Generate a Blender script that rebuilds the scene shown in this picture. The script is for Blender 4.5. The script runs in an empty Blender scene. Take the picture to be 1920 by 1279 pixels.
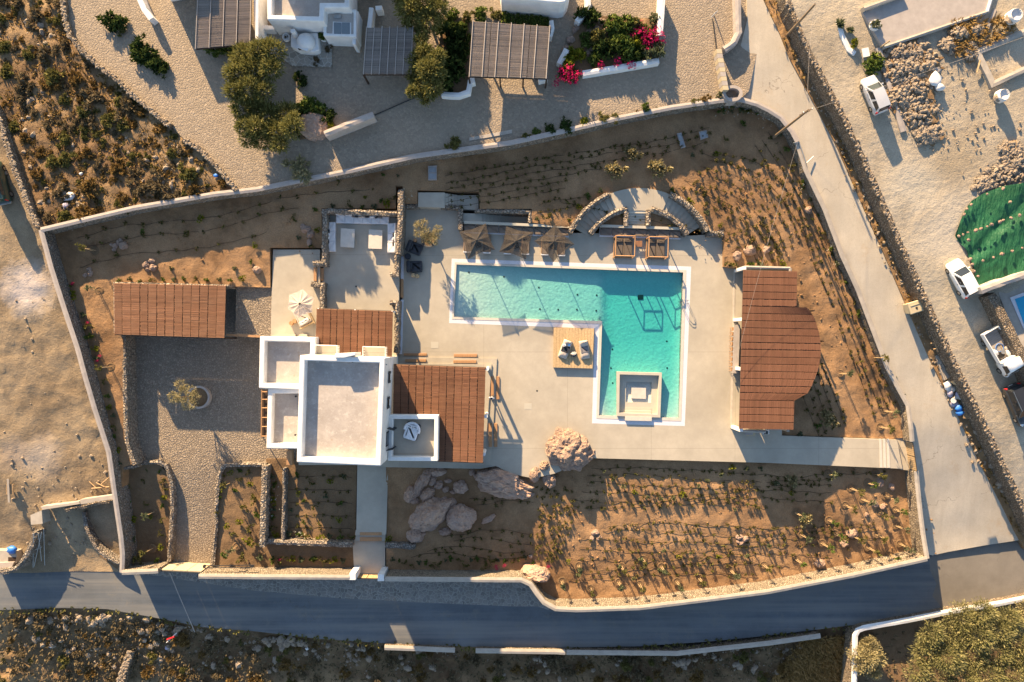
import bpy, bmesh, math, random
import numpy as np
from mathutils import Vector, Matrix, noise as mnoise
from mathutils.geometry import delaunay_2d_cdt
R = random.Random(7)
NP = np.random.RandomState(11)
SC = bpy.context.scene
COL = SC.collection
rad = math.radians
# ------------------------------------------------------------------ camera, sky, sun, exposure
H, F = 75.0, 1280.0                      # flying height above the pool deck, focal length in picture pixels (1920 wide)
cam = bpy.data.cameras.new('camera'); cam.sensor_width = 36; cam.lens = F / 1920 * 36; cam.clip_end = 2000; cam.clip_start = 1
camo = bpy.data.objects.new('camera', cam); camo.location = (0, 0, H); COL.objects.link(camo); SC.camera = camo
SUN_EL, SUN_DIR = 18.5, Vector((-0.41, 0.912, 0)).normalized()
sun_vec = Vector((SUN_DIR.x * math.cos(rad(SUN_EL)), SUN_DIR.y * math.cos(rad(SUN_EL)), math.sin(rad(SUN_EL))))
W = bpy.data.worlds.new('World'); SC.world = W; W.use_nodes = True
wn = W.node_tree; bg = wn.nodes['Background']
sky = wn.nodes.new('ShaderNodeTexSky'); sky.sky_type = 'NISHITA'; sky.sun_disc = False
sky.sun_elevation = rad(SUN_EL); sky.sun_rotation = math.atan2(SUN_DIR.x, SUN_DIR.y); sky.altitude = 50; sky.dust_density = 0.6
wn.links.new(sky.outputs[0], bg.inputs[0]); bg.inputs[1].default_value = 0.076
sl = bpy.data.lights.new('sun', 'SUN'); sl.energy = 5.0; sl.angle = rad(0.5); sl.color = (1.0, 0.72, 0.41)
so = bpy.data.objects.new('sun', sl); so.rotation_euler = sun_vec.to_track_quat('Z', 'Y').to_euler(); so.location = (-30, 60, 40); COL.objects.link(so)
SC.view_settings.view_transform = 'Standard'; SC.view_settings.look = 'None'; SC.view_settings.gamma = 1
SC.view_settings.use_curve_mapping = False; SC.view_settings.exposure = 1.82
SC.cycles.transparent_max_bounces = 12; SC.cycles.max_bounces = 6
# ------------------------------------------------------------------ helpers
def P(u, v, z=0.0):                      # a measured point of the photograph at height z -> its place
    k = (H - z) / F
    return (u - 960) * k, (639.5 - v) * k, z
def PX(pts, z=0.0):
    return [P(u, v, z)[:2] for u, v in pts]
def UV(x, y):                            # place -> plan coordinates in picture pixels at deck level
    return 960 + x * F / H, 639.5 - y * F / H
def lin(t, xs, ys):
    return float(np.interp(t, xs, ys))
def fbm(x, y, s=1.0, o=3):
    return mnoise.fractal(Vector((x * s, y * s, 3.7)), 1.0, 2.0, o)
def ccw(p):
    a = sum(p[i][0] * p[(i + 1) % len(p)][1] - p[(i + 1) % len(p)][0] * p[i][1] for i in range(len(p)))
    return list(p) if a > 0 else list(p)[::-1]
def inside(poly, X, Y):
    px = np.array([p[0] for p in poly]); py = np.array([p[1] for p in poly])
    r = np.zeros(X.shape, bool); j = len(poly) - 1
    for i in range(len(poly)):
        c = ((py[i] > Y) != (py[j] > Y)) & (X < (px[j] - px[i]) * (Y - py[i]) / (py[j] - py[i] + 1e-12) + px[i])
        r ^= c; j = i
    return r
def smoothline(pts, step=0.5):           # Catmull-Rom through points of any dimension
    pts = [Vector(p) for p in pts]; out = []
    for i in range(len(pts) - 1):
        p0, p1, p2, p3 = pts[max(i - 1, 0)], pts[i], pts[i + 1], pts[min(i + 2, len(pts) - 1)]
        n = max(1, int((p2 - p1).length / step))
        for k in range(n):
            t = k / n
            out.append(0.5 * ((2 * p1) + (p2 - p0) * t + (2 * p0 - 5 * p1 + 4 * p2 - p3) * t * t + (3 * p1 - p0 - 3 * p2 + p3) * t ** 3))
    out.append(pts[-1]); return out
def dense(pts, step):
    out = []
    for i in range(len(pts) - 1):
        a, b = Vector(pts[i]), Vector(pts[i + 1]); n = max(1, int((b - a).length / step))
        out += [a.lerp(b, k / n) for k in range(n)]
    out.append(Vector(pts[-1])); return out
class MB:
    def __init__(s): s.v = []; s.f = []
    def add(s, v, f):
        n = len(s.v); s.v += [tuple(p) for p in v]; s.f += [tuple(i + n for i in q) for q in f]; return s
    def box(s, x0, y0, z0, x1, y1, z1):
        return s.add([(x0, y0, z0), (x1, y0, z0), (x1, y1, z0), (x0, y1, z0), (x0, y0, z1), (x1, y0, z1), (x1, y1, z1), (x0, y1, z1)],
                     [(3, 2, 1, 0), (4, 5, 6, 7), (0, 1, 5, 4), (1, 2, 6, 5), (2, 3, 7, 6), (3, 0, 4, 7)])
    def cbox(s, c, sz, rz=0.0, taper=1.0, tilt=None):   # box standing on c=(x,y,zbottom)
        hx, hy, h = sz[0] / 2, sz[1] / 2, sz[2]; pts = []
        for z, k in ((0, 1), (h, taper)):
            for sx, sy in ((-1, -1), (1, -1), (1, 1), (-1, 1)): pts.append(Vector((sx * hx * k, sy * hy * k, z)))
        m = Matrix.Rotation(rz, 3, 'Z')
        if tilt: m = m @ Matrix.Rotation(tilt[0], 3, tilt[1])
        return s.add([(m @ p) + Vector(c) for p in pts], [(3, 2, 1, 0), (4, 5, 6, 7), (0, 1, 5, 4), (1, 2, 6, 5), (2, 3, 7, 6), (3, 0, 4, 7)])
    def rbox(s, c, sz, rz=0.0, r=0.06):                 # cushion-like box: rounded outline, domed top
        hx, hy, h = sz[0] / 2, sz[1] / 2, sz[2]; m = Matrix.Rotation(rz, 3, 'Z'); rings = []
        for z, k in ((0, r), (h * .25, 0), (h * .75, 0), (h * .95, r * .5), (h, r * 1.6)):
            ring = []
            for cx, cy, a0 in ((1, 1, 0), (-1, 1, 90), (-1, -1, 180), (1, -1, 270)):
                for a in (0, 45, 90):
                    ring.append(Vector((cx * (hx - r) + (r - k) * math.cos(rad(a0 + a)), cy * (hy - r) + (r - k) * math.sin(rad(a0 + a)), z)))
            rings.append(ring)
        vs = [(m @ p) + Vector(c) for q in rings for p in q]; fs = []
        for i in range(4):
            for j in range(12): fs.append((i * 12 + j, i * 12 + (j + 1) % 12, i * 12 + 12 + (j + 1) % 12, i * 12 + 12 + j))
        fs += [tuple(range(11, -1, -1)), tuple(48 + j for j in range(12))]
        return s.add(vs, fs)
    def prism(s, poly, z0, z1):
        poly = ccw([p[:2] for p in poly]); n = len(poly)
        zt = z1 if isinstance(z1, (list, tuple)) else [z1] * n
        v = [(x, y, z0) for x, y in poly] + [(p[0], p[1], zt[i]) for i, p in enumerate(poly)]
        return s.add(v, [tuple(range(n - 1, -1, -1)), tuple(range(n, 2 * n))] + [(i, (i + 1) % n, n + (i + 1) % n, n + i) for i in range(n)])
    def ring(s, outer, inner, z0, z1):
        if ccw(outer) != list(outer): outer = list(outer)[::-1]; inner = list(inner)[::-1]
        n = len(outer); v = [(x, y, z) for z in (z0, z1) for q in (outer, inner) for x, y in q]; f = []
        for i in range(n):
            j = (i + 1) % n
            f += [(i, j, 2 * n + j, 2 * n + i), (n + j, n + i, 3 * n + i, 3 * n + j), (2 * n + i, 2 * n + j, 3 * n + j, 3 * n + i), (j, i, n + i, n + j)]
        return s.add(v, f)
    def tube(s, pts, r, n=6):
        pts = [Vector(p) for p in pts]; rs = r if isinstance(r, (list, tuple)) else [r] * len(pts); vs = []
        for i, p in enumerate(pts):
            d = (pts[min(i + 1, len(pts) - 1)] - pts[max(i - 1, 0)]).normalized()
            a = d.cross(Vector((0, 0, 1)))
            a = a.normalized() if a.length > 1e-3 else Vector((1, 0, 0)); b = d.cross(a)
            vs += [p + (a * math.cos(2 * math.pi * k / n) + b * math.sin(2 * math.pi * k / n)) * rs[i] for k in range(n)]
        f = [(i * n + k, i * n + (k + 1) % n, (i + 1) * n + (k + 1) % n, (i + 1) * n + k) for i in range(len(pts) - 1) for k in range(n)]
        f += [tuple(range(n)), tuple((len(pts) - 1) * n + k for k in range(n - 1, -1, -1))]
        return s.add(vs, f)
    def lathe(s, c, prof, n=20, sx=1, sy=1, a0=0):
        vs = [(c[0] + r * sx * math.cos(2 * math.pi * k / n + a0), c[1] + r * sy * math.sin(2 * math.pi * k / n + a0), c[2] + z) for r, z in prof for k in range(n)]
        f = [(i * n + k, i * n + (k + 1) % n, (i + 1) * n + (k + 1) % n, (i + 1) * n + k) for i in range(len(prof) - 1) for k in range(n)]
        f += [tuple(range(n - 1, -1, -1)), tuple((len(prof) - 1) * n + k for k in range(n))]
        return s.add(vs, f)
    def rock(s, c, r, sub=2, amp=.25, seed=0, rz=0.0, freq=1.0, flat=-.35):
        bm = bmesh.new(); bmesh.ops.create_icosphere(bm, subdivisions=sub, radius=1); m = Matrix.Rotation(rz, 3, 'Z'); vs = []
        o = Vector((seed * 3.1, seed * 1.7, seed * .9))
        for v in bm.verts:
            p = v.co.copy(); k = 1 + amp * mnoise.fractal(p * 1.1 * freq + o, .9, 2.1, 4) + amp * .55 * (abs(mnoise.noise(p * 2.1 * freq + o)) * 2 - .6) + (amp * .35 * (.5 - abs(mnoise.noise(p * 4.7 * freq + o)) * 2) if sub > 3 else 0)
            p *= k; p.z = max(p.z, flat); p = m @ Vector((p.x * r[0], p.y * r[1], p.z * r[2])); vs.append(p + Vector(c))
        f = [tuple(v.index for v in q.verts) for q in bm.faces]; bm.free()
        return s.add(vs, f)
def setprops(o, label=None, cat=None, group=None, kind=None):
    if label: o['label'] = label
    if cat: o['category'] = cat
    if group: o['group'] = group
    if kind: o['kind'] = kind
    return o
def mesh_of(name, v, f, mats, smooth=False):
    me = bpy.data.meshes.new(name); me.from_pydata([tuple(p) for p in v], [], f); me.update()
    for m in (mats if isinstance(mats, (list, tuple)) else [mats]): me.materials.append(m)
    if smooth: me.polygons.foreach_set('use_smooth', [True] * len(me.polygons))
    return me
def put(name, mb, mat, parent=None, smooth=False, bevel=0.0, **pr):
    """one object from a builder in world coordinates; a child keeps them relative to its parent's place; a top-level thing gets its origin at its base"""
    v = mb.v
    if parent is not None: o0 = ABS.get(parent.name, Vector((0, 0, 0)))
    elif pr.get('kind') == 'structure': o0 = Vector((0, 0, 0))
    else:
        xs, ys, zs = zip(*v); o0 = Vector(((min(xs) + max(xs)) / 2, (min(ys) + max(ys)) / 2, min(zs)))
    me = mesh_of(name, [(p[0] - o0.x, p[1] - o0.y, p[2] - o0.z) for p in v], mb.f, mat, smooth)
    o = bpy.data.objects.new(name, me); COL.objects.link(o)
    if parent is not None: o.parent = parent; ABS[o.name] = o0
    else: o.location = o0; ABS[o.name] = o0
    if bevel:
        b = o.modifiers.new('bevel', 'BEVEL'); b.width = bevel; b.segments = 2; b.limit_method = 'ANGLE'; b.angle_limit = rad(40)
    return setprops(o, **pr)
ABS = {}
def thing(name, label, cat, loc=(0, 0, 0), group=None):
    o = bpy.data.objects.new(name, None); o.empty_display_size = .3; COL.objects.link(o); o.location = loc; ABS[o.name] = Vector(loc)
    return setprops(o, label, cat, group)
def copy_tree(o, parent=None):
    c = o.copy(); COL.objects.link(c)
    if parent is not None: c.parent = parent
    for ch in [k for k in KIDS.get(o.name, [])]: copy_tree(ch, c)
    return c
KIDS = {}
def note(o):                              # remember the children of a model before it is copied
    KIDS[o.name] = list(o.children)
    for c in o.children: note(c)
def clone(o, loc, rz=0.0, sc=1.0, label=None, group=None, cat=None):
    if o.name not in KIDS: bpy.context.view_layer.update(); note(o)
    c = copy_tree(o); c.location = loc; c.rotation_euler = (0, 0, rz); c.scale = (sc, sc, sc) if not isinstance(sc, tuple) else sc
    return setprops(c, label, cat, group)
def fastmesh(name, V, Q, mat, k=4):
    me = bpy.data.meshes.new(name); n = len(Q)
    me.vertices.add(len(V)); me.vertices.foreach_set('co', V.astype(np.float32).ravel())
    me.loops.add(n * k); me.loops.foreach_set('vertex_index', Q.astype(np.int32).ravel())
    me.polygons.add(n); me.polygons.foreach_set('loop_start', np.arange(0, n * k, k, dtype=np.int32)); me.polygons.foreach_set('loop_total', np.full(n, k, np.int32))
    me.update(calc_edges=True)
    for m in (mat if isinstance(mat, (list, tuple)) else [mat]): me.materials.append(m)
    return me
def leafmesh(name, lobes, n, size, mat, spiky=.3, seed=1, low=-.35, wid=.45, fill=.8):
    """a crown: n leaf clumps through the outer part of each lobe (x,y,z,rx,ry,rz)"""
    rs = np.random.RandomState(seed); Vs = []
    wts = np.array([(l[3] * l[4] + l[3] * l[5]) for l in lobes]); cnt = np.maximum(3, (n * wts / wts.sum())).astype(int)
    for l, m in zip(lobes, cnt):
        d = rs.normal(size=(m, 3)); d /= np.linalg.norm(d, axis=1)[:, None]; d[:, 2] = np.where(d[:, 2] < low, -d[:, 2], d[:, 2])
        # bundle the leaves into sprays so that gaps and dark hollows show
        nb = max(4, m // 14); cd = rs.normal(size=(nb, 3)); cd /= np.linalg.norm(cd, axis=1)[:, None]; cd[:, 2] = np.where(cd[:, 2] < low, -cd[:, 2], cd[:, 2])
        idx = rs.randint(0, nb, m); d = d * .45 + cd[idx]; d /= np.linalg.norm(d, axis=1)[:, None]
        br = .72 + .4 * rs.rand(nb)
        rr = br[idx] * (fill + (1 - fill) * rs.rand(m)) * np.where(rs.rand(m) < .2, .75, 1)
        c = np.array(l[:3]) + d * rr[:, None] * np.array(l[3:6])
        t = d * spiky + rs.normal(size=(m, 3)) * (1 - spiky) * .7; t /= np.linalg.norm(t, axis=1)[:, None]
        nn = d * .7 + rs.normal(size=(m, 3)) * .55; b = np.cross(nn, t); b /= (np.linalg.norm(b, axis=1)[:, None] + 1e-9)
        L = size * (.6 + .8 * rs.rand(m))[:, None]; w = L * wid
        Vs.append(np.stack([c - t * L * .5 - b * w * .25, c - t * L * .1 + b * w * .5, c + t * L * .6, c - b * w * .5 + t * L * .1], 1).reshape(-1, 3))
    V = np.concatenate(Vs); Q = np.arange(len(V)).reshape(-1, 4)
    return fastmesh(name, V, Q, mat)
def putmesh(name, me, parent=None, loc=(0, 0, 0), rz=0, sc=1, **pr):
    o = bpy.data.objects.new(name, me); COL.objects.link(o); o.parent = parent; o.location = loc; o.rotation_euler = (0, 0, rz)
    o.scale = sc if isinstance(sc, tuple) else (sc, sc, sc)
    return setprops(o, **pr)
def patch(name, poly, zf, mat, step=.6, amp=0.0, freq=1.0, skirt=None, holes=(), hmargin=0.0, up=None, parent=None, **pr):
    """a piece of ground: poly in plan metres, height zf(u,v), grained by noise, with sides down to skirt"""
    poly = ccw(poly); loops = [poly] + [ccw(h) for h in holes]; pts = []; edges = []
    for lp in loops:
        q = dense(list(lp) + [lp[0]], step)[:-1]; b = len(pts); pts += [Vector((p[0], p[1])) for p in q]
        edges += [(b + i, b + (i + 1) % len(q)) for i in range(len(q))]
    nb = len(pts); xs = [p[0] for p in poly]; ys = [p[1] for p in poly]
    gx, gy = np.meshgrid(np.arange(min(xs), max(xs), step), np.arange(min(ys), max(ys), step))
    gx = gx + NP.uniform(-.25, .25, gx.shape) * step; gy = gy + NP.uniform(-.25, .25, gy.shape) * step
    gx, gy = gx.ravel(), gy.ravel(); m = inside(poly, gx, gy)
    for h in holes: m &= ~inside(h, gx, gy)
    gx, gy = gx[m], gy[m]; pts += [Vector((a, b)) for a, b in zip(gx, gy)]
    V, E, T, ov, oe, of = delaunay_2d_cdt(pts, edges, [], 1 if not holes else 2, 1e-5)
    bset = set()
    for i, o in enumerate(ov):
        if any(k < nb for k in o): bset.add(i)
    vs = []
    for i, p in enumerate(V):
        u, v = UV(p.x, p.y); z = zf(u, v)
        if amp and i not in bset: z += amp * fbm(p.x, p.y, freq)
        vs.append((p.x, p.y, z))
    cx = np.array([[sum(V[k].x for k in t) / len(t), sum(V[k].y for k in t) / len(t)] for t in T]); ok = inside(poly, cx[:, 0], cx[:, 1])
    for h in holes: ok &= ~inside(h, cx[:, 0], cx[:, 1])
    fs = [tuple(t) if (V[t[1]] - V[t[0]]).cross(V[t[2]] - V[t[0]]) > 0 else tuple(t[::-1]) for t, k in zip(T, ok) if k]
    nside = len(fs)
    if skirt is not None:
        cnt = {}
        for t in fs:
            for k in range(len(t)): cnt[(t[k], t[(k + 1) % len(t)])] = 1
        low = {}
        for (a, b) in list(cnt):
            if (b, a) in cnt: continue
            for k in (a, b):
                if k not in low: low[k] = len(vs); vs.append(vs[k]); vs.append((vs[k][0], vs[k][1], skirt))
            fs.append((low[a], low[a] + 1, low[b] + 1, low[b]))
    mb = MB(); mb.v = vs; mb.f = fs
    o = put(name, mb, mat, parent, **({'kind': 'structure'} | pr) if parent is None else pr)
    n = len(o.data.polygons); o.data.polygons.foreach_set('use_smooth', [i < nside for i in range(n)])
    return o
def wall_mb(pts, w, zt, zb, step=.6, jit=0.0, capj=0.0, seed=1):
    """a wall along a plan line (metres): zt/zb numbers or functions of the point; jit makes its faces uneven"""
    q = dense([(p[0], p[1]) for p in pts], step); n = len(q); mb = MB(); rs = random.Random(seed)
    fz = lambda g, p: g(*UV(p.x, p.y)) if callable(g) else g
    for i, p in enumerate(q):
        d = Vector((0, 0))
        if i: d += (p - q[i - 1]).normalized()
        if i < n - 1: d += (q[i + 1] - p).normalized()
        d.normalize(); k = Vector((-d.y, d.x)); sc = 1.0
        if 0 < i < n - 1:
            c = (p - q[i - 1]).normalized().dot(d); sc = 1 / max(c, .5)
        a, b = p + k * w / 2 * sc, p - k * w / 2 * sc; T, B = fz(zt, p), fz(zb, p); J = lambda s: rs.uniform(-s, s)
        mid = (T + B) / 2
        mb.v += [(a.x, a.y, B), (a.x + J(jit), a.y + J(jit), mid), (a.x + J(jit), a.y + J(jit), T - .05 + J(capj)), (a.x * .5 + b.x * .5, a.y * .5 + b.y * .5, T + J(capj) + capj),
                 (b.x + J(jit), b.y + J(jit), T - .05 + J(capj)), (b.x + J(jit), b.y + J(jit), mid), (b.x, b.y, B)]
    for i in range(n - 1):
        for k in range(6): mb.f.append((i * 7 + k, i * 7 + k + 1, i * 7 + 8 + k, i * 7 + 7 + k))
    mb.f += [tuple(range(6, -1, -1)), tuple((n - 1) * 7 + k for k in range(7))]
    return mb
# ------------------------------------------------------------------ materials
class G:
    def __init__(s, name):
        s.m = bpy.data.materials.new(name); s.m.use_nodes = True; s.t = s.m.node_tree; s.t.nodes.clear()
        s.o = s.n('ShaderNodeOutputMaterial'); s._p = None
    def n(s, ty, **kw):
        x = s.t.nodes.new(ty)
        for k, v in kw.items(): setattr(x, k, v)
        return x
    def set(s, sock, v):
        if hasattr(v, 'is_output'): s.t.links.new(v, sock)
        elif isinstance(v, (tuple, list)) and len(v) == 3 and sock.type == 'RGBA': sock.default_value = (*v, 1)
        else: sock.default_value = v
    def pos(s):
        if s._p is None: s._p = s.n('ShaderNodeNewGeometry').outputs['Position']
        return s._p
    def obj(s): return s.n('ShaderNodeTexCoord').outputs['Object']
    def mapv(s, vec, scale=(1, 1, 1), rot=(0, 0, 0), loc=(0, 0, 0)):
        m = s.n('ShaderNodeMapping'); s.set(m.inputs[0], vec); m.inputs['Scale'].default_value = scale; m.inputs['Rotation'].default_value = rot; m.inputs['Location'].default_value = loc
        return m.outputs[0]
    def noise(s, sc, det=4, ro=.6, vec=None, dist=0.0):
        x = s.n('ShaderNodeTexNoise'); s.set(x.inputs['Vector'], vec or s.pos()); x.inputs['Scale'].default_value = sc; x.inputs['Detail'].default_value = det
        x.inputs['Roughness'].default_value = ro; x.inputs['Distortion'].default_value = dist; return x.outputs['Fac']
    def vor(s, sc, feat='F1', vec=None, out='Distance', rnd=1.0):
        x = s.n('ShaderNodeTexVoronoi', feature=feat); s.set(x.inputs['Vector'], vec or s.pos()); x.inputs['Scale'].default_value = sc; x.inputs['Randomness'].default_value = rnd
        return x.outputs[out]
    def ramp(s, fac, stops, interp='LINEAR'):
        x = s.n('ShaderNodeValToRGB'); s.set(x.inputs[0], fac); r = x.color_ramp; r.interpolation = interp
        while len(r.elements) < len(stops): r.elements.new(.5)
        for e, (p, c) in zip(r.elements, stops): e.position = p; e.color = (*c, 1) if isinstance(c, (tuple, list)) else (c, c, c, 1)
        return x.outputs[0]
    def mix(s, fac, a, b, bt='MIX'):
        x = s.n('ShaderNodeMix', data_type='RGBA', blend_type=bt); s.set(x.inputs[0], fac); s.set(x.inputs[6], a); s.set(x.inputs[7], b); return x.outputs[2]
    def math(s, op, a, b=0.0, c=0.0):
        x = s.n('ShaderNodeMath', operation=op); s.set(x.inputs[0], a); s.set(x.inputs[1], b); s.set(x.inputs[2], c); return x.outputs[0]
    def bump(s, h, st=.5, dist=.05, nrm=None):
        x = s.n('ShaderNodeBump'); s.set(x.inputs['Height'], h); x.inputs['Strength'].default_value = st; x.inputs['Distance'].default_value = dist
        if nrm is not None: s.set(x.inputs['Normal'], nrm)
        return x.outputs[0]
    def sep(s, vec, k):
        x = s.n('ShaderNodeSeparateXYZ'); s.set(x.inputs[0], vec); return x.outputs[k]
    def island(s): return s.n('ShaderNodeNewGeometry').outputs['Random Per Island']
    def objrand(s): return s.n('ShaderNodeObjectInfo').outputs['Random']
    def dist(s, x, y):                      # plan distance to a point, in metres
        v = s.n('ShaderNodeVectorMath', operation='SUBTRACT'); s.set(v.inputs[0], s.pos()); v.inputs[1].default_value = (x, y, 0)
        w = s.mapv(v.outputs[0], (1, 1, 0)); l = s.n('ShaderNodeVectorMath', operation='LENGTH'); s.set(l.inputs[0], w); return l.outputs['Value']
    def out(s, col, rough=.9, nrm=None, **kw):
        b = s.n('ShaderNodeBsdfPrincipled'); s.set(b.inputs['Base Color'], col); s.set(b.inputs['Roughness'], rough)
        if nrm is not None: s.set(b.inputs['Normal'], nrm)
        b.inputs['Specular IOR Level'].default_value = kw.pop('spec', .25)
        for k, v in kw.items(): s.set(b.inputs[k.replace('_', ' ')], v)
        s.t.links.new(b.outputs[0], s.o.inputs[0]); s.b = b; return s.m
def sc3(c, k): return tuple(x * k for x in c)
def soil(name, c, dark=.55, light=1.35, tint=None, rough_h=.10, grit=.05, big=.12):
    g = G(name); a = g.noise(big, 5, .65); b = g.noise(1.3, 6, .7); d = g.noise(9, 3, .7)
    col = g.mix(g.ramp(b, [(.3, 0), (.7, 1)]), sc3(c, dark), sc3(c, 1.0)); col = g.mix(g.ramp(a, [(.38, 0), (.66, 1)]), col, sc3(tint or c, light))
    st = g.vor(4.5, out='Distance'); stone = g.ramp(st, [(.10, 1), (.16, 0)]); keep = g.ramp(g.noise(.6, 2), [(.5, 0), (.62, 1)])
    col = g.mix(g.math('MULTIPLY', stone, g.math('MULTIPLY', keep, .55)), col, (.36, .32, .27))
    col = g.mix(g.ramp(d, [(.35, .35), (.6, 0)]), col, sc3(c, .35))
    h = g.math('ADD', g.math('MULTIPLY', b, rough_h * 3), g.math('MULTIPLY', d, grit * 2))
    h = g.math('ADD', h, g.math('MULTIPLY', stone, .04))
    return g, col, g.bump(h, .9, .35)
def M_soil(*a, **k):
    g, col, n = soil(*a, **k); return g.out(col, .95, n)
def M_paving(name, stone, joint, sc, jw=.06, vary=.35, h=.5, tint=(.34, .30, .25), squash=(1, 1, 1), dirt=.5):
    g = G(name); v = g.mapv(g.pos(), (squash[0], squash[1], 0))
    w = g.n('ShaderNodeVectorMath', operation='ADD'); g.set(w.inputs[0], v); nz = g.n('ShaderNodeTexNoise'); g.set(nz.inputs['Vector'], v); nz.inputs['Scale'].default_value = 1.5
    sc_ = g.n('ShaderNodeVectorMath', operation='SCALE'); g.set(sc_.inputs[0], nz.outputs['Color']); sc_.inputs['Scale'].default_value = .35; g.set(w.inputs[1], sc_.outputs[0]); v = w.outputs[0]
    e = g.vor(sc, 'DISTANCE_TO_EDGE', v); c = g.n('ShaderNodeTexVoronoi'); g.set(c.inputs['Vector'], v); c.inputs['Scale'].default_value = sc
    r = g.sep(c.outputs['Color'], 0); col = g.mix(r, sc3(stone, 1 - vary), sc3(stone, 1 + vary)); col = g.mix(g.math('MULTIPLY', g.sep(c.outputs['Color'], 1), .5), col, tint)
    col = g.mix(g.ramp(g.noise(7, 4), [(.3, .35), (.65, 0)]), col, sc3(stone, .55))
    jm = g.ramp(e, [(jw * .5, 1), (jw * 1.3, 0)]); col = g.mix(jm, col, joint)
    col = g.mix(g.ramp(g.noise(.12, 4), [(.4, 0), (.7, dirt)]), col, g.mix(.5, col, sc3(stone, 1.25)))
    hh = g.math('ADD', g.ramp(e, [(0, 0), (jw * 2.2, 1)]), g.math('MULTIPLY', g.noise(9, 3), .5)); hh = g.math('ADD', hh, g.math('MULTIPLY', r, .45))
    return g.out(col, .9, g.bump(hh, h, .06))
def M_stone(name, c, joint, sc=3.2, h=.9, tint=(.30, .22, .16)):
    g = G(name); v = g.pos(); e = g.vor(sc, 'DISTANCE_TO_EDGE', v); t = g.n('ShaderNodeTexVoronoi'); g.set(t.inputs['Vector'], v); t.inputs['Scale'].default_value = sc
    r = g.sep(t.outputs['Color'], 0); col = g.mix(r, sc3(c, .62), sc3(c, 1.3)); col = g.mix(g.math('MULTIPLY', g.sep(t.outputs['Color'], 1), .6), col, tint)
    col = g.mix(g.ramp(g.noise(14, 3), [(.35, .4), (.6, 0)]), col, sc3(c, .45)); col = g.mix(g.ramp(e, [(.03, 1), (.10, 0)]), col, joint)
    hh = g.math('ADD', g.ramp(e, [(0, 0), (.22, 1)]), g.math('MULTIPLY', g.noise(12, 3), .35)); hh = g.math('ADD', hh, g.math('MULTIPLY', r, .5))
    return g.out(col, .92, g.bump(hh, h, .13))
def M_plain(name, c, rough=.8, vary=.12, sc=3.0, bump=.15, bd=.02, spec=.25, obj=False, **kw):
    g = G(name); n = g.noise(sc, 5, .65, g.obj() if obj else None); col = g.mix(g.ramp(n, [(.3, 0), (.7, 1)]), sc3(c, 1 - vary), sc3(c, 1 + vary))
    return g.out(col, rough, g.bump(g.noise(sc * 6, 3, .6, g.obj() if obj else None), bump, bd), spec=spec, **kw)
def M_concrete(name, c, stain=.25, crack=True, sc=.18, joints=None, pits=(.30, .27, .22), fine=9.0):
    g = G(name); a = g.noise(sc, 6, .7); b = g.noise(1.1, 5, .7); f = g.noise(fine, 4, .7)
    col = g.mix(g.ramp(a, [(.35, 0), (.68, 1)]), sc3(c, 1 - stain), sc3(c, 1 + stain * .5)); col = g.mix(g.ramp(b, [(.3, stain * 1.3), (.62, 0)]), col, sc3(c, .7))
    col = g.mix(g.ramp(f, [(.34, .35), (.52, 0)]), col, pits); h = g.math('MULTIPLY', f, .4); h = g.math('ADD', h, g.math('MULTIPLY', b, .5))
    if crack:
        w = g.n('ShaderNodeVectorMath', operation='ADD'); g.set(w.inputs[0], g.mapv(g.pos(), (1, 1, 0))); z = g.n('ShaderNodeTexNoise'); g.set(z.inputs['Vector'], g.pos()); z.inputs['Scale'].default_value = .9; z.inputs['Detail'].default_value = 5
        k = g.n('ShaderNodeVectorMath', operation='SCALE'); g.set(k.inputs[0], z.outputs['Color']); k.inputs['Scale'].default_value = 2.2; g.set(w.inputs[1], k.outputs[0])
        e = g.vor(.13, 'DISTANCE_TO_EDGE', w.outputs[0]); cm = g.math('MULTIPLY', g.ramp(e, [(.0016, 1), (.004, 0)]), g.ramp(g.noise(.25, 2), [(.5, 0), (.56, .8)])); col = g.mix(cm, col, (.10, .09, .08))
    return g, col, g.bump(h, .35, .03)
def tint_spots(g, col, spots):
    for (u, v, z, r, c, k) in spots:
        x, y, _ = P(u, v, z); d = g.math('ADD', g.dist(x, y), g.math('MULTIPLY', g.noise(.5, 5, .7), r * 1.1)); col = g.mix(g.ramp(g.math('DIVIDE', d, r * 2), [(.42, k), (.78, 0)]), col, c)
    return col
M = {}
g, c, n = soil('soil_garden', (.275, .158, .08), dark=.6, light=1.2, tint=(.345, .215, .118), rough_h=.13); M['garden'] = g.out(c, .96, n)
g, c, n = soil('soil_damp', (.19, .122, .068), dark=.7, light=1.25); M['damp'] = g.out(c, .96, n)
g, c, n = soil('soil_scrub', (.215, .132, .07), dark=.5, light=1.3, rough_h=.2, tint=(.26, .18, .10)); M['scrub'] = g.out(c, .97, n)
g, c, n = soil('soil_lot', (.27, .198, .125), dark=.68, light=1.2, rough_h=.15, tint=(.31, .24, .16))
c = tint_spots(g, c, [(62, 540, 0, 3.6, (.50, .44, .41), .9), (70, 860, 0, 3.2, (.42, .36, .31), .6), (15, 850, 0, 2.5, (.38, .30, .24), .5)]); M['lot'] = g.out(c, .96, n)
g, c, n = soil('soil_yard', (.40, .335, .25), dark=.72, light=1.15, rough_h=.14, tint=(.47, .405, .315), big=.09)
c = tint_spots(g, c, [(1770, 430, 2, 6, (.48, .43, .36), .7), (1760, 300, 2, 4, (.30, .235, .155), .6), (1700, 350, 3, 3.5, (.46, .42, .35), .6), (1880, 250, 3, 4, (.40, .34, .26), .5), (1740, 560, 2, 5, (.42, .37, .29), .6)]); M['yard'] = g.out(c, .96, n)
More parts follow.
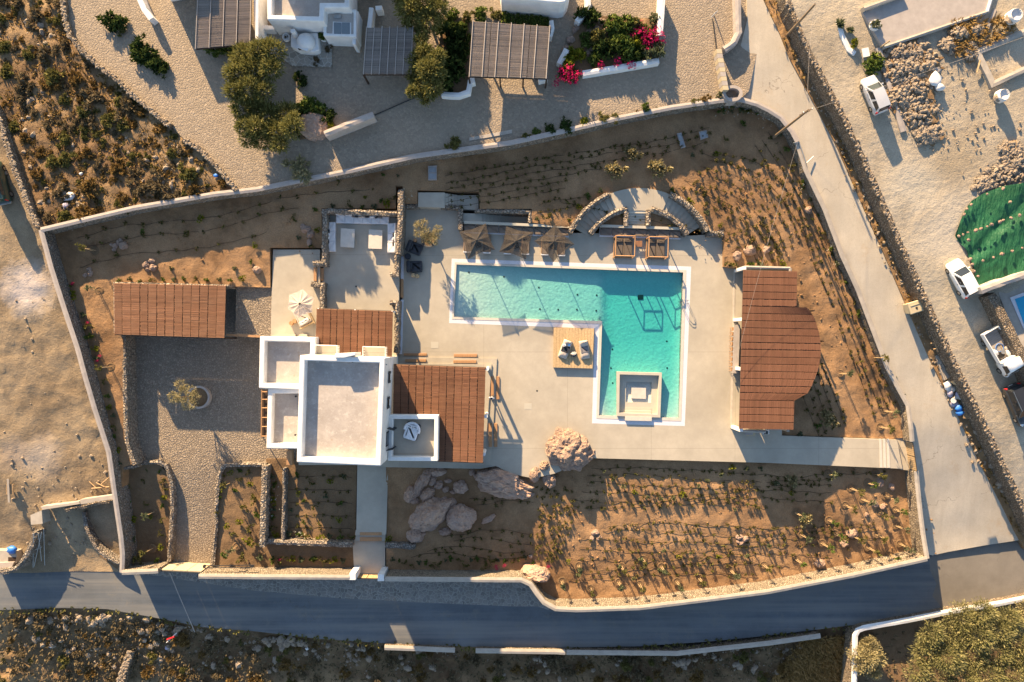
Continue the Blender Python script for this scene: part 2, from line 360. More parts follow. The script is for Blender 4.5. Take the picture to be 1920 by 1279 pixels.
g, c, n = soil('soil_verge', (.28, .175, .09), dark=.6, light=1.3, rough_h=.16); M['verge'] = g.out(c, .97, n)
g, c, n = M_concrete('deck_concrete', (.425, .38, .31), stain=.2, crack=False, sc=.16, pits=(.36, .34, .30))
br = g.n('ShaderNodeTexBrick'); g.set(br.inputs['Vector'], g.mapv(g.pos(), (1, 1, 0), loc=(3.1, 1.2, 0))); br.offset = 0; br.inputs['Scale'].default_value = 1; br.inputs['Brick Width'].default_value = 9.2; br.inputs['Row Height'].default_value = 10.6; br.inputs['Mortar Size'].default_value = .02; br.inputs['Mortar Smooth'].default_value = .3
c = g.mix(g.math('MULTIPLY', br.outputs['Fac'], .7), c, (.24, .22, .18)); M['deck'] = g.out(c, .82, n)
g, c, n = M_concrete('road_concrete', (.52, .465, .385), stain=.17, sc=.15)
tr = g.noise(1.0, 5, .7, g.mapv(g.pos(), (1.1, .10, 0), rot=(0, 0, rad(-25)))); c = g.mix(g.ramp(tr, [(.4, 0), (.66, .35)]), c, (.36, .31, .25)); c = g.mix(g.ramp(g.noise(.35, 6, .75), [(.56, 0), (.7, .5)]), c, (.40, .30, .20)); M['road'] = g.out(c, .9, n)
g, c, n = M_concrete('asphalt', (.125, .138, .155), stain=.3, sc=.12, crack=True, pits=(.07, .075, .08), fine=14)
st = g.noise(1.0, 4, .6, g.mapv(g.pos(), (.03, .75, 0), rot=(0, 0, rad(-1)))); c = g.mix(g.ramp(st, [(.40, 0), (.62, .75)]), c, (.20, .195, .185)); c = g.mix(g.ramp(g.noise(.5, 5, .75), [(.55, 0), (.68, .5)]), c, (.19, .175, .15)); M['asphalt'] = g.out(c, .85, n)
g, c, n = M_concrete('asphalt_sunlit', (.20, .182, .16), stain=.25, sc=.15, crack=True, pits=(.15, .13, .11), fine=14); M['asphalt_sunlit'] = g.out(c, .88, n)  # lighter, warmer copy of the asphalt: sunlight put into its colour
M['crazy'] = M_paving('crazy_paving', (.31, .25, .188), (.26, .21, .16), 3.8, jw=.07, vary=.24, tint=(.29, .245, .195))
M['terrace'] = M_paving('terrace_paving', (.30, .27, .23), (.43, .40, .35), 1.7, jw=.06, vary=.3)
M['cobble'] = M_paving('cobble_paving', (.285, .232, .178), (.18, .145, .112), 4.4, jw=.10, vary=.3, h=.8, tint=(.30, .25, .20))
M['layby'] = M_paving('layby_paving', (.19, .18, .17), (.30, .285, .26), 2.2, jw=.07, vary=.3)
M['stone'] = M_stone('stone_wall', (.33, .29, .245), (.12, .10, .08))
M['stone_grey'] = M_stone('stone_wall_grey', (.27, .25, .23), (.10, .085, .07), 3.6)
M['rubble_wall'] = M_stone('rubble_wall', (.31, .255, .195), (.12, .09, .06), 4.4, h=1.0)
M['gabion'] = M_stone('gabion_stone', (.40, .34, .27), (.15, .12, .09), 5.0, h=1.0, tint=(.42, .34, .24))
M['cap'] = M_plain('wall_render', (.37, .33, .285), .9, .14, 1.5, .25)
M['cap_lilac'] = M_plain('pale_render', (.36, .32, .295), .9, .12, 1.5, .25)
M['white'] = M_plain('whitewash', (.71, .70, .69), .85, .11, .9, .2, .03)
M['white_shiny'] = M_plain('white_coat', (.8, .8, .79), .35, .02, 1, 0, spec=.5)
g, c, n = M_concrete('roof_coat', (.45, .405, .37), stain=.22, crack=False, sc=.35, pits=(.31, .26, .22), fine=5)
sp = g.vor(.8, 'F1'); c = g.mix(g.ramp(sp, [(.05, .35), (.12, 0)]), c, (.33, .23, .14)); c = g.mix(g.ramp(g.noise(1.6, 6, .75), [(.54, 0), (.66, .6)]), c, (.60, .56, .51)); M['roof'] = g.out(c, .9, n)
g, c, n = M_concrete('pool_tile', (.62, .61, .655), stain=.08, crack=False, sc=.6, pits=(.5, .5, .58), fine=8)
e = g.n('ShaderNodeTexBrick'); g.set(e.inputs['Vector'], g.pos()); e.inputs['Scale'].default_value = 1; e.inputs['Brick Width'].default_value = .22; e.inputs['Row Height'].default_value = .11; e.inputs['Mortar Size'].default_value = .008
g.set(e.inputs['Color1'], (.60, .59, .64)); g.set(e.inputs['Color2'], (.70, .69, .72)); g.set(e.inputs['Mortar'], (.50, .49, .52)); c = g.mix(.6, c, e.outputs[0]); M['tile'] = g.out(c, .6, n)
M['coping'] = M_plain('coping_stone', (.52, .475, .42), .8, .08, 2, .1)
M['jacuzzi'] = M_plain('cast_concrete', (.44, .41, .345), .8, .06, .8, .08)
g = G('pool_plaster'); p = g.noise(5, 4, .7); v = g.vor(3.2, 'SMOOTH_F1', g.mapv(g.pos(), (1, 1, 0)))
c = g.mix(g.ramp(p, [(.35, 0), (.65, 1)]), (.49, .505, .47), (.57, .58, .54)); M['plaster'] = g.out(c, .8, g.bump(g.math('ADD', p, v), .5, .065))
# water: clear surface with a weak mirror, colour taken up by the depth of the volume
g = G('pool_water'); lw = g.n('ShaderNodeLayerWeight'); lw.inputs[0].default_value = .5
nb = g.bump(g.math('ADD', g.noise(1.6, 3, .5), g.math('MULTIPLY', g.noise(5, 2), .35)), .35, .12); g.set(lw.inputs['Normal'], nb)
fr = g.math('ADD', g.math('MULTIPLY', g.math('POWER', lw.outputs['Facing'], 5.0), .9), .02)
tr = g.n('ShaderNodeBsdfTransparent'); gl = g.n('ShaderNodeBsdfGlossy'); gl.inputs['Roughness'].default_value = .05; g.set(gl.inputs['Normal'], nb); mx = g.n('ShaderNodeMixShader')
g.set(mx.inputs[0], fr); g.set(mx.inputs[1], tr.outputs[0]); g.set(mx.inputs[2], gl.outputs[0]); g.set(g.o.inputs[0], mx.outputs[0])
va = g.n('ShaderNodeVolumeAbsorption'); va.inputs[0].default_value = (.22, .875, .875, 1); va.inputs[1].default_value = .95; g.set(g.o.inputs[1], va.outputs[0]); M['water'] = g.m
def M_reed(name, c, vary=.32, weather=None):
    g = G(name); i = g.island(); col = g.ramp(i, [(0, sc3(c, 1 - vary)), (.35, sc3(c, .92)), (.7, sc3(c, 1.1)), (1, sc3(c, 1 + vary))])
    col = g.mix(g.ramp(g.objrand(), [(0, 0), (1, .5)]), col, sc3(c, .62)); col = g.mix(g.ramp(g.noise(.8, 5, .7), [(.42, 0), (.72, .45)]), col, weather or sc3(c, 1.3))
    return g.out(col, .85, g.bump(g.noise(20, 3), .3, .01))
M['reed'] = M_reed('reed_brown', (.255, .125, .075), .25, weather=(.32, .18, .11)); M['reed_carport'] = M_reed('reed_orange', (.33, .175, .105), .25, weather=(.38, .23, .15))
M['reed_pav'] = M_reed('reed_chestnut', (.19, .092, .06), vary=.22, weather=(.22, .115, .075)); M['reed_grey'] = M_reed('reed_grey', (.31, .265, .235), vary=.3, weather=(.36, .30, .25))
M['dark'] = M_plain('dark_timber', (.045, .028, .02), .8, .2, 3)
def M_wood(name, c, vary=.3, rot=0.0, k=(18, 1.2, 6)):
    g = G(name); n = g.noise(1.0, 5, .65, g.mapv(g.obj(), k, rot=(0, 0, rot))); col = g.mix(g.ramp(n, [(.3, 0), (.7, 1)]), sc3(c, 1 - vary), sc3(c, 1 + vary)); col = g.mix(g.math('MULTIPLY', g.objrand(), .35), col, sc3(c, .7))
    return g.out(col, .7, g.bump(n, .3, .01))
M['teak'] = M_wood('teak', (.40, .225, .115)); M['teak_dark'] = M_wood('teak_dark', (.26, .13, .07)); M['plank_grey'] = M_wood('weathered_plank', (.34, .30, .26)); M['pallet'] = M_wood('pallet_wood', (.36, .245, .14)); M['post'] = M_wood('pole_wood', (.20, .145, .095), k=(14, 14, .6))
M['bamboo'] = M_wood('cane_stake', (.48, .34, .19), k=(8, 8, 2))
M['canvas_white'] = M_plain('white_canvas', (.74, .73, .74), .9, .04, 5, .2, .02); M['cushion_dark'] = M_plain('taupe_cushion', (.115, .092, .075), .95, .15, 5, .3, .02); M['mattress'] = M_plain('taupe_mattress', (.165, .13, .105), .95, .12, 4, .3, .02)
M['charcoal'] = M_plain('charcoal_fabric', (.042, .046, .055), .9, .15, 5, .3, .02); M['grey_fabric'] = M_plain('grey_fabric', (.21, .195, .20), .95, .12, 5, .3, .02); M['beige_fabric'] = M_plain('beige_fabric', (.46, .40, .35), .95, .1, 5, .3, .02)
g = G('mesh_canvas'); M['mesh'] = g.out((.055, .046, .038), .9, None, Alpha=.74); g = G('beige_canvas'); M['beige_canvas'] = g.out((.55, .46, .40), .9, None, Alpha=.75)
M['metal'] = M_plain('steel', (.45, .46, .47), .3, .05, 4, 0, Metallic=.9); M['dark_metal'] = M_plain('dark_metal', (.03, .03, .032), .5, .1, 4, 0); M['grey_metal'] = M_plain('galvanised_metal', (.35, .36, .37), .5, .1, 3, 0, Metallic=.6)
M['plastic_beige'] = M_plain('beige_plastic', (.46, .385, .26), .6, .08, 2, .1); M['rubber'] = M_plain('rubber', (.02, .02, .021), .85, .1, 9, .1)
M['glass'] = M_plain('dark_glass', (.022, .026, .03), .06, .02, 1, 0, spec=.6); M['glass_pale'] = M_plain('pale_glass', (.16, .19, .21), .1, .05, 1, 0, spec=.6)
def M_paint(name, c, metal=0.0): return M_plain(name, c, .28, .02, 1, 0, spec=.5, Coat_Weight=.6, Metallic=metal)
M['paint_white'] = M_paint('white_paint', (.76, .76, .76)); M['paint_silver'] = M_paint('silver_paint', (.50, .51, .54), .1); M['paint_dark'] = M_paint('dark_paint', (.026, .027, .03)); M['paint_green'] = M_paint('green_paint', (.012, .05, .04))
M['red_lens'] = M_plain('red_lens', (.45, .02, .025), .2, .05, 3, 0, spec=.5); M['clear_lens'] = M_plain('clear_lens', (.6, .62, .64), .1, .05, 3, 0, spec=.6)
M['blue'] = M_plain('blue_plastic', (.03, .17, .55), .5, .15, 5, .2, spec=.4); M['cardboard'] = M_plain('cardboard', (.46, .33, .19), .9, .08, 3, .1); M['bag'] = M_plain('white_bag', (.66, .65, .64), .6, .1, 4, .5, .05); M['bag_lilac'] = M_plain('lilac_bag', (.33, .31, .40), .6, .15, 4, .5, .05)
g = G('green_tarp'); w = g.noise(1.0, 5, .65, g.mapv(g.pos(), (1.6, .35, .5), rot=(0, 0, rad(-48)))); c = g.mix(g.ramp(g.noise(.35, 4), [(.35, 0), (.7, 1)]), (.006, .07, .027), (.014, .115, .05)); M['tarp'] = g.out(c, .55, g.bump(w, 1.0, .45), spec=.4)
def M_rock(name, c, tint, sc=1.0, pale=(.50, .44, .38)):
    g = G(name); a = g.noise(.5 * sc, 6, .7); b = g.noise(3 * sc, 6, .75, dist=.6); col = g.mix(g.ramp(a, [(.35, 0), (.65, 1)]), c, tint); col = g.mix(g.ramp(b, [(.55, 0), (.72, .7)]), col, pale)
    cr = g.vor(.9 * sc, 'DISTANCE_TO_EDGE', g.mapv(g.pos(), (1, 1, 1.4))); col = g.mix(g.ramp(b, [(.28, .7), (.45, 0)]), col, sc3(c, .45)); h = g.math('ADD', b, g.ramp(cr, [(0, 0), (.05, .35)]))
    return g.out(col, .92, g.bump(h, .8, .25))
M['boulder'] = M_rock('granite_boulder', (.40, .29, .235), (.44, .28, .195)); M['boulder_pale'] = M_rock('pale_granite', (.33, .235, .19), (.36, .25, .185), 1.6, (.41, .32, .265)); M['rubble'] = M_rock('rubble_stone', (.36, .30, .235), (.31, .24, .18), 2.5, (.44, .38, .31))
def M_leaf(name, a, b, c, vary=True, tr=.25):
    g = G(name); i = g.island(); col = g.ramp(i, [(0, a), (.55, b), (1, c)])
    if vary: col = g.mix(g.math('MULTIPLY', g.objrand(), .35), col, g.mix(.5, col, sc3(a, .8)))
    d = g.n('ShaderNodeBsdfDiffuse'); t = g.n('ShaderNodeBsdfTranslucent'); x = g.n('ShaderNodeMixShader'); x.inputs[0].default_value = tr
    g.set(d.inputs[0], col); g.set(t.inputs[0], col); g.set(x.inputs[1], d.outputs[0]); g.set(x.inputs[2], t.outputs[0]); g.set(g.o.inputs[0], x.outputs[0]); return g.m
M['lf_tamarisk'] = M_leaf('leaf_tamarisk', (.095, .10, .03), (.21, .20, .065), (.34, .31, .12)); M['lf_green'] = M_leaf('leaf_green', (.05, .08, .02), (.10, .145, .034), (.19, .22, .055))
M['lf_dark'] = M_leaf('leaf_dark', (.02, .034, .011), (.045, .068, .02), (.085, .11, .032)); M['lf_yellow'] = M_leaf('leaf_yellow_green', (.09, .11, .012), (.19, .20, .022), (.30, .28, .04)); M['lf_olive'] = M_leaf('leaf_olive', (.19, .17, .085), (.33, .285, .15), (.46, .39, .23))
M['lf_grey'] = M_leaf('leaf_grey_green', (.12, .125, .05), (.235, .22, .095), (.37, .325, .165)); M['lf_dry'] = M_leaf('leaf_dry', (.11, .07, .026), (.20, .13, .048), (.30, .205, .085)); M['lf_brown'] = M_leaf('leaf_brown', (.08, .066, .04), (.155, .12, .07), (.25, .195, .12)); M['lf_moss'] = M_leaf('leaf_moss', (.075, .075, .026), (.145, .135, .045), (.22, .195, .07)); M['lf_seed'] = M_leaf('leaf_seedling', (.05, .052, .018), (.11, .105, .035), (.22, .17, .07))
M['lf_sage'] = M_leaf('leaf_sage', (.06, .075, .04), (.12, .14, .075), (.21, .22, .13)); M['lf_pink'] = M_leaf('flower_magenta', (.34, .01, .07), (.50, .018, .11), (.62, .05, .18)); M['lf_grass'] = M_leaf('grass_dry', (.16, .10, .035), (.28, .18, .07), (.40, .27, .12)); M['lf_white'] = M_leaf('flower_white', (.5, .5, .45), (.65, .65, .6), (.75, .75, .7))
M['bark'] = M_plain('bark', (.13, .095, .065), .95, .3, 6, .5); M['hose'] = M_plain('black_hose', (.018, .015, .013), .7, .1, 5, 0); M['skin'] = M_plain('skin', (.42, .25, .17), .6, .05, 4, 0)
# ------------------------------------------------------------------ the setting: levels
z_east = lambda u, v: lin(v, [0, 200, 500, 800, 1000, 1100], [3.2, 2.6, 1.6, .2, -1.7, -2.3])
z_lot = lambda u, v: lin(v, [190, 430, 900, 950, 1060], [2.2, 1.3, -.9, -1.3, -2.25])
z_scrub = lambda u, v: lin(u, [-100, 60, 330], [1.2, 2.1, 2.9])
z_w2 = lambda u, v: lin(v, [430, 700, 1070], [3.3, 2.6, .7])
z_n1 = lambda u, v: lin(u, [80, 1380, 1460], [3.3, 3.3, 2.9])
z_e1 = lambda u, v: z_east(u, v) + lin(v, [230, 560, 760, 900, 1050], [.35, .35, .8, 1.5, 2.9])
EWV, EWU = [200, 262, 392, 480, 545, 630, 690, 755, 830], [1440, 1490, 1545, 1580, 1610, 1642, 1665, 1690, 1705]
def z_north(u, v):
    if u > 1230 and v < 840:
        d = float(np.interp(v, EWV, EWU)) - u; f = .06 * math.sin(d * .26) if not 54 < d < 88 else -.05
        return z_north0(u, v) + f * min(1, (u - 1230) / 60)
    return z_north0(u, v)
def z_north0(u, v):
    vw = 430 - (u - 95) * .178; d = v - vw
    a = lin(d, [0, 90, 230], [1.35, 1.05, .45]); l = lin(v, [430, 540, 880], [1.5, 1.2, .3]); r = lin(v, [200, 450, 600, 830], [1.5, .75, .25, -.35])
    if u < 460: return l
    if u < 620: t = (u - 460) / 160; return l * (1 - t) + a * t
    if u < 1200: return a
    if u < 1400: t = (u - 1200) / 200; return a * (1 - t) + r * t
    return r
z_south = lambda u, v: lin(v, [860, 1000, 1100], [-.75, -1.2, -1.65]) - lin(u, [1500, 1720], [0, .25])
z_front = lambda u, v: lin(v, [870, 1060], [-1.0, -1.6])
z_court = lambda u, v: lin(v, [880, 1065], [-1.2, -2.25])
ZR = -2.3
def line(pts, zf):                        # picture points of a wall's top whose height is zf -> plan line
    out = []
    for u, v in pts:
        z = 0.0; uu, vv = u, v
        for _ in range(4):
            x, y, _z = P(u, v, z); uu, vv = UV(x, y); z = zf(uu, vv) if callable(zf) else zf
        out.append((P(u, v, z)[0], P(u, v, z)[1]))
    return out
N1 = line([(76, 431), (250, 390), (400, 364), (480, 355), (655, 320), (775, 293), (960, 267), (1060, 245), (1160, 221), (1260, 201), (1350, 188), (1388, 186)], z_n1)
NE = line([(1388, 186), (1420, 195), (1442, 206), (1465, 221), (1485, 247), (1495, 266)], lambda u, v: lin(u, [1380, 1470], [3.3, z_e1(u, 260)]))
E1 = line([(1495, 266), (1512, 320), (1547, 392), (1580, 480), (1610, 545), (1642, 630), (1665, 690), (1684, 726), (1703, 760), (1711, 828)], z_e1)
E2 = line([(1719, 884), (1726, 960), (1739, 1048)], z_e1)
W2 = line([(76, 431), (95, 502), (120, 580), (145, 655), (176, 765), (203, 848), (216, 940), (226, 1008), (229, 1040), (228, 1074)], z_w2)
SZ = 1.0
S1 = line([(228, 1074), (296, 1071)], SZ); S2 = line([(372, 1081), (480, 1082), (655, 1083)], SZ)
S3 = line([(722, 1086), (850, 1087), (978, 1088), (995, 1096), (1006, 1112), (1020, 1130), (1042, 1142), (1080, 1144), (1200, 1140), (1330, 1124), (1440, 1110), (1600, 1079), (1739, 1048)], SZ)
big = MB().add([(-500, -500, -6), (500, -500, -6), (500, 500, -6), (-500, 500, -6)], [(0, 1, 2, 3)]); put('ground', big, M['scrub'], kind='structure')
# west lot, scrub slope, neighbour's paved drive
patch('west_lot', PX([(-220, 60), (-5, 190), (25, 280), (55, 370)], 1.8) + W2[1:] + PX([(228, 1072), (140, 1071), (60, 1074), (-220, 1074)], ZR), z_lot, M['lot'], .6, .2, .9, -5, parent=None)
W6 = line([(-14, 195), (6, 250), (26, 318), (50, 380), (70, 426)], 3.0)
W5 = line([(110, -30), (116, 0), (120, 38), (131, 68), (150, 92), (181, 121), (216, 147), (251, 181), (290, 213), (318, 236), (342, 260), (376, 282), (411, 320), (442, 356)], 3.6)
patch('scrub_slope', PX([(-220, -60), (110, -60)], 2.6) + W5 + N1[1:3][::-1] + [N1[0]] + W6[::-1] + PX([(-220, 100)], 1.5), z_scrub, M['scrub'], .55, .30, .9, -5)
# drive of the neighbours: outside the north wall, at its top
drive = W5[::-1][0:1] + N1[3:] + PX([(1405, 170), (1420, 100), (1400, 0), (1400, -60)], 3.0) + PX([(105, -60)], 3.2) + W5
patch('paved_drive', drive, lambda u, v: 3.0 if u < 1250 else lin(u, [1250, 1400], [3.0, 2.85]), M['crazy'], 1.6, .03, .5, -5)
# east lane, verge, upper yard
VG = [(1424, -40), (1432, 0), (1462, 64), (1480, 110), (1518, 180), (1567, 272), (1627, 410), (1688, 550), (1745, 680), (1790, 770), (1832, 860), (1874, 940), (1920, 1030)]
RW = [(1458, -40), (1466, 0), (1490, 64), (1508, 104), (1544, 176), (1592, 268), (1650, 400), (1710, 536), (1766, 660), (1811, 756), (1851, 842), (1892, 926), (1937, 1020)]
zl = lambda pts, dz=0: [P(u, v, z_east(u, v) + dz)[:2] for u, v in pts]
patch('concrete_lane', [N1[-1]] + NE[1:] + E1[1:] + PX([(1712, 850)], -.1) + E2 + PX([(1750, 1042), (1780, 1035), (1850, 1022), (1940, 1008)], -1.9) + zl(VG[::-1]) + PX([(1398, -60), (1400, 40), (1385, 100), (1372, 160)], 2.9), z_east, M['road'], 1.2, .05, .3, -5)
patch('dirt_verge', zl(VG) + zl(RW[::-1]), lambda u, v: z_east(u, v) + .12, M['verge'], .35, .16, 1.2, -5)
RT = [(1468, -40), (1478, 0), (1503, 64), (1522, 104), (1560, 176), (1607, 268), (1664, 400), (1724, 536), (1780, 660), (1826, 756), (1866, 842), (1906, 926), (1950, 1020)]
RTw = [P(u, v, z_east(u, v) + 1.9)[:2] for u, v in RT]
patch('upper_yard', RTw + PX([(2150, 1100), (2150, -60)], 2.0), lambda u, v: z_east(u, v) + 1.9, M['yard'], 1.0, .12, .6, -5)
# asphalt road, lay-by, ground south of the road
patch('asphalt_road', PX([(-200, 1066), (60, 1074), (140, 1071), (228, 1066), (229, 1040), (1760, 1000), (1790, 1020), (2150, 1000), (2150, 1060), (1920, 1112), (1765, 1142), (1690, 1160), (1600, 1172), (1440, 1192), (1330, 1203), (1200, 1212), (960, 1216), (720, 1206), (600, 1198), (480, 1184), (380, 1176), (290, 1158), (200, 1142), (120, 1140), (-200, 1150)], ZR), lambda u, v: ZR, M['asphalt'], 2.5, 0, 1, -5)
patch('sunlit_junction', PX([(1742, 1046), (1780, 1030), (1802, 1034), (1830, 1020), (1862, 1024), (1895, 1006), (2150, 960), (2150, 1058), (1920, 1111), (1768, 1141), (1748, 1118), (1756, 1095), (1744, 1070)], ZR), lambda u, v: ZR + .006 if u < 1900 else ZR + .006, M['asphalt_sunlit'], 2.5, 0, 1, None)  # the same asphalt, painted lighter where the sun falls on the junction
patch('lay_by', PX([(225, 1060), (1030, 1060), (1030, 1144), (1008, 1137), (960, 1137), (800, 1130), (640, 1122), (480, 1108), (380, 1093), (300, 1080), (225, 1076)], ZR), lambda u, v: ZR + .02, M['layby'], 2, 0, 1, ZR - .2)
patch('roadside_scrub', PX([(-220, 1148), (120, 1138), (200, 1140), (290, 1156), (380, 1175), (480, 1183), (600, 1197), (720, 1205), (960, 1215), (1200, 1211), (1330, 1202), (1440, 1191), (1600, 1171), (1602, 1420), (-220, 1420)], -2.4), lambda u, v: lin(v, [1140, 1170, 1215, 1290], [-2.35, -3.0, -3.8, -4.7]), M['scrub'], .45, .42, 1.1, -5.5)
patch('low_garden', PX([(1598, 1185), (1640, 1168), (1780, 1142), (1920, 1112), (2150, 1060), (2150, 1420), (1598, 1420)], -3.2), lambda u, v: -3.3, M['damp'], .8, .2, .8, -5.5)
# planted ground inside the walls
NG = N1 + NE[1:] + E1[1:] + PX([(1706, 822), (1682, 825), (1466, 817), (1462, 700), (1462, 508), (1374, 503), (1357, 500), (1357, 444), (1327, 432), (1315, 412), (1297, 397), (1272, 380), (1249, 368), (1220, 359), (1195, 357), (1170, 359), (1144, 366), (1120, 378), (1095, 398), (1080, 415), (1070, 430), (997, 418), (997, 393), (900, 393), (898, 362), (784, 359), (784, 384), (757, 384), (757, 352), (744, 352), (744, 393), (606, 393), (606, 466), (510, 466), (510, 540), (446, 538)], .5) + PX([(236, 531), (222, 600), (232, 640), (235, 760), (240, 830), (252, 870), (226, 878)], .8) + [W2[6]] + W2[5:0:-1]
patch('north_garden', NG, z_north, M['garden'], .42, .13, 1.0, -3)
SG = PX([(1700, 876), (1692, 877), (1440, 867), (1105, 858), (1080, 866), (1000, 890), (960, 886), (900, 876), (740, 874), (724, 874), (722, 1066)], -.8) + S3 + E2[::-1]
patch('south_garden', SG, z_south, M['garden'], .40, .13, 1.0, -4)
patch('front_garden', PX([(404, 932), (414, 882), (430, 872), (500, 870), (500, 860), (670, 860), (664, 1070)], -1.2) + [S2[-1], S2[0]] + PX([(398, 1062)], -1.8), z_front, M['damp'], .42, .12, 1.0, -4)
patch('gate_bed', PX([(226, 876), (256, 870), (300, 870), (314, 888), (320, 920), (316, 980), (308, 1058)], -1.0) + [S1[1]] + W2[:5:-1], lambda u, v: lin(v, [870, 1060], [-.9, -1.8]), M['damp'], .42, .1, 1.0, -4)
patch('cobbled_court', PX([(225, 520), (520, 520), (520, 640), (560, 700), (560, 872), (500, 872), (430, 871), (414, 880), (403, 932), (399, 1062), (380, 1074), (296, 1072), (308, 1060), (317, 980), (321, 920), (314, 886), (300, 869), (252, 868), (240, 830), (234, 760), (232, 640), (222, 600)], -1.2), z_court, M['cobble'], 1.0, .02, .7, -4)
patch('side_path', PX([(443, 536), (514, 536), (514, 640), (500, 640), (488, 632), (441, 630)], .7), lambda u, v: .7, M['cobble'], 1, .02, .7, -2)
# pool deck and terraces
POOL_OUT = PX([(847, 485), (1296, 500), (1284, 799), (1110, 794), (1115, 616), (842, 606)]); POOL_IN = PX([(856, 496), (1281, 511), (1273, 784), (1123, 779), (1129, 602), (851, 594)])
def inset(poly, k):                      # between the pool's outer and inner outline
    return [(a[0] + (b[0] - a[0]) * k, a[1] + (b[1] - a[1]) * k) for a, b in zip(POOL_OUT, POOL_IN)]
DECK = PX([(757, 388), (784, 388), (860, 391), (866, 434), (1072, 437), (1105, 437), (1295, 442), (1326, 440), (1357, 446), (1357, 500), (1374, 503), (1470, 507), (1466, 817), (1682, 825), (1692, 879), (1440, 868), (1105, 859), (1078, 872), (1040, 888), (1000, 897), (960, 889), (930, 874), (900, 879), (724, 876), (668, 872), (560, 872), (560, 640), (735, 640), (748, 620), (754, 560)])
patch('pool_deck', DECK, lambda u, v: 0, M['deck'], 3, 0, 1, -2.5, holes=[POOL_OUT])
patch('gate_walk', PX([(1676, 820), (1706, 824), (1720, 884), (1690, 881)], -.3), lambda u, v: -.45, M['deck'], 3, 0, 1, -3)
TZ, LZ = .9, .6
patch('west_terrace', PX([(512, 468), (600, 468), (600, 640), (592, 660), (508, 660), (508, 600)], TZ), lambda u, v: TZ, M['deck'], 3, 0, 1, -2)
patch('lounge_terrace', PX([(606, 395), (748, 395), (748, 585), (744, 672), (585, 672), (598, 580), (606, 500)], LZ), lambda u, v: LZ, M['deck'], 3, 0, 1, -2)
patch('upper_landing', PX([(784, 361), (834, 361), (834, 390), (784, 388)], 1.0), lambda u, v: 1.0, M['deck'], 3, 0, 1, -1)
for k in range(5): put('garden_step', MB().prism(PX([(834 + k * 5.6, 363 + k * .5), (840 + k * 5.6, 363 + k * .5), (840 + k * 5.6, 388), (834 + k * 5.6, 388)], .8), -1, .88 - .11 * k), M['deck'], kind='structure')
patch('lower_landing', PX([(861, 366), (897, 366), (897, 394), (861, 392)], .35), lambda u, v: .33, M['deck'], 3, 0, 1, -1)
# front path and its steps
patch('front_path', PX([(670, 870), (728, 870), (724, 1002), (668, 1000)], -.9), lambda u, v: -.9, M['deck'], 3, 0, 1, -4)
patch('gate_path', PX([(661, 1012), (722, 1012), (722, 1076), (664, 1076)], -1.4), lambda u, v: -1.4, M['deck'], 3, 0, 1, -4)
st = thing('path_steps', 'two broad pale front path steps with inlaid timber treads', 'steps', P(694, 1007, -1.4))
for k, (v0, v1, z) in enumerate([(994, 1003, -.92), (1003, 1014, -1.15)]):
    put('step', MB().prism(PX([(667, v0), (723, v0), (723, v1), (666, v1)], z), -2, z + .035), M['deck'], st)
    put('tread', MB().prism(PX([(675, v0 + 4), (716, v0 + 4), (716, v1 + .5), (675, v1 + .5)], z), z - .2, z + .07), M['teak'], st)
# pool: coping of pale tiles, inner kerb, basin, water
po = thing('swimming_pool', 'L shaped turquoise swimming pool with lilac tile border', 'pool', P(1150, 600, 0))
k0 = [(x, y) for x, y in POOL_OUT]; k1 = inset(POOL_OUT, .62); k2 = POOL_IN
put('tile_border', MB().ring(k0, k1, -.3, .006), M['tile'], po); put('kerb', MB().ring(k1, k2, -.3, .03), M['coping'], po)
def z_floor(u, v):
    a = lin(u, [850, 862, 985, 1125], [-.2, -.24, -.45, -.62])
    if u < 1129 and v < 606: return a
    b = lin(v, [500, 560, 640, 720, 775, 785], [-.92, -.98, -.96, -.72, -.42, -.40])
    e = min(lin(u, [1126, 1142], [.25, 0]), .25); w = lin(u, [1262, 1279], [0, .2]); n = lin(v, [510, 535], [.2, 0])
    return b + max(e, w, n)
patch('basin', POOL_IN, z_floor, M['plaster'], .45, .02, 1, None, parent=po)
w = MB()
for i in range(6):
    a, b = POOL_IN[i], POOL_IN[(i + 1) % 6]; w.add([(a[0], a[1], 0), (b[0], b[1], 0), (b[0], b[1], -2.2), (a[0], a[1], -2.2)], [(0, 1, 2, 3)])
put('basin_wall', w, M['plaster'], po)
sh = [(x + (-1133 / 17 * 0), y) for x, y in POOL_IN]
JZ = PX([(1156.6, 696.6), (1241.4, 698.6), (1238.4, 783.4), (1156.6, 780.4)], .2)
wp = patch('water', POOL_IN, lambda u, v: -.10, M['water'], 1.2, 0, 1, None, holes=[JZ], parent=po)
me = wp.data; bmw = bmesh.new(); bmw.from_mesh(me); ex = bmesh.ops.extrude_face_region(bmw, geom=list(bmw.faces), use_keep_orig=True)
for q in ex['geom']:
    if isinstance(q, bmesh.types.BMVert): q.co.z -= 2.2
bmesh.ops.recalc_face_normals(bmw, faces=bmw.faces); bmw.to_mesh(me); bmw.free(); me.polygons.foreach_set('use_smooth', [False] * len(me.polygons))
put('drain', MB().prism(PX([(1196, 553), (1206, 553), (1206, 562), (1196, 562)], -.95), -1.2, -.93), M['dark_metal'], po)
for u, v in [(880, 512), (945, 520), (1010, 540), (1082, 553), (1118, 554), (1012, 580), (1046, 581), (1081, 581), (1117, 583), (1148, 655), (1250, 640), (1148, 718), (1145, 690), (1250, 690)]:
    x, y, _ = P(u, v, -1); z = z_floor(u, v); put('floor_light', MB().lathe((x, y, z - .02), [(.001, .05), (.1, .05), (.1, 0)], 8), M['dark_metal'], po)
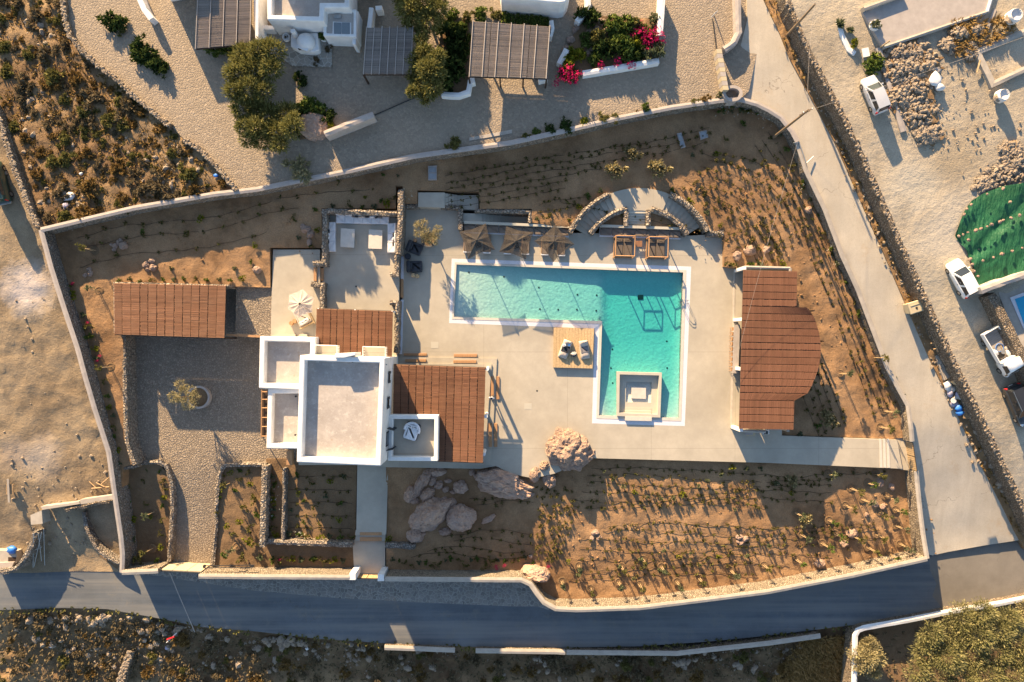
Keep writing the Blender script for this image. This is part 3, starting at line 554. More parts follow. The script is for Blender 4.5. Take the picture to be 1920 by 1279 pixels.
ld = thing('pool_ladder', 'bent steel pool ladder on the east edge of the pool', 'ladder', P(1278, 567, 0))
for dv in (-3.2, 3.2):
    pts = [Vector(P(1288, 567 + dv, 0)) + Vector((0, 0, z)) + Vector((-dx, 0, 0)) for dx, z in ((0, 0), (0, .8), (.15, .95), (.5, .95), (.68, .8), (.72, 0), (.72, -1.1))]
    put('rail', MB().tube(smoothline(pts, .15), .028, 6), M['metal'], ld)
for k in range(3): put('rung', MB().cbox(P(1275.5, 567, -.3 - .28 * k), (.12, .4, .03)), M['metal'], ld)
# sunken seating box in the pool
jz = thing('sunken_lounge', 'square cast concrete sunken seating box standing in the pool', 'seating pit', P(1199, 739, -1))
o_ = PX([(1157, 697), (1241, 699), (1238, 783), (1157, 780)], .2); i_ = PX([(1162, 702), (1236, 704), (1233, 777), (1161, 774)], .2); s_ = PX([(1174, 716), (1222, 717), (1221, 755), (1173, 754)], -.4); i2 = PX([(1162, 702), (1236, 704), (1233, 777), (1161, 774)], -.4)
put('box_wall', MB().ring(o_, i_, -2.1, .22), M['jacuzzi'], jz); put('seat', MB().ring(i2, s_, -2, -.35), M['jacuzzi'], jz); put('floor_slab', MB().prism(s_, -1.2, -.8), M['jacuzzi'], jz)
put('table', MB().prism(PX([(1184, 725), (1211, 726), (1211, 748), (1184, 747)], -.35), -.9, -.32), M['coping'], jz)
for k in range(5): put('step', MB().prism(PX([(1172, 754 + 5.2 * k), (1221, 755 + 5.2 * k), (1221, 760.2 + 5.2 * k), (1172, 759.2 + 5.2 * k)], -.2), -1, -.62 + .16 * k), M['jacuzzi'], jz)
put('bridge_slab', MB().prism(PX([(1172, 780.5), (1222, 781.5), (1222, 789.5), (1172, 788.5)], .25), -.05, .26), M['coping'], jz)
# arc stairs and platform
AC = Vector(P(1197, 500, .6)[:2]); pr = 75 / 1280 * .99
def arc(r, a0, a1, n=14): return [(AC.x + r * pr * math.cos(rad(a0 + (a1 - a0) * k / n)), AC.y + r * pr * math.sin(rad(a0 + (a1 - a0) * k / n))) for k in range(n + 1)]
put('arc_platform', MB().prism(arc(146, 67, 113) + arc(104, 113, 67), -.5, 1.05), M['deck'], kind='structure')
for nm, lab, a0, a1 in (('curved_stairs', 'curved concrete stairs west of the round platform', 113, 148), ('curved_stairs', 'curved concrete stairs east of the round platform', 67, 33)):
    cs = thing(nm, lab, 'stairs', (*arc(120, a0, a1)[7], 0))
    for k in range(8):
        b0, b1 = a0 + (a1 - a0) * k / 8, a0 + (a1 - a0) * (k + 1) / 8; put('step', MB().prism(arc(140, b0, b1, 3) + arc(108, b1, b0, 3), -.4, .93 - .118 * k), M['deck'], cs)
for lab, r, a0, a1, zt in (('outer stone wall curving round the western arc stairs', 144, 112, 154, 1.5), ('outer stone wall curving round the eastern arc stairs', 144, 67, 27, 1.5), ('inner stone wall of the western arc stairs', 109, 102, 146, 1.35), ('inner stone wall of the eastern arc stairs', 109, 78, 33, 1.35)):
    put('curved_wall', wall_mb(arc(r, a0, a1, 20), .55, lambda u, v, zt=zt: lin(v, [375, 440], [zt, zt - .35]), -.4, .45, .05, .04, int(r + a0)), M['stone'], label=lab, cat='wall')
cst = thing('middle_steps', 'narrow dark straight steps below the round platform', 'steps', P(1194, 408, .4))
for k in range(6): put('step', MB().prism(PX([(1178, 395.5 + 4.7 * k), (1210, 396 + 4.7 * k), (1210, 400.8 + 4.7 * k), (1178, 400.3 + 4.7 * k)], .8), -.3, 1.0 - .11 * k), M['jacuzzi'], cst)
for u, lab in ((1173.5, 'short stone wall left of the straight steps'), (1215, 'short stone wall right of the straight steps')):
    put('stair_wall', wall_mb(PX([(u, 394), (u + .5, 424)], 1.0), .48, 1.2, -.3, .4, .04, .03, int(u)), M['stone'], label=lab, cat='wall')
for pl in ([(1122, 424), (1132, 414), (1150, 402), (1170, 396), (1170, 424)], [(1219, 397), (1240, 404), (1262, 417), (1274, 426), (1219, 425)]):
    patch('planting_bed', PX(pl, .5), lambda u, v: .5, M['garden'], .4, .08, 1.2, -.3)
# ------------------------------------------------------------------ walls
def wall(name, pts, w, zt, zb, mat, label, step=.6, jit=.03, capj=.02, seed=1, cat='wall', cap=None):
    o = put(name, wall_mb(pts, w, zt, zb, step, jit, capj, seed), mat, label=label, cat=cat)
    if cap:
        c = wall_mb(pts, w + .1, (lambda u, v: (zt(u, v) if callable(zt) else zt) + .09), (lambda u, v: (zt(u, v) if callable(zt) else zt) - .02), step, .008, .004, seed); put('coping', c, cap, o)
    return o
wall('boundary_wall', N1 + NE[1:], .42, lambda u, v: z_n1(u, v) - .09, -2, M['stone'], 'long straight north boundary wall with smooth pale coping', cap=M['cap_lilac'])
wall('boundary_wall', W2[1:] if False else W2, .42, lambda u, v: z_w2(u, v) - .09, -3.5, M['stone_grey'], 'long west boundary wall running down to the road', cap=M['cap_lilac'], seed=2)
wall('boundary_wall', E1, .40, lambda u, v: z_e1(u, v) - .09, -3, M['gabion'], 'east boundary wall along the concrete lane', cap=M['cap'], seed=3)
wall('boundary_wall', E2, .40, lambda u, v: z_e1(u, v) - .09, -3.5, M['gabion'], 'short east boundary wall south of the timber gate', cap=M['cap'], seed=4)
wall('boundary_wall', S1, .42, SZ - .09, -3.2, M['gabion'], 'short front wall between the drive gate and west wall', cap=M['cap'], seed=5)
wall('boundary_wall', S2, .42, SZ - .09, -3.2, M['gabion'], 'front boundary wall between drive gate and white gateposts', cap=M['cap'], seed=6)
wall('boundary_wall', S3, .42, SZ - .09, -3.2, M['gabion'], 'long curving front boundary wall beside the asphalt road', cap=M['cap'], seed=7)
def drystone(name, pts, w, zt, zb, label, seed, mat='rubble_wall', top=True, size=.16, dens=5):
    o = wall(name, pts, w, zt, zb, M[mat], label, .4, .07, .07, seed)
    if top:                                # loose stones laid along the top
        q = dense([(p[0], p[1]) for p in pts], .35); rs = random.Random(seed); mb = MB()
        for i in range(len(q) - 1):
            d = (q[i + 1] - q[i]).normalized(); k = Vector((-d.y, d.x))
            for _ in range(dens):
                p = q[i].lerp(q[i + 1], rs.random()) + k * rs.uniform(-.45, .45) * w; z = zt(*UV(p.x, p.y)) if callable(zt) else zt
                s = size * rs.uniform(.6, 1.4); mb.rock((p.x, p.y, z), (s, s * rs.uniform(.6, .9), s * .55), 1, .3, rs.randint(0, 999), rs.uniform(0, 6))
        put('loose_stones', mb, M['rubble'], o, kind='stuff')
    return o
drystone('dry_stone_wall', W5[:10], .5, 3.5, 1, 'dry stone wall winding along the upper paved drive', 11)
drystone('dry_stone_wall', W5[10:], .5, 3.4, 1, 'short dry stone wall running down to the north wall', 12)
drystone('dry_stone_wall', W6, .55, 2.95, .5, 'old dry stone wall beside the green van', 13, dens=7)
RWtop = [P(u, v, z_east(u, v) + 1.95)[:2] for u, v in RT]
drystone('retaining_wall', RWtop, .55, lambda u, v: z_east(u, v) + 2.0, -4, 'long rubble retaining wall between lane and upper yard', 14, dens=3)
# face of that retaining wall leans outward to the lane: its foot follows the verge
foot = [Vector((*P(u, v, z_east(u, v))[:2], z_east(u, v) - .1)) for u, v in RW]; top = [Vector((a[0], a[1], z_east(u, v) + 1.95)) for a, (u, v) in zip(RWtop, RT)]
# courtyard, drive and lounge walls
IW = line([(226, 600), (231, 640), (234, 760), (237, 830), (252, 872)], .85)
wall('retaining_wall', IW, .45, .85, -2.5, M['stone'], 'stone retaining wall on the west side of the courtyard', .4, .05, .04, 21)
wall('retaining_wall', line([(226, 880), (258, 873)], .2), .4, .2, -2.5, M['stone'], 'stub of stone wall at the foot of courtyard retaining wall', .4, .05, .04, 22)
wall('drive_wall', smoothline(line([(256, 869), (300, 868), (314, 884), (320, 920), (318, 975), (309, 1058)], -.55), .6), .42, lambda u, v: lin(v, [870, 1050], [-.5, -1.3]), -3.2, M['stone'], 'low stone wall left of the cobbled drive with rounded corner', .45, .05, .03, 23)
wall('drive_wall', smoothline(line([(500, 872), (432, 872), (414, 882), (404, 930), (401, 990)], -.6), .6) + line([(398, 1060)], -1.3), .42, lambda u, v: lin(v, [870, 1050], [-.55, -1.3]), -3.2, M['stone'], 'low stone wall right of the cobbled drive with rounded corner', .45, .05, .03, 24)
wall('garden_wall', line([(496, 874), (491, 1026)], .3), .6, .3, -3, M['stone'], 'thick stone wall between front beds south of the house', .4, .05, .04, 25)
wall('garden_wall', line([(533, 878), (530, 1012)], -.3), .35, -.3, -3, M['stone_grey'], 'thin stone wall edging the dark bed south of the house', .4, .05, .04, 26)
wall('garden_wall', line([(491, 1016), (660, 1022)], -.3), .55, -.3, -3, M['stone'], 'low stone wall left of the front path steps', .4, .05, .04, 27)
wall('garden_wall', line([(722, 1023), (778, 1026)], -.3), .55, -.3, -3, M['stone_grey'], 'short low stone wall right of the front path steps', .4, .05, .04, 28)
wall('terrace_wall', line([(608, 392), (608, 440), (607, 494), (586, 493)], 2.05), .5, 2.05, -1, M['stone'], 'stone wall west of the sofa terrace', .4, .05, .04, 31)
wall('terrace_wall', line([(583, 533), (604, 534), (603, 582)], 1.7), .5, 1.7, -1, M['stone'], 'short angled stone wall above the brown pergola', .4, .05, .04, 32)
wall('terrace_wall', line([(612, 395), (744, 400)], 2.05), .5, 2.05, -1, M['stone'], 'stone wall behind the long white sofa', .4, .05, .04, 33)
wall('terrace_wall', line([(751, 355), (750, 420), (746, 476)], 2.3), .55, 2.3, -1, M['stone'], 'tall stone wall between sofa terrace and pool deck', .4, .05, .04, 34)
wall('terrace_wall', line([(744, 478), (743, 514), (731, 514)], 1.75), .45, 1.75, -1, M['stone'], 'stone wall corner above the deck steps', .4, .05, .04, 35)
wall('terrace_wall', line([(731, 568), (745, 568), (744, 585), (742, 662)], 1.75), .45, 1.75, -1, M['stone'], 'stone wall below the deck steps beside the brown pergola', .4, .05, .04, 36)
b_ = MB().prism(PX([(752, 390), (757, 390), (756, 524), (751, 524)], .3), -.1, .16).prism(PX([(751, 562), (756, 562), (753, 664), (748, 664)], .3), -.1, .16); put('plinth', b_, M['tile'], label='pale tiled plinth at the foot of the terrace wall', cat='plinth')
wall('stair_wall', line([(757, 386), (786, 385)], .9), .5, .9, -.5, M['stone'], 'short stone wall left of the deck landing', .4, .05, .03, 37)
wall('stair_wall', line([(826, 386), (863, 388), (863, 431)], .9), .5, .9, -.5, M['stone'], 'stone wall corner beside the charcoal parasols', .4, .05, .03, 38)
wall('stair_wall', line([(890, 395), (994, 397), (994, 418)], .9), .42, .9, -1, M['stone'], 'stone wall enclosing the sunken service stairs', .4, .05, .03, 39)
wall('stair_wall', line([(1326, 437), (1357, 438)], .75), .65, .75, -.5, M['stone'], 'stone wall end at the foot of the eastern arc stairs', .4, .05, .03, 40)
sv = thing('service_stairs', 'sunken pale stairs behind the left lounge bench', 'stairs', P(930, 407, -1))
for k in range(9): put('step', MB().prism(PX([(868 + 36 * (k > 0) + 7 * max(k - 1, 0), 400), (904 + 7 * k, 401), (904 + 7 * k, 417), (868 + 36 * (k > 0) + 7 * max(k - 1, 0), 416)], .2), -2, .28 - .16 * k), M['jacuzzi'], sv)
put('pit_floor', MB().prism(PX([(960, 400), (992, 401), (992, 418), (960, 417)], -1), -2, -1.1), M['jacuzzi'], sv)
# timber step boxes
def treads(label, boxes, z0, group=None):
    t = thing('timber_steps', label, 'steps', P(boxes[0][0], boxes[0][1], z0 - .3))
    for (u0, v0, u1, v1, z) in boxes: put('tread', MB().prism(PX([(u0, v0), (u1, v0), (u1, v1), (u0, v1)], z), z - .5, z), M['teak'], t, bevel=.015)
treads('two timber step boxes between west terrace and sofa terrace', [(588, 501, 593.5, 527, 1.05), (600.5, 503, 606, 526, .8)], .6)
treads('two timber step boxes down to the pool deck', [(738.5, 520, 744, 562, .55), (751, 523, 756, 558, .2)], .3)
patch('pergola_plinth', PX([(735, 669), (932, 672), (921, 872), (735, 872)], .1), lambda u, v: .14, M['deck'], 3, 0, 1, -.2)
patch('pergola_floor', PX([(735, 681), (922, 683), (908, 872), (735, 872)], .28), lambda u, v: .29, M['deck'], 3, 0, 1, -.2)
treads('timber step boxes north of the eastern pergola, near the house', [(757, 662.5, 800, 667, .14), (760, 673.5, 799, 678.5, .29)], .3)
treads('timber step boxes north of the eastern pergola, near its post', [(851, 664, 894.5, 669.5, .14), (850, 675.5, 893, 681, .29)], .3)
treads('timber step boxes east of the pergola, upper pair', [(920.5, 706, 926, 749, .29), (931, 706, 936.5, 749, .14)], .3)
treads('timber step boxes east of the pergola, lower pair', [(916.5, 794, 922.5, 838, .29), (926.5, 794, 932.5, 838, .14)], .3)
# gates
gt = thing('drive_gate', 'cream sliding drive gate of three wide panels', 'gate', P(336, 1070, ZR))
GL = [Vector((*p, 0)) for p in line([(296, 1068), (378, 1072)], .35)]
for k in range(3):
    a, b = GL[0].lerp(GL[1], k / 3 + .006), GL[0].lerp(GL[1], (k + 1) / 3 - .006); n_ = Vector((0, .05, 0)); put('panel', MB().prism([(a + n_)[:2], (b + n_)[:2], (b - n_)[:2], (a - n_)[:2]], ZR + .1, .35), M['plastic_beige'], gt)
put('rail', MB().tube([(p.x, p.y - .12, .38) for p in GL], .05, 6), M['dark_metal'], gt)
g2 = thing('sliding_rail', 'dark steel gate frame lying along the front wall top', 'gate frame', P(430, 1062, .2))
for v in (1059.5, 1063.5): put('bar', MB().tube([P(380, v + 1.5, .4), P(478, v, .4)], .05, 5), M['dark_metal'], g2)
for u in (384, 474): put('roller', MB().lathe(P(u, 1061, .35), [(.01, 0), (.16, 0), (.16, .16), (.01, .16)], 10), M['dark_metal'], g2)
for (a, b, lab) in (((655, 1085), (668, 1068), 'white gatepost left of the slatted front gate'), ((708, 1087), (721, 1069), 'white gatepost right of the slatted front gate')):
    x0, y0, _ = P(a[0], a[1], .9); put('gatepost', MB().prism(PX([(a[0], a[1] - 10), (a[0] + 12, a[1] - 10), (a[0] + 12, a[1] + 3), (a[0], a[1] + 3)], .95), ZR - .2, .95), M['white'], bevel=.04, label=lab, cat='gatepost')
def slatgate(label, a, b, z0, z1, n):
    t = thing('slatted_gate', label, 'gate', (a[0], a[1], z0)); a, b = Vector(a[:2]), Vector(b[:2]); d = (b - a); k = Vector((-d.y, d.x)).normalized() * .04
    for i in range(2):
        p, q = a.lerp(b, i * .5 + .01), a.lerp(b, i * .5 + .49); put('leaf_frame', MB().tube([(*p, z0), (*p, z1), (*q, z1), (*q, z0), (*p, z0)], .04, 4), M['dark'], t)
        for j in range(n):
            r, s = p.lerp(q, (j + .1) / n), p.lerp(q, (j + .9) / n); put('slat', MB().prism([(r + k), (s + k), (s - k), (r - k)], z0 + .05, z1 - .05), M['bamboo'], t)
slatgate('slatted timber front gate between the white gateposts', P(667, 1083, -.3), P(709, 1084, -.3), -1.4, -.1, 6)
slatgate('slatted timber gate at the east end of the walkway', P(1709, 829, .7), P(1717, 883, .7), -1.0, .95, 7)
gs = thing('gate_steps', 'three thin pale steps at the east end of the walkway', 'steps', P(1655, 850, 0))
for k in range(3): put('step', MB().prism(PX([(1649 + 7 * k, 823), (1653 + 7 * k, 823), (1655 + 7 * k, 877), (1650 + 7 * k, 877)], .03), -.1, .03 + .008 * k), M['coping'], gs)
# roadside walls south of the asphalt
wall('roadside_wall', line([(721, 1214), (853, 1219)], -1.75), .45, -1.75, -5.5, M['rubble_wall'], 'broken low wall below the road, western piece', .5, .04, .03, 51, cap=M['cap'])
wall('roadside_wall', line([(892, 1220), (1040, 1222), (1060, 1223)], -1.75), .45, -1.75, -5.5, M['rubble_wall'], 'broken low wall below the road, middle piece', .5, .04, .03, 52, cap=M['cap'])
wall('roadside_wall', line([(1062, 1223), (1270, 1225), (1340, 1217), (1440, 1206), (1538, 1192)], -1.75), .45, -1.75, -5.5, M['rubble_wall'], 'long low wall below the road, eastern piece', .5, .04, .03, 53, cap=M['cap'])
wall('garden_wall', line([(1601, 1300), (1602, 1240), (1603, 1192), (1608, 1182), (1620, 1177), (1700, 1163), (1790, 1145), (1870, 1132), (1960, 1114)], -1.5), .5, -1.5, -4.5, M['rubble_wall'], 'white topped wall round the low corner garden', .5, .03, .02, 54, cap=M['white'])
# walls by the dirt entrance at lower left
wall('entrance_wall', line([(214, 938), (180, 943), (150, 951), (122, 956)], -.2), .5, -.2, -3, M['rubble_wall'], 'rough stone wall above the dark pit by the dirt entrance', .4, .05, .04, 61)
wall('entrance_wall', smoothline(line([(156, 960), (160, 985), (170, 1010), (188, 1036), (222, 1058)], -.9), .5), .4, -.9, -4, M['stone_grey'], 'curved stone wall beside the west boundary wall', .4, .05, .03, 62)
wall('entrance_wall', smoothline(line([(66, 998), (60, 1015), (52, 1035), (38, 1058), (18, 1071), (-20, 1073)], -.3), .5), .55, -.3, -4, M['stone_grey'], 'curved stone wall at the corner of the dirt entrance', .4, .05, .04, 63)
put('concrete_beam', MB().prism(PX([(76, 950), (128, 944), (148, 940), (150, 945), (80, 956)], -.1), -1.6, -.1), M['cap'], label='thin concrete beam across the dirt entrance', cat='beam')
put('concrete_beam', MB().prism(PX([(150, 937), (212, 928), (212, 936), (150, 946)], -.2), -1.6, -.2), M['cap'], label='broad pale concrete slab joining the west boundary wall', cat='slab')
put('concrete_pier', MB().prism(PX([(57, 966), (78, 957), (80, 982), (58, 984)], -.2), -4, -.2), M['cap'], label='square concrete pier at the dirt entrance', cat='pier')
patch('pit_floor', PX([(162, 966), (222, 950), (227, 1068), (190, 1040), (170, 1008)], -2.6), lambda u, v: -2.2, M['damp'], .5, .1, 1, -5)
sc_ = thing('scaffold_frame', 'thin steel scaffold frame against the entrance wall', 'scaffold', P(75, 1030, -2.2))
for a, b in (((63, 1000, .2), (62, 1064, -1.9)), ((78, 998, .2), (64, 1062, -1.9)), ((72, 1000, .2), (78, 1052, -1.9)), ((63, 1032, -.8), (78, 1026, -.8)), ((82, 992, .1), (84, 1060, -2.0))): put('pole', MB().tube([P(*a), P(*b)], .035, 5), M['grey_metal'], sc_)
# neighbours' white garden walls
DZ = 3.0
def white_wall(pts, w, z, label, **k): return wall('white_wall', smoothline(line(pts, z), .7) if len(pts) > 2 else line(pts, z), w, z, DZ - .6, M['white'], label, .5, .01, .01, 3, **k)
white_wall([(256, -20), (262, 0), (270, 18), (283, 35)], .55, 4.2, 'curved white wall at the top of the paved drive')
white_wall([(704, 15), (716, 14)], .45, 4.3, 'stub of white wall beside the small reed pergola'); white_wall([(696, 14), (692, 52)], .45, 4.3, 'thin white wall leading to the small reed pergola')
white_wall([(1034, 38), (1036, 52), (1031, 68)], .4, 4.2, 'short curved white wall right of the large reed pergola')
white_wall([(828, 176), (860, 178), (878, 172), (882, 150)], .5, 3.8, 'low white wall rounding the dark hedge bed'); white_wall([(884, 142), (887, 156)], .5, 4.0, 'white post wall at the corner of large reed pergola')
white_wall([(1102, -15), (1103, 8), (1094, 26), (1082, 40)], .55, 4.2, 'curved white wall left of the flower bed'); white_wall([(1243, -15), (1240, 30), (1237, 66)], .6, 4.4, 'straight white wall beside the magenta flowers')
white_wall([(1063, 92), (1049, 119)], .6, 4.0, 'short slanting white wall left of the flower bed'); white_wall([(1093, 137), (1160, 126), (1236, 113)], .55, 3.9, 'long low white wall below the flower bed')
white_wall([(1010, 150), (1026, 146)], .4, 3.9, 'white base block under the large reed pergola')
wall('lane_wall', smoothline(line([(1384, -15), (1385, 40), (1386, 60), (1378, 78), (1358, 92)], 3.9), .6), .6, 3.9, 2, M['cap_lilac'], 'thick rounded wall between paved drive and lane', .5, .02, .02, 71)
x, y, _ = P(1374, 175, 3.6); put('well_wall', MB().ring([(x + 1.05 * math.cos(a), y + .85 * math.sin(a)) for a in np.linspace(0, 6.283, 25)[:-1]], [(x + .72 * math.cos(a), y + .55 * math.sin(a)) for a in np.linspace(0, 6.283, 25)[:-1]], 2.2, 3.6), M['cap_lilac'], label='round masonry planter ring at the corner of the north wall', cat='planter')
gg = thing('barrier_gate', 'pale slatted sliding gate between drive and lane', 'gate', P(1355, 130, 3))
for k in range(9):
    t = k / 9; p = line([(1348 + 15 * t * .9, 92 + 77 * t), (1348 + 15 * (t + .1) * .9, 92 + 77 * (t + .105))], 4.1); put('panel', MB().prism([(p[0][0] - .28, p[0][1]), (p[0][0] + .28, p[0][1]), (p[1][0] + .28, p[1][1]), (p[1][0] - .28, p[1][1])], 3.0, 4.1), M['cap_lilac'] if k % 2 else M['plastic_beige'], gg)
put('track', MB().tube([P(1336, 35, 3.04), P(1344, 98, 3.04)], .05, 4), M['dark_metal'], gg); put('motor_post', MB().tube([P(1338, 26, 3.0), P(1342, 24, 4.3)], .06, 6), M['grey_metal'], gg); put('arm', MB().tube([P(1333, 33, 4.2), P(1346, 20, 4.25)], .05, 6), M['grey_metal'], gg)
patch('stone_terrace', PX([(484, 60), (622, 60), (622, 125), (547, 123), (530, 110), (484, 100)], 3.25), lambda u, v: 3.2, M['terrace'], 1, .01, 1, 2.8)
patch('west_drive_kerb', PX([(880, 258), (960, 243)], 3.05) + PX([(960, 250), (880, 264)], 3.05), lambda u, v: 3.06, M['cap'], 2, 0, 1, 2.9)
wall('garden_wall', line([(608, 251), (700, 214)], 4.6), .65, 4.6, 2.5, M['cap_lilac'], 'pinkish rendered wall below the neighbour courtyard', .5, .02, .02, 72)
put('gate_track', MB().tube([P(702, 216, 3.05), P(780, 182, 3.05)], .06, 4), M['dark_metal'], label='dark gate track crossing the neighbour courtyard paving', cat='gate track')
# ------------------------------------------------------------------ reed roofs
def lerp2(a, b, t): return (a[0] + (b[0] - a[0]) * t, a[1] + (b[1] - a[1]) * t)
def reed_panel(q, z, mat, parent, pitch=.06, over=.05, seed=0, gap=.012, double=False, name='reed_panel'):
    """q: four plan corners; reeds run from edge q0-q3 to edge q1-q2 (across the panel)"""
    rs = random.Random(seed); L = math.dist(q[0], q[3]); n = max(4, int(L / pitch)); W_ = math.dist(q[0], q[1]); mb = MB()
    for i in range(n):
        t0, t1 = (i + .04) / n, (i + .96) / n; a, b, c, d = lerp2(q[0], q[3], t0), lerp2(q[1], q[2], t0), lerp2(q[1], q[2], t1), lerp2(q[0], q[3], t1)
        e0, e1 = (gap + rs.uniform(0, over)) / W_, 1 - (gap + rs.uniform(0, over)) / W_; h = z + rs.uniform(-.008, .01); jt = rs.uniform(-.25, .25) / n
        a2, b2, c2, d2 = lerp2(a, b, e0), lerp2(a, b, e1), lerp2(d, c, e1), lerp2(d, c, e0); m1, m2 = lerp2(a2, d2, .5), lerp2(b2, c2, .5)
        mb.add([(*a2, h - .03), (*b2, h - .03), (*m1, h + .012), (*m2, h + .012), (*d2, h - .03), (*c2, h - .03)], [(0, 1, 3, 2), (2, 3, 5, 4)])
    return put(name, mb, mat, parent)
def pergola(name, label, corners, z, n, along, mat, ground, posts, group=None, pitch=.06, poles=None, cat='pergola', fascia='dark', seed=0, overlap=()):
    """corners TL TR BR BL (plan). along: panels are strips side by side along 'x' or 'y'"""
    tl, tr, br, bl = corners; cx = sum(p[0] for p in corners) / 4; cy = sum(p[1] for p in corners) / 4
    t = thing(name, label, cat, (cx, cy, ground)); rs = random.Random(seed)
    put('roof_deck', MB().prism([lerp2(lerp2(tl, br, .0), br, .004), lerp2(tr, bl, .004), lerp2(br, tl, .004), lerp2(bl, tr, .004)], z - .12, z - .06), M['dark'], t)
    ts = [0.0]
    for k in range(n): ts.append(ts[-1] + rs.uniform(.95, 1.05))
    ts = [x / ts[-1] for x in ts]
    for k in range(n):
        t0, t1 = ts[k], ts[k + 1]
        if along == 'x': q = [lerp2(tl, tr, t0), lerp2(tl, tr, t1), lerp2(bl, br, t1), lerp2(bl, br, t0)]
        else: q = [lerp2(bl, tl, 1 - t1), lerp2(bl, tl, 1 - t0), lerp2(br, tr, 1 - t0), lerp2(br, tr, 1 - t1)]
        reed_panel(q, z + rs.uniform(-.006, .006), mat, t, pitch, .03 if k not in overlap else .09, seed * 50 + k)
    for (px_, py_) in posts: put('post', MB().cbox((px_, py_, ground), (.16, .16, z - .12 - ground)), M[fascia] if fascia != 'white' else M['white'], t)
    for a, b in ((tl, tr), (bl, br)): put('beam', MB().tube([(*a, z - .2), (*b, z - .2)], .08, 4), M['dark'], t)
    if poles:
        for k in range(poles):
            a, b = lerp2(tl, tr, (k + .04) / (poles - .92)), lerp2(bl, br, (k + .04) / (poles - .92)); put('pole', MB().tube([(*lerp2(a, b, -.02), z + .06), (*lerp2(a, b, 1.01), z + .06)], .045, 6), M['cap_lilac'], t)
    return t
def quad(z, *p): return PX(p, z)
CPZ = 2.7; cp = quad(CPZ, (213, 531), (424, 536), (421, 634), (214, 627)); pergola('carport', 'large reed roofed carport beside the cobbled courtyard', cp, CPZ, 13, 'x', M['reed_carport'], -1.2, [lerp2(cp[3], cp[2], k) for k in (.03, .35, .68, .97)] , seed=1, overlap=(3, 5, 7, 10))
wall('carport_wall', [lerp2(cp[0], cp[1], -.01), lerp2(cp[0], cp[1], 1.02)], .3, CPZ - .16, -2, M['stone'], 'stone wall along the back of the carport', .5, .03, .02, 41)
wall('carport_wall', [lerp2(cp[0], cp[3], .0), lerp2(cp[0], cp[3], .97)], .3, CPZ - .16, -2, M['stone'], 'stone side wall along the west end of the carport', .5, .03, .02, 42)
put('timber_beam', MB().prism(quad(1.2, (424, 626), (488, 629), (488, 633), (424, 630)), 1.0, 1.22), M['teak'], label='timber lintel between the carport and the white house', cat='beam'); put('lintel_post', MB().cbox(P(487, 631, -1.2), (.2, .2, 2.2)), M['white'], label='white post carrying the timber lintel', cat='post')
np_ = quad(3.4, (593, 579), (737, 584), (735, 670), (591, 662)); pergola('pergola', 'small brown reed pergola north of the white house', np_, 3.4, 11, 'x', M['reed'], .6, [lerp2(np_[0], np_[1], .02), lerp2(np_[0], np_[1], .5), lerp2(np_[0], np_[1], .985)], seed=2, overlap=(2, 5, 8), fascia='white')
ep = quad(3.2, (738, 684), (911, 690), (906, 868), (735, 862)); pergola('pergola', 'large brown reed pergola with balcony over its corner', ep, 3.2, 12, 'x', M['reed'], .28, [], seed=3, overlap=(2, 4, 7, 10))
for (u, v, lab) in ((913.5, 692, 'white round pergola column at the north corner'), (911, 781, 'white round pergola column in the middle'), (907, 852, 'white round pergola column at the south corner')):
    x, y, _ = P(u, v, 3.0); put('column', MB().lathe((x, y, .28), [(.2, 0), (.18, 1.2), (.16, 2.4), (.2, 2.55), (.2, 2.7)], 14), M['white'], smooth=False, label=lab, cat='column')
# pavilion with the curved outline
pv = thing('pavilion', 'bar pavilion with curved chestnut reed roof east of the pool', 'pavilion', P(1440, 655, 0)); zp = 3.1
Lx = lambda v: lin(v, [506, 804], [1394, 1386]); Rx = lambda v: lin(v, [509, 574, 574.5, 577, 595, 620, 640, 655, 677, 700, 722, 738.5, 739, 805], [1495, 1494, 1512, 1517, 1528, 1536, 1539, 1539.5, 1538, 1531, 1522, 1512, 1490, 1488])
vs_ = [506]; R4 = random.Random(4)
while vs_[-1] < 795: vs_.append(vs_[-1] + 13.55)
vs_[-1] = 804.5; sl_ = lambda u: (u - 1390) * .018
outl = [P(Lx(v), v, zp)[:2] for v in (506, 804)] + [P(Rx(v), v + sl_(Rx(v)), zp)[:2] for v in (804, 739.2, 738, 722, 700, 677, 655, 640, 620, 595, 577, 574.2, 573, 509)]
put('roof_deck', MB().prism(outl, zp - .13, zp - .06), M['dark'], pv)
for k in range(len(vs_) - 1):
    v0, v1 = vs_[k], vs_[k + 1]; r0, r1 = Rx(min(v0 + 1, 804)), Rx(v1 - 1)
    q = [P(Lx(v1), v1, zp)[:2], P(Lx(v0), v0, zp)[:2], P(r0, v0 + sl_(r0), zp)[:2], P(r1, v1 + sl_(r1), zp)[:2]]
    reed_panel(q, zp + R.uniform(-.006, .006), M['reed_pav'], pv, .065, .03 if k % 6 != 4 else .09, 400 + k, .016)
for u in (1400, 1440, 1480): put('beam', MB().tube([P(u, 510, 2.9), P(u - 6, 800, 2.9)], .09, 4), M['dark'], pv)
fw = lambda a, b, z, w=.3, z0=-.3: put('wall', wall_mb(PX([a, b], z) if False else [P(*a, 0)[:2], P(*b, 0)[:2]], w, z, z0, 3, 0, 0), M['cap'], pv)
fw((1378, 507), (1372, 803), .10, .35)                     # plinth along the front
for v in (508, 600, 690, 800): put('pillar', MB().cbox(P(1379 - (v - 508) * .02, v, 0), (.34, .34, 2.95)), M['white'], pv)
fw((1380, 506), (1462, 508), 2.9, .3); fw((1462, 508), (1458, 803), 2.9, .3); fw((1372, 802), (1420, 804), 2.6, .3)
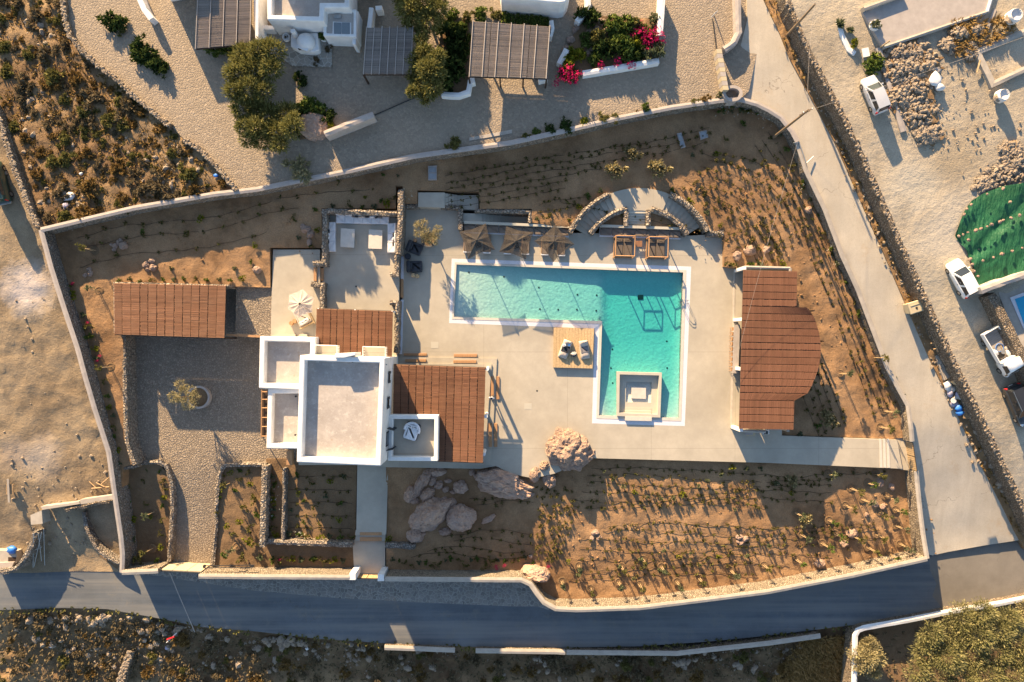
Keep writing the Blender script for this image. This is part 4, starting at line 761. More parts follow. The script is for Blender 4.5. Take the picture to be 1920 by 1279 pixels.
patch('pavilion_floor', PX([(1380, 508), (1460, 510), (1456, 800), (1373, 800)], .12), lambda u, v: .10, M['deck'], 3, 0, 1, -.2)
for (u, v) in ((1500, 585), (1517, 640), (1512, 700)): put('post', MB().cbox(P(u, v, -.5), (.16, .16, 3.5)), M['dark'], pv)
bc = thing('bar_counter', 'white plastered bar counter under the pavilion edge', 'bar counter', P(1379, 655, 0)); put('base', MB().prism(PX([(1378, 611), (1385, 611), (1382, 698), (1375, 698)], .5), 0, 1.0), M['white'], bc); put('counter_top', MB().prism(PX([(1376, 609), (1387, 609), (1384, 700), (1373, 700)], 1.0), 1.0, 1.08), M['cap_lilac'], bc)
def stool():
    t = thing('bar_stool', 'timber bar stool at the white bar counter', 'stool', (0, 0, 0), 'bar stools along the pavilion counter')
    put('seat', MB().cbox((0, 0, .68), (.40, .36, .05)), M['teak'], t); put('backrest', MB().cbox((-.2, 0, .8), (.04, .36, .18)), M['teak'], t)
    for sx in (-.16, .16):
        for sy in (-.14, .14): put('leg', MB().tube([(sx * 1.15, sy * 1.15, 0), (sx, sy, .68)], .022, 4), M['teak'], t)
    put('footrest', MB().tube([(.18, -.16, .3), (.18, .16, .3), (-.18, .16, .3), (-.18, -.16, .3), (.18, -.16, .3)], .015, 4), M['teak'], t); return t
s0 = stool()
for k in range(9):
    loc = P(1371.5 - k * .25, 617 + k * 9.4, 0); o = s0 if k == 0 else clone(s0, loc); o['label'] = ['first', 'second', 'third', 'fourth', 'fifth', 'sixth', 'seventh', 'eighth', 'ninth'][k] + ' timber bar stool along the white counter from its north end'; o.location = loc; o.rotation_euler.z = rad(R.uniform(-8, 8))
bd = thing('sideboard', 'pale sideboard south of the reed roofed pavilion', 'sideboard', P(1404, 809, 0)); put('body', MB().cbox(P(1404, 810, 0), (.85, .6, .85)), M['plastic_beige'], bd); put('top', MB().cbox(P(1404, 810, .85), (.9, .65, .04)), M['cap_lilac'], bd)
ch = thing('folding_chair', 'white frame chair with dark seat south of the pavilion', 'chair', P(1436, 810, 0))
put('seat', MB().cbox(P(1436, 810, .42), (.45, .42, .05)), M['charcoal'], ch); put('backrest', MB().cbox(P(1436, 806.5, .47), (.46, .05, .4)), M['white'], ch)
for s in (-1, 1): put('armrest', MB().cbox(P(1436 + 5 * s, 810, .6), (.1, .5, .05)), M['white'], ch); put('leg', MB().cbox(P(1436 + 4 * s, 812, 0), (.05, .05, .42)), M['white'], ch); put('leg', MB().cbox(P(1436 + 4 * s, 808, 0), (.05, .05, .42)), M['white'], ch)
# ------------------------------------------------------------------ the white house
def block(root, q, z0, z1, par=.75, tw=.5, name='wall', bev=.10, dz=.0):
    """walls as a ring with parapet, and a roof slab inside"""
    q = ccw(q); c = Vector((sum(p[0] for p in q) / len(q), sum(p[1] for p in q) / len(q))); n = len(q); inn = []
    for i in range(n):
        p, a, b = Vector(q[i]), Vector(q[i - 1]), Vector(q[(i + 1) % n]); d1 = (p - a).normalized(); d2 = (b - p).normalized(); n1, n2 = Vector((-d1.y, d1.x)), Vector((-d2.y, d2.x)); m = (n1 + n2).normalized(); inn.append(tuple(p + m * tw / max(m.dot(n1), .3)))
    put(name, MB().ring(q, inn, z0, z1), M['white'], root, bevel=bev); put('roof', MB().prism([tuple(Vector(p) * .999 + c * .001) for p in inn], z1 - par - .2, z1 - par), M['roof'], root)
    return inn
hs = thing('house', 'white two storey flat roofed house among the terraces', 'house', P(640, 760, 0))
ZM, ZA, ZB = 7.8, 4.6, 4.3
mainq = quad(ZM, (562, 666), (722, 671), (714, 874), (556, 867)); block(hs, mainq, -1.5, ZM, .95, .52)
block(hs, quad(ZA, (487, 630), (592, 632), (588, 732), (485, 728)), -1.5, ZA, .8, .55); block(hs, quad(ZB, (502, 729), (570, 729), (570, 842), (499, 841)), -1.5, ZB - .02, .8, .5)
ch_ = MB().prism(quad(ZM + .2, (629, 663), (667, 661), (667, 666), (645, 671), (628, 671)), ZM - 2.2, ZM + .35); put('chimney', ch_, M['white'], hs, bevel=.05)
E0, E1_ = Vector((*mainq[1], 0)), Vector((*mainq[2], 0)); de = (E1_ - E0).normalized(); ne = Vector((-de.y, de.x, 0)); ne = ne if ne.x > 0 else -ne
def on_east(v, z):                        # point of the east face seen at picture height v
    y = P(730, v, z)[1]; t = (y - E0.y) / de.y; return E0 + de * t + Vector((0, 0, z))
for v, z, wd, hh, shut in ((707, 5.4, .9, 1.2, 0), (755, 5.4, .9, 1.2, 0)):
    p = on_east(v, z); f = put('window', MB().cbox(p + ne * .0 - Vector((0, 0, hh / 2)), (.12, wd, hh), math.atan2(de.y, de.x) - math.pi / 2), M['grey_metal'], hs)
    put('pane', MB().cbox(p + ne * .05 - Vector((0, 0, hh / 2 - .1)), (.06, wd - .2, hh - .2), math.atan2(de.y, de.x) - math.pi / 2), M['glass'], f)
    for s in (-1, 1): put('shutter', MB().cbox(p + ne * .1 + de * s * (wd * .52) - Vector((0, 0, hh / 2)), (.05, wd * .30, hh), math.atan2(de.y, de.x) - math.pi / 2), M['charcoal'], f)
p = on_east(822, 4.55); dr = put('door', MB().cbox(p - Vector((0, 0, 1.1)), (.12, 1.5, 2.1), math.atan2(de.y, de.x) - math.pi / 2), M['charcoal'], hs)
put('pane', MB().cbox(p + ne * .05 - Vector((0, 0, 1.0)), (.06, 1.2, 1.9), math.atan2(de.y, de.x) - math.pi / 2), M['glass'], dr)
for s in (-1, 1): put('shutter', MB().cbox(p + ne * .4 + de * s * 1.05 - Vector((0, 0, 1.1)), (.7, .05, 2.1), math.atan2(de.y, de.x) - math.pi / 2 + .25 * s), M['charcoal'], dr)
bq = quad(4.35, (729, 778), (822, 779), (821, 865), (727, 864)); inn = block(hs, bq, 3.3, 4.35, .95, .42, 'balcony_wall', .06)
put('balcony_floor', MB().prism(inn, 3.3, 3.46), M['deck'], hs); put('balcony_support', MB().prism(quad(3.0, (735, 785), (820, 785), (820, 864), (735, 863)), 3.05, 3.28), M['white'], hs)
put('glass_rail', MB().prism([lerp2(inn[0], inn[1], .02), lerp2(inn[0], inn[1], .98), lerp2(lerp2(inn[0], inn[1], .98), inn[2], .02), lerp2(lerp2(inn[0], inn[1], .02), inn[3], .02)], 3.46, 4.5), M['glass_pale'], hs) if False else None
for (u0, u1, v0, v1) in ((590, 634, 647, 668), (682, 724, 650, 671)):
    q = quad(4.6, (u0, v0), (u1, v0 + 1), (u1, v1), (u0, v1)); b = put('balcony', MB().prism(q, 3.95, 4.1), M['deck'], hs)
    q2 = [tuple(Vector(p)) for p in q]
    for a, c in ((q2[0], q2[1]), (q2[0], q2[3]), (q2[1], q2[2])):
        put('rail', MB().tube([(*a, 5.05), (*c, 5.05)], .04, 4), M['white'], b); mb = MB(); n = int(math.dist(a, c) / .16)
        for k in range(n + 1): mb.tube([(*lerp2(a, c, k / n), 4.1), (*lerp2(a, c, k / n), 5.05)], .03, 4)
        put('balusters', mb, M['white'], b)
for (u, v) in ((721, 683), (707, 872)): put('spout', MB().tube([P(u, v, ZM - .5), P(u + 5, v + 1, ZM - .55)], .06, 6), M['grey_metal'], hs)
for (u, v, z) in ((555, 815, ZB - .7), (514, 742, ZB - .75), (556, 743, ZB - .75), (570, 680, ZM - .9), (662, 678, ZM - .9)): put('roof_vent', MB().lathe(P(u, v, z), [(.07, 0), (.07, .25), (.1, .25), (.1, .3)], 8), M['dark_metal'], hs)
lp = thing('lean_to_frame', 'narrow timber frame against the west side of the house', 'frame', P(496, 775, -1))
for v in (735, 749, 765, 783, 800, 818): put('beam', MB().tube([P(491, v, 1.6), P(501, v, 1.6)], .05, 4), M['teak'], lp)
put('rail', MB().tube([P(491, 731, 1.6), P(490, 820, 1.6)], .06, 4), M['teak'], lp); put('backing', MB().prism(quad(1.4, (492, 732), (502, 732), (501, 820), (491, 820)), 1.3, 1.4), M['dark'], lp)
for v in (733, 818): put('post', MB().tube([P(492, v, -1.2), P(492, v, 1.6)], .06, 4), M['teak'], lp)
treads('single timber step box south of the house wall', [(537, 845, 548, 872, .25)], 0)
# ------------------------------------------------------------------ neighbours to the north
h2 = thing('house', 'white cubic neighbour house with domed oven at its foot', 'house', P(580, 10, DZ)); z2 = 6.6
block(h2, quad(z2, (500, -60), (655, -60), (655, 14), (608, 14), (607, 40), (501, 37)), DZ - 1, z2, .7, .5)
block(h2, quad(5.4, (606, 15), (668, 17), (668, 69), (606, 67)), DZ - 1, 5.4, .12, .3); x0, y0, _ = P(640, 53, 4.9)
gw = put('window', MB().prism(quad(5.4, (624, 40), (658, 42), (658, 66), (623, 65)), 5.2, 5.36), M['white'], h2); 
for a, b in ((626, 640), (641, 656)): put('pane', MB().prism(quad(5.4, (a, 42), (b, 42.5), (b, 64), (a, 63.5)), 5.3, 5.40), M['glass_pale'], gw)
put('buttress', MB().prism(quad(5.0, (661, 20), (672, 20), (667, 84), (660, 83)), DZ - .5, 5.0), M['white'], h2, bevel=.1); put('vent', MB().cbox(P(634, 32, 5.3), (.7, .35, .2)), M['grey_metal'], h2)
put('neighbour_wall', MB().prism(quad(5.5, (474, -60), (486, -60), (485, 78), (478, 80)), DZ - .5, 5.5), M['white'], label='tall white wall between the grey pergola and the neighbour house', cat='wall', bevel=.1)
put('white_wall', MB().prism(quad(4.2, (486, 46), (514, 48), (514, 56), (486, 55)), DZ - .5, 4.2), M['white'], label='short white wall left of the neighbour house corner', cat='wall', bevel=.08)
ov = thing('outdoor_oven', 'white domed masonry oven on the neighbour terrace', 'oven', P(573, 82, 3.2))
put('base', MB().prism(quad(3.7, (547, 66), (598, 64), (600, 96), (590, 101), (562, 98), (547, 90)), 3.1, 4.1), M['white'], ov, bevel=.12); x, y, _ = P(573, 78, 4.4); put('dome', MB().lathe((x, y, 4.1), [(.95, 0), (.92, .3), (.75, .65), (.45, .9), (.05, 1.0)], 20), M['white'], ov, smooth=True)
put('chimney', MB().cbox(P(556, 68, 4.1), (.55, .45, 1.3), .2, .8), M['white'], ov, bevel=.05); put('mouth', MB().cbox(P(568, 92, 4.15), (.8, .25, .35)), M['dark'], ov); put('hood', MB().cbox(P(568, 89, 4.5), (1.2, .5, .1), -.4), M['white'], ov)
h3 = thing('house', 'white neighbour building with rounded corner at the top edge', 'house', P(1000, -10, DZ))
put('wall', MB().prism(quad(6.2, (930, -70), (1068, -70), (1068, -8), (1060, 4), (1050, 6), (940, -4)), DZ - .5, 6.2), M['white'], h3, bevel=.12); put('terrace_wall', MB().prism(quad(4.0, (1014, 16), (1052, 17), (1066, 8), (1070, -20), (1060, -20), (1052, 8), (1014, 8)), DZ - .5, 4.0), M['white'], h3, bevel=.08)
pergola('reed_pergola', 'grey reed pergola with light poles at the top left', quad(5.7, (372, -50), (473, -50), (470, 82), (366, 91)), 5.7, 4, 'x', M['reed_grey'], DZ, [], pitch=.07, poles=5, seed=6)
for u, v in ((369, 88), (467, 80)): pass
c_ = quad(5.6, (687, 52), (775, 51), (771, 139), (681, 139)); pergola('reed_pergola', 'small square grey reed pergola beside the leafy trees', c_, 5.6, 3, 'x', M['reed_grey'], DZ, [c_[2], c_[3], c_[0]], pitch=.07, poles=7, seed=7)
c_ = quad(5.6, (886, 40), (1032, 50), (1025, 147), (879, 143)); pergola('reed_pergola', 'large grey reed pergola above the shaded drive', c_, 5.6, 4, 'x', M['reed_grey'], DZ, [c_[2], c_[3], c_[0], c_[1], lerp2(c_[2], c_[3], .3), lerp2(c_[2], c_[3], .6)], pitch=.07, poles=7, seed=8)
# building and yard at top right
zr = 5.2
h4 = thing('house', 'low flat roofed concrete building at the top right', 'house', P(1750, 40, 4.4))
rq = quad(zr, (1617, 23), (1690, -4), (1860, -60), (1866, -30), (1850, 23), (1656, 89)); put('roof', MB().prism(rq, 4.2, zr), M['cap_lilac'], h4); put('parapet', wall_mb([rq[4], rq[5]], .3, zr + .15, 3.2, 1, 0, 0), M['cap'], h4); put('parapet', wall_mb([rq[3], rq[4]], .25, zr + .2, 3.2, 1, 0, 0), M['white'], h4)
put('roof_edge', wall_mb([P(1616, 20, zr)[:2], P(1692, -8, zr)[:2]], .4, zr + .5, 3.6, 1, 0, 0), M['cap'], h4)
put('annex', MB().prism(quad(4.9, (1848, -60), (1990, -60), (1990, -5), (1862, 30), (1848, 24)), 3.2, 4.9), M['cap'], h4)
patch('gravel_strip', PX([(1612, 22), (1624, 18), (1654, 92), (1648, 104), (1606, 116), (1586, 40)], 4.6), lambda u, v: 4.3, M['gabion'], .8, .05, 1, 2)
pl = thing('leaning_pillar', 'leaning pale concrete pillar beside the rubble heap', 'pillar', P(1838, 66, 4)); put('shaft', MB().prism(quad(4.2, (1836, 66), (1841, 67), (1859, 25), (1853, 23)), 4.0, 5.0), M['cap_lilac'], pl)
put('timber_pole', MB().tube([P(1641, 96, 4.3), P(1669, 76, 6.2)], .07, 6), M['bamboo'], label='slanting timber pole at the corner of the flat roof', cat='pole')
wall('yard_wall', line([(1644, 92), (1668, 160), (1696, 246)], 4.6), .6, lambda u, v: z_east(u, v) + 2.15, 2, M['cap_lilac'], 'low pinkish wall beside the silver car', .6, .03, .02, 81)
fd = thing('foundation', 'unfinished rectangular concrete foundation with open pit', 'foundation', P(1870, 120, 4))
FQ = line([(1995, 22), (1920, 60), (1834, 97), (1863, 157), (1925, 128), (1995, 96)], 5.0); put('wall', wall_mb(FQ, .6, 5.0, 3.5, .6, .02, .01), M['cap'], fd)
put('pit_floor', MB().prism(FQ[1:5] + [FQ[5], FQ[0]], 3.2, 4.25), M['damp'], fd)
# neighbour pool at the right edge
np2 = thing('neighbour_pool', 'corner of a bright blue pool at the right edge', 'pool', P(1910, 580, 3.2)); zz = 3.3
put('patio', MB().prism(quad(zz, (1872, 549), (1990, 508), (1990, 700), (1918, 668)), 1.5, zz), M['cap'], np2); put('coping', MB().prism(quad(zz + .1, (1894, 558), (1990, 523), (1990, 680), (1930, 640)), zz - .2, zz + .08), M['tile'], np2)
put('water', MB().prism(quad(zz + .1, (1903, 561), (1990, 530), (1990, 660), (1932, 640)), zz, zz + .10), M_plain('blue_pool_water', (.015, .30, .50), .08, .1, .8, .1, spec=.5), np2)
wall('yard_wall', line([(1840, 545), (1885, 528), (1960, 502)], 5.3), .65, 5.3, 2, M['cap_lilac'], 'pale wall along the foot of the green tarpaulin', .6, .05, .03, 82)
wall('yard_wall', line([(1860, 552), (1885, 600), (1912, 655), (1960, 745)], 4.6), .9, 4.6, 2, M['rubble_wall'], 'thick stone wall between parked truck and blue pool', .5, .06, .05, 83)
# ------------------------------------------------------------------ benches, sofas, tables
def bench(label, a, b, n, z0=0.0, depth=.92, seat=.45):
    """built-in bench from plan point a to b with a row of seat cushions"""
    a, b = Vector(a), Vector(b); d = (b - a).normalized(); k = Vector((d.y, -d.x)); L = (b - a).length; rz = math.atan2(d.y, d.x)
    t = thing('built_in_bench', label, 'bench', (*((a + b) / 2), z0))
    put('base', MB().prism([a, b, b + k * (depth + .08), a + k * (depth + .08)], z0 - .1, z0 + seat - .14), M['tile'], t); put('back', MB().prism([a - k * .22, b - k * .22, b + k * .06, a + k * .06], z0 - .1, z0 + seat + .28), M['jacuzzi'], t)
    for i in range(n):
        c = a + d * (L * (i + .5) / n) + k * (depth * .55); put('cushion', MB().rbox((c.x, c.y, z0 + seat - .14), (L / n - .05, depth * .86, .2), rz), M['mattress'], t)
    return t
bench('long built in bench with taupe cushions behind the charcoal parasols', P(870, 419, .4)[:2], P(1067, 427, .4)[:2], 9)
bench('built in bench with taupe cushions below the round platform', P(1125, 425.5, .4)[:2], P(1277, 431, .4)[:2], 7)
def sofa(label, c, L, D, rz, z, n, cushions, arm=False):
    t = thing('outdoor_sofa', label, 'sofa', (*c, z)); m = Matrix.Rotation(rz, 3, 'Z'); q = lambda x, y, h: tuple(Vector((*c, z)) + m @ Vector((x, y, h)))
    put('base', MB().cbox(q(0, 0, .04), (L, D, .24), rz), M['canvas_white'], t)
    for i in range(n):
        x = -L / 2 + L * (i + .5) / n; put('seat_cushion', MB().rbox(q(x, -.1, .28), (L / n - .02, D - .22, .17), rz), M['canvas_white'], t); put('back_cushion', MB().rbox(q(x, D / 2 - .13, .42), (L / n - .08, .24, .42), rz + R.uniform(-.04, .04)), M['canvas_white'], t)
    for (x, mat) in cushions: put('throw_cushion', MB().rbox(q(x, D / 2 - .36 + R.uniform(-.04, .04), .44), (.42, .2, .36), rz + R.uniform(-.35, .35)), M[mat], t)
    return t
LZ_ = .6
x0, y0, _ = P(679.5, 410, 1.0); sofa('long white sofa along the back wall of the sofa terrace', (x0, y0), 5.75, 1.05, rad(-1.3), LZ_, 6, [(-.9, 'grey_fabric'), (-.55, 'charcoal'), (-.2, 'beige_fabric'), (.15, 'beige_fabric'), (.55, 'charcoal'), (1.1, 'canvas_white'), (1.6, 'charcoal'), (1.95, 'grey_fabric')])
x0, y0, _ = P(619.5, 444, 1.0); sofa('white side sofa at the west wall of the sofa terrace', (x0, y0), 3.2, 1.05, rad(90), LZ_, 3, [(.55, 'charcoal'), (.2, 'canvas_white'), (-.2, 'canvas_white'), (-.5, 'charcoal')])
x0, y0, _ = P(735.5, 446, 1.0); sofa('white side sofa at the east wall of the sofa terrace', (x0, y0), 3.2, 1.02, rad(-90), LZ_, 3, [(-.3, 'charcoal'), (.2, 'canvas_white'), (.7, 'charcoal'), (.45, 'grey_fabric')])
for q, lab in (((639, 428, 665, 429.5, 664, 464.5, 638, 463), 'square pale coffee table near the west side sofa'), ((691.5, 430, 717, 431.5, 716, 467, 690.5, 466), 'square pale coffee table near the east side sofa')):
    pts = quad(1.25, *[(q[i], q[i + 1]) for i in range(0, 8, 2)]); t = thing('coffee_table', lab, 'table', (*pts[0], LZ_)); put('table_top', MB().prism(pts, 1.16, 1.24), M['coping'], t, bevel=.01); cx = Vector((sum(p[0] for p in pts) / 4, sum(p[1] for p in pts) / 4))
    put('pedestal', MB().prism([tuple(Vector(p) * .8 + cx * .2) for p in pts], LZ_, 1.16), M['coping'], t)
# armchairs on the deck
def armchair(label, u, v, rz):
    t = thing('lounge_chair', label, 'armchair', P(u, v, .0)); m = Matrix.Rotation(rz, 3, 'Z'); o = Vector(P(u, v, .3)); o.z = 0; q = lambda x, y, h: tuple(o + m @ Vector((x, y, h)))
    put('base', MB().rbox(q(.12, 0, .05), (1.45, 1.25, .25), rz, .15), M['charcoal'], t); put('seat_cushion', MB().rbox(q(.25, 0, .3), (1.25, 1.15, .2), rz, .18), M['charcoal'], t); put('back_cushion', MB().rbox(q(-.62, 0, .25), (.42, 1.3, .55), rz, .15), M['charcoal'], t); put('pillow', MB().rbox(q(-.35, .1, .5), (.25, .75, .2), rz + .1, .08), M['charcoal'], t)
armchair('charcoal lounge chair turned toward the olive pot', 777, 465, rad(-22)); armchair('charcoal lounge chair beside two timber stumps', 777, 500, rad(2))
def pouf(name, label, u, v, r, h, mat, cat): x, y, _ = P(u, v, h); return put(name, MB().lathe((x, y, 0), [(.6 * r, 0), (r, .08), (r, h - .06), (.85 * r, h), (.02, h)], 18), M[mat], label=label, cat=cat)
pouf('pouf', 'round charcoal pouf between the two lounge chairs', 764, 480.5, .33, .42, 'charcoal', 'pouf'); pouf('stump_table', 'timber stump table beside the olive pot', 778, 450.5, .2, .45, 'teak', 'side table')
pouf('stump_table', 'timber stump table below the lower lounge chair, left one', 774.5, 516, .22, .42, 'bamboo', 'side table'); pouf('stump_table', 'timber stump table below the lower lounge chair, right one', 782, 517.5, .22, .38, 'bamboo', 'side table')
# ------------------------------------------------------------------ parasols and sun loungers
def lounger(label, u, v, rz):
    t = thing('sun_lounger', label, 'sun lounger', P(u, v, 0)); m = Matrix.Rotation(rz, 3, 'Z'); o = Vector(P(u, v, .4)); o.z = 0; q = lambda x, y, h: tuple(o + m @ Vector((x, y, h)))
    put('frame', MB().cbox(q(0, 0, .18), (.86, 2.05, .1), rz), M['teak'], t)
    for sx in (-.36, .36):
        for sy in (-.9, .9): put('leg', MB().cbox(q(sx, sy, 0), (.08, .08, .18), rz), M['teak'], t)
    put('mattress', MB().rbox(q(0, .02, .28), (.8, 1.9, .16), rz, .06), M['mattress'], t); put('headrest', MB().rbox(q(0, .82, .44), (.72, .3, .12), rz, .05), M['mattress'], t); put('towel', MB().rbox(q(.0, -.93, .3), (.84, .2, .12), rz, .04), M['canvas_white'], t)
for i, (u, v, lab) in enumerate([(876.5, 456, 'westmost taupe sun lounger under the charcoal parasols'), (913, 457.5, 'taupe sun lounger east of the first parasol pole'), (952, 459, 'taupe sun lounger west of the second parasol pole'), (985.5, 460, 'taupe sun lounger east of the second parasol pole'), (1022, 461, 'taupe sun lounger west of the third parasol pole'), (1053, 462.5, 'taupe sun lounger below the eastmost charcoal parasol')]): lounger(lab, u, v, rad(-1.5))
def parasol(name, label, c, corners, apex_uv, zc, za, mat, concave=.12, zrim=None):
    """corners: plan points of the canopy's rim at height zc"""
    ax, ay, _ = P(*apex_uv, za); t = thing(name, label, 'parasol', (ax, ay, 0)); n = len(corners); mb = MB(); vs = [(ax, ay, za)]; N_ = 6
    for i in range(n):
        a, b = Vector((*corners[i], zc)), Vector((*corners[(i + 1) % n], zc)); mid = (a + b) / 2; mid += (Vector((ax, ay, zc)) - mid) * concave; mid.z += .12
        for p, q in ((a, mid), (mid, b)):
            k = len(mb.v); A = Vector((ax, ay, za))
            for s in range(N_ + 1):
                tt = s / N_; sag = -.10 * math.sin(math.pi * tt)
                for e in range(3):
                    r = A.lerp(p.lerp(q, e / 2), tt); mb.v.append((r.x, r.y, r.z + sag * (1 if e == 1 else .3)))
            for s in range(N_):
                for e in range(2): mb.f.append((k + s * 3 + e, k + s * 3 + e + 1, k + s * 3 + 4 + e, k + s * 3 + 3 + e))
        put('rib', MB().tube([(ax, ay, za - .06), (corners[i][0], corners[i][1], zc - .03)], .022, 4), M['dark_metal'], t)
    put('canopy', mb, M[mat], t); put('pole', MB().tube([(ax, ay, 0), (ax, ay, za + .12)], .04, 8), M['dark_metal'], t); put('base', MB().cbox((ax, ay, 0), (.6, .6, .08), .3), M['dark_metal'], t)
    put('hub', MB().lathe((ax, ay, za - .2), [(.04, 0), (.12, .05), (.12, .2), (.04, .3)], 8), M['dark_metal'], t)
    if mat == 'mesh': put('crank_arm', MB().tube([(ax + .1, ay - .05, za - .9), (ax + .35, ay - .15, za - .7)], .03, 4), M['dark_metal'], t)
    return t
parasol('square_parasol', 'charcoal square parasol nearest the olive pot', None, quad(3.0, (861, 434.5), (911, 419), (928, 468), (877.5, 486)), (893.5, 450.5), 3.0, 3.55, 'mesh')
parasol('square_parasol', 'charcoal square parasol in the middle of three', None, quad(3.0, (949, 424.5), (1000.5, 435.5), (986, 486.5), (936, 472.5)), (968, 452), 3.0, 3.55, 'mesh')
parasol('square_parasol', 'charcoal square parasol nearest the arc stairs', None, quad(3.0, (1041, 420.5), (1077, 458), (1037.5, 491.5), (1002, 452)), (1039, 453), 3.0, 3.55, 'mesh')
oc = [P(564 + 27 * math.cos(rad(22 + 60 * k)), 569 - 27 * math.sin(rad(22 + 60 * k)), 3.1)[:2] for k in range(6)]; parasol('beige_parasol', 'beige six sided parasol on the west terrace', None, oc, (561.5, 569.5), 3.1, 3.6, 'beige_canvas', .06)
# daybeds with timber canopies
def daybed(label, u, v):
    t = thing('canopy_daybed', label, 'daybed', P(u, v, 0)); x, y, _ = P(u, v, 1.0); w, d, h, rz = 2.05, 2.15, 1.95, rad(-1.5); m = Matrix.Rotation(rz, 3, 'Z'); q = lambda a, b, c: tuple(Vector((x, y, 0)) + m @ Vector((a, b, c)))
    put('platform', MB().cbox(q(0, 0, .12), (w, d, .18), rz), M['teak'], t)
    for i in range(2): put('mattress', MB().rbox(q(-.5 + i, 0, .3), (.96, d - .15, .18), rz), M['cushion_dark'], t)
    for i in range(2): put('pillow', MB().rbox(q(-.5 + i, .8, .46), (.8, .35, .16), rz), M['cushion_dark'], t)
    P4 = [(-w / 2, -d / 2), (w / 2, -d / 2), (w / 2, d / 2), (-w / 2, d / 2)]
    for a, b in P4: put('post', MB().cbox(q(a, b, 0), (.09, .09, h), rz), M['teak'], t)
    for i in range(4): a, b = P4[i], P4[(i + 1) % 4]; put('rail', MB().tube([q(*a, h), q(*b, h)], .06, 4), M['teak'], t)
    put('cross_rail', MB().tube([q(-w / 2 + .55, d / 2, h - .02), q(-w / 2 + .55, -d / 2 + .15, h - .02)], .03, 4), M['teak'], t) if False else None
daybed('canopied daybed west of the small slatted table', 1170, 463.5); daybed('canopied daybed east of the small slatted table', 1231.5, 465.5)
t = thing('slatted_table', 'small square timber table between the canopied daybeds', 'table', P(1198, 457, 0)); x, y, _ = P(1198, 457, .45)
for k in range(5): put('slat', MB().cbox((x, y - .26 + .13 * k, .4), (.72, .11, .05)), M['teak_dark'], t)
for a in (-.3, .3):
    for b in (-.26, .26): put('leg', MB().cbox((x + a, y + b, 0), (.07, .07, .4)), M['teak_dark'], t)
# timber platform with two bean loungers
pf = thing('timber_platform', 'low timber platform of long planks at the pool corner', 'platform', P(1075, 652, 0)); pq = quad(.38, (1038, 614), (1114, 616), (1111, 691), (1037, 689))
for k in range(13): a, b = k / 13 + .002, (k + 1) / 13 - .002; put('plank', MB().prism([lerp2(pq[0], pq[1], a), lerp2(pq[0], pq[1], b), lerp2(pq[3], pq[2], b), lerp2(pq[3], pq[2], a)], .32, .38 + R.uniform(-.004, .004)), M['bamboo'], pf)
put('frame', MB().prism([tuple(Vector(p) * .985 + Vector(P(1075, 652, .3)[:2]) * .015) for p in pq], 0, .315), M['teak'], pf)
def bean(label, u, v, rz, extra):
    t = thing('bean_lounger', label, 'lounger', P(u, v, .38)); x, y, _ = P(u, v, .6); m = Matrix.Rotation(rz, 3, 'Z'); q = lambda a, b, c: tuple(Vector((x, y, .38)) + m @ Vector((a, b, c)))
    mb = MB(); prof = [(-1.0, .10), (-.85, .3), (-.55, .42), (-.1, .30), (.3, .34), (.65, .62), (.88, .78), (1.0, .62), (1.02, .2)]; n = 9; W2_ = .52
    for a, h in prof:
        for j in range(n):
            s = j / (n - 1) * 2 - 1; mb.v.append(q(s * W2_ * (1 - .06 * abs(a)), a, max(.0, h * (1 - .35 * abs(s) ** 3) + .02 * math.sin(9 * s + 5 * a)) if 0 < j < n - 1 else 0.0))
    for i in range(len(prof) - 1):
        for j in range(n - 1): mb.f.append((i * n + j, i * n + j + 1, (i + 1) * n + j + 1, (i + 1) * n + j))
    put('cover', mb, M['beige_fabric'], t, smooth=True); put('throw', MB().rbox(q(0, .05, .26), (.86, .8, .14), rz, .1), M['charcoal' if extra else 'grey_fabric'], t)
bean('bean lounger with dark throw and blue cup on the timber platform', 1060, 655, rad(-21), True); bean('bean lounger with folded grey throw on the timber platform', 1096, 656, rad(8), False)
put('cup', MB().lathe(P(1067, 647, .9), [(.09, 0), (.1, .14), (.02, .14)], 10), M['blue'], label='small blue cup resting on the dark throw', cat='cup'); put('folded_towel', MB().rbox(P(1058, 647.5, .88), (.34, .26, .09), .3), M['canvas_white'], label='small folded white towel on the dark throw', cat='towel')
t = thing('side_table', 'round side table with driftwood top between the bean loungers', 'side table', P(1075, 664, .38)); x, y, _ = P(1075.5, 664, .7); put('drum', MB().lathe((x, y, .38), [(.3, 0), (.33, .3), (.3, .34), (.01, .34)], 14), M['charcoal'], t); put('driftwood', MB().rock((x, y + .08, .74), (.3, .2, .1), 2, .5, 5), M['coping'], t)
# west terrace lounge bed and side pieces
x, y, _ = P(568, 595, 1.3); t = thing('lounge_bed', 'white cushioned lounge bed in the shade of the beige parasol', 'lounge bed', (x, y, TZ)); rz = rad(27); m = Matrix.Rotation(rz, 3, 'Z'); q = lambda a, b, c: tuple(Vector((x, y, TZ)) + m @ Vector((a, b, c)))
put('frame', MB().rbox(q(0, .1, .1), (1.6, 1.9, .25), rz, .1), M['beige_fabric'], t); put('mattress', MB().rbox(q(0, .1, .35), (1.45, 1.7, .2), rz, .1), M['beige_fabric'], t)
for k in range(2): put('pillow', MB().rbox(q(-.25 + .45 * k, -.55 + .05 * k, .55), (.6, .35, .18), rz + .2 * k, .08), M['canvas_white'], t)
put('armrest', MB().cbox(q(.85, -.1, .1), (.14, 2.1, .55), rz), M['bamboo'], t); put('foot_rail', MB().cbox(q(0, -.95, .1), (1.7, .12, .35), rz), M['bamboo'], t)
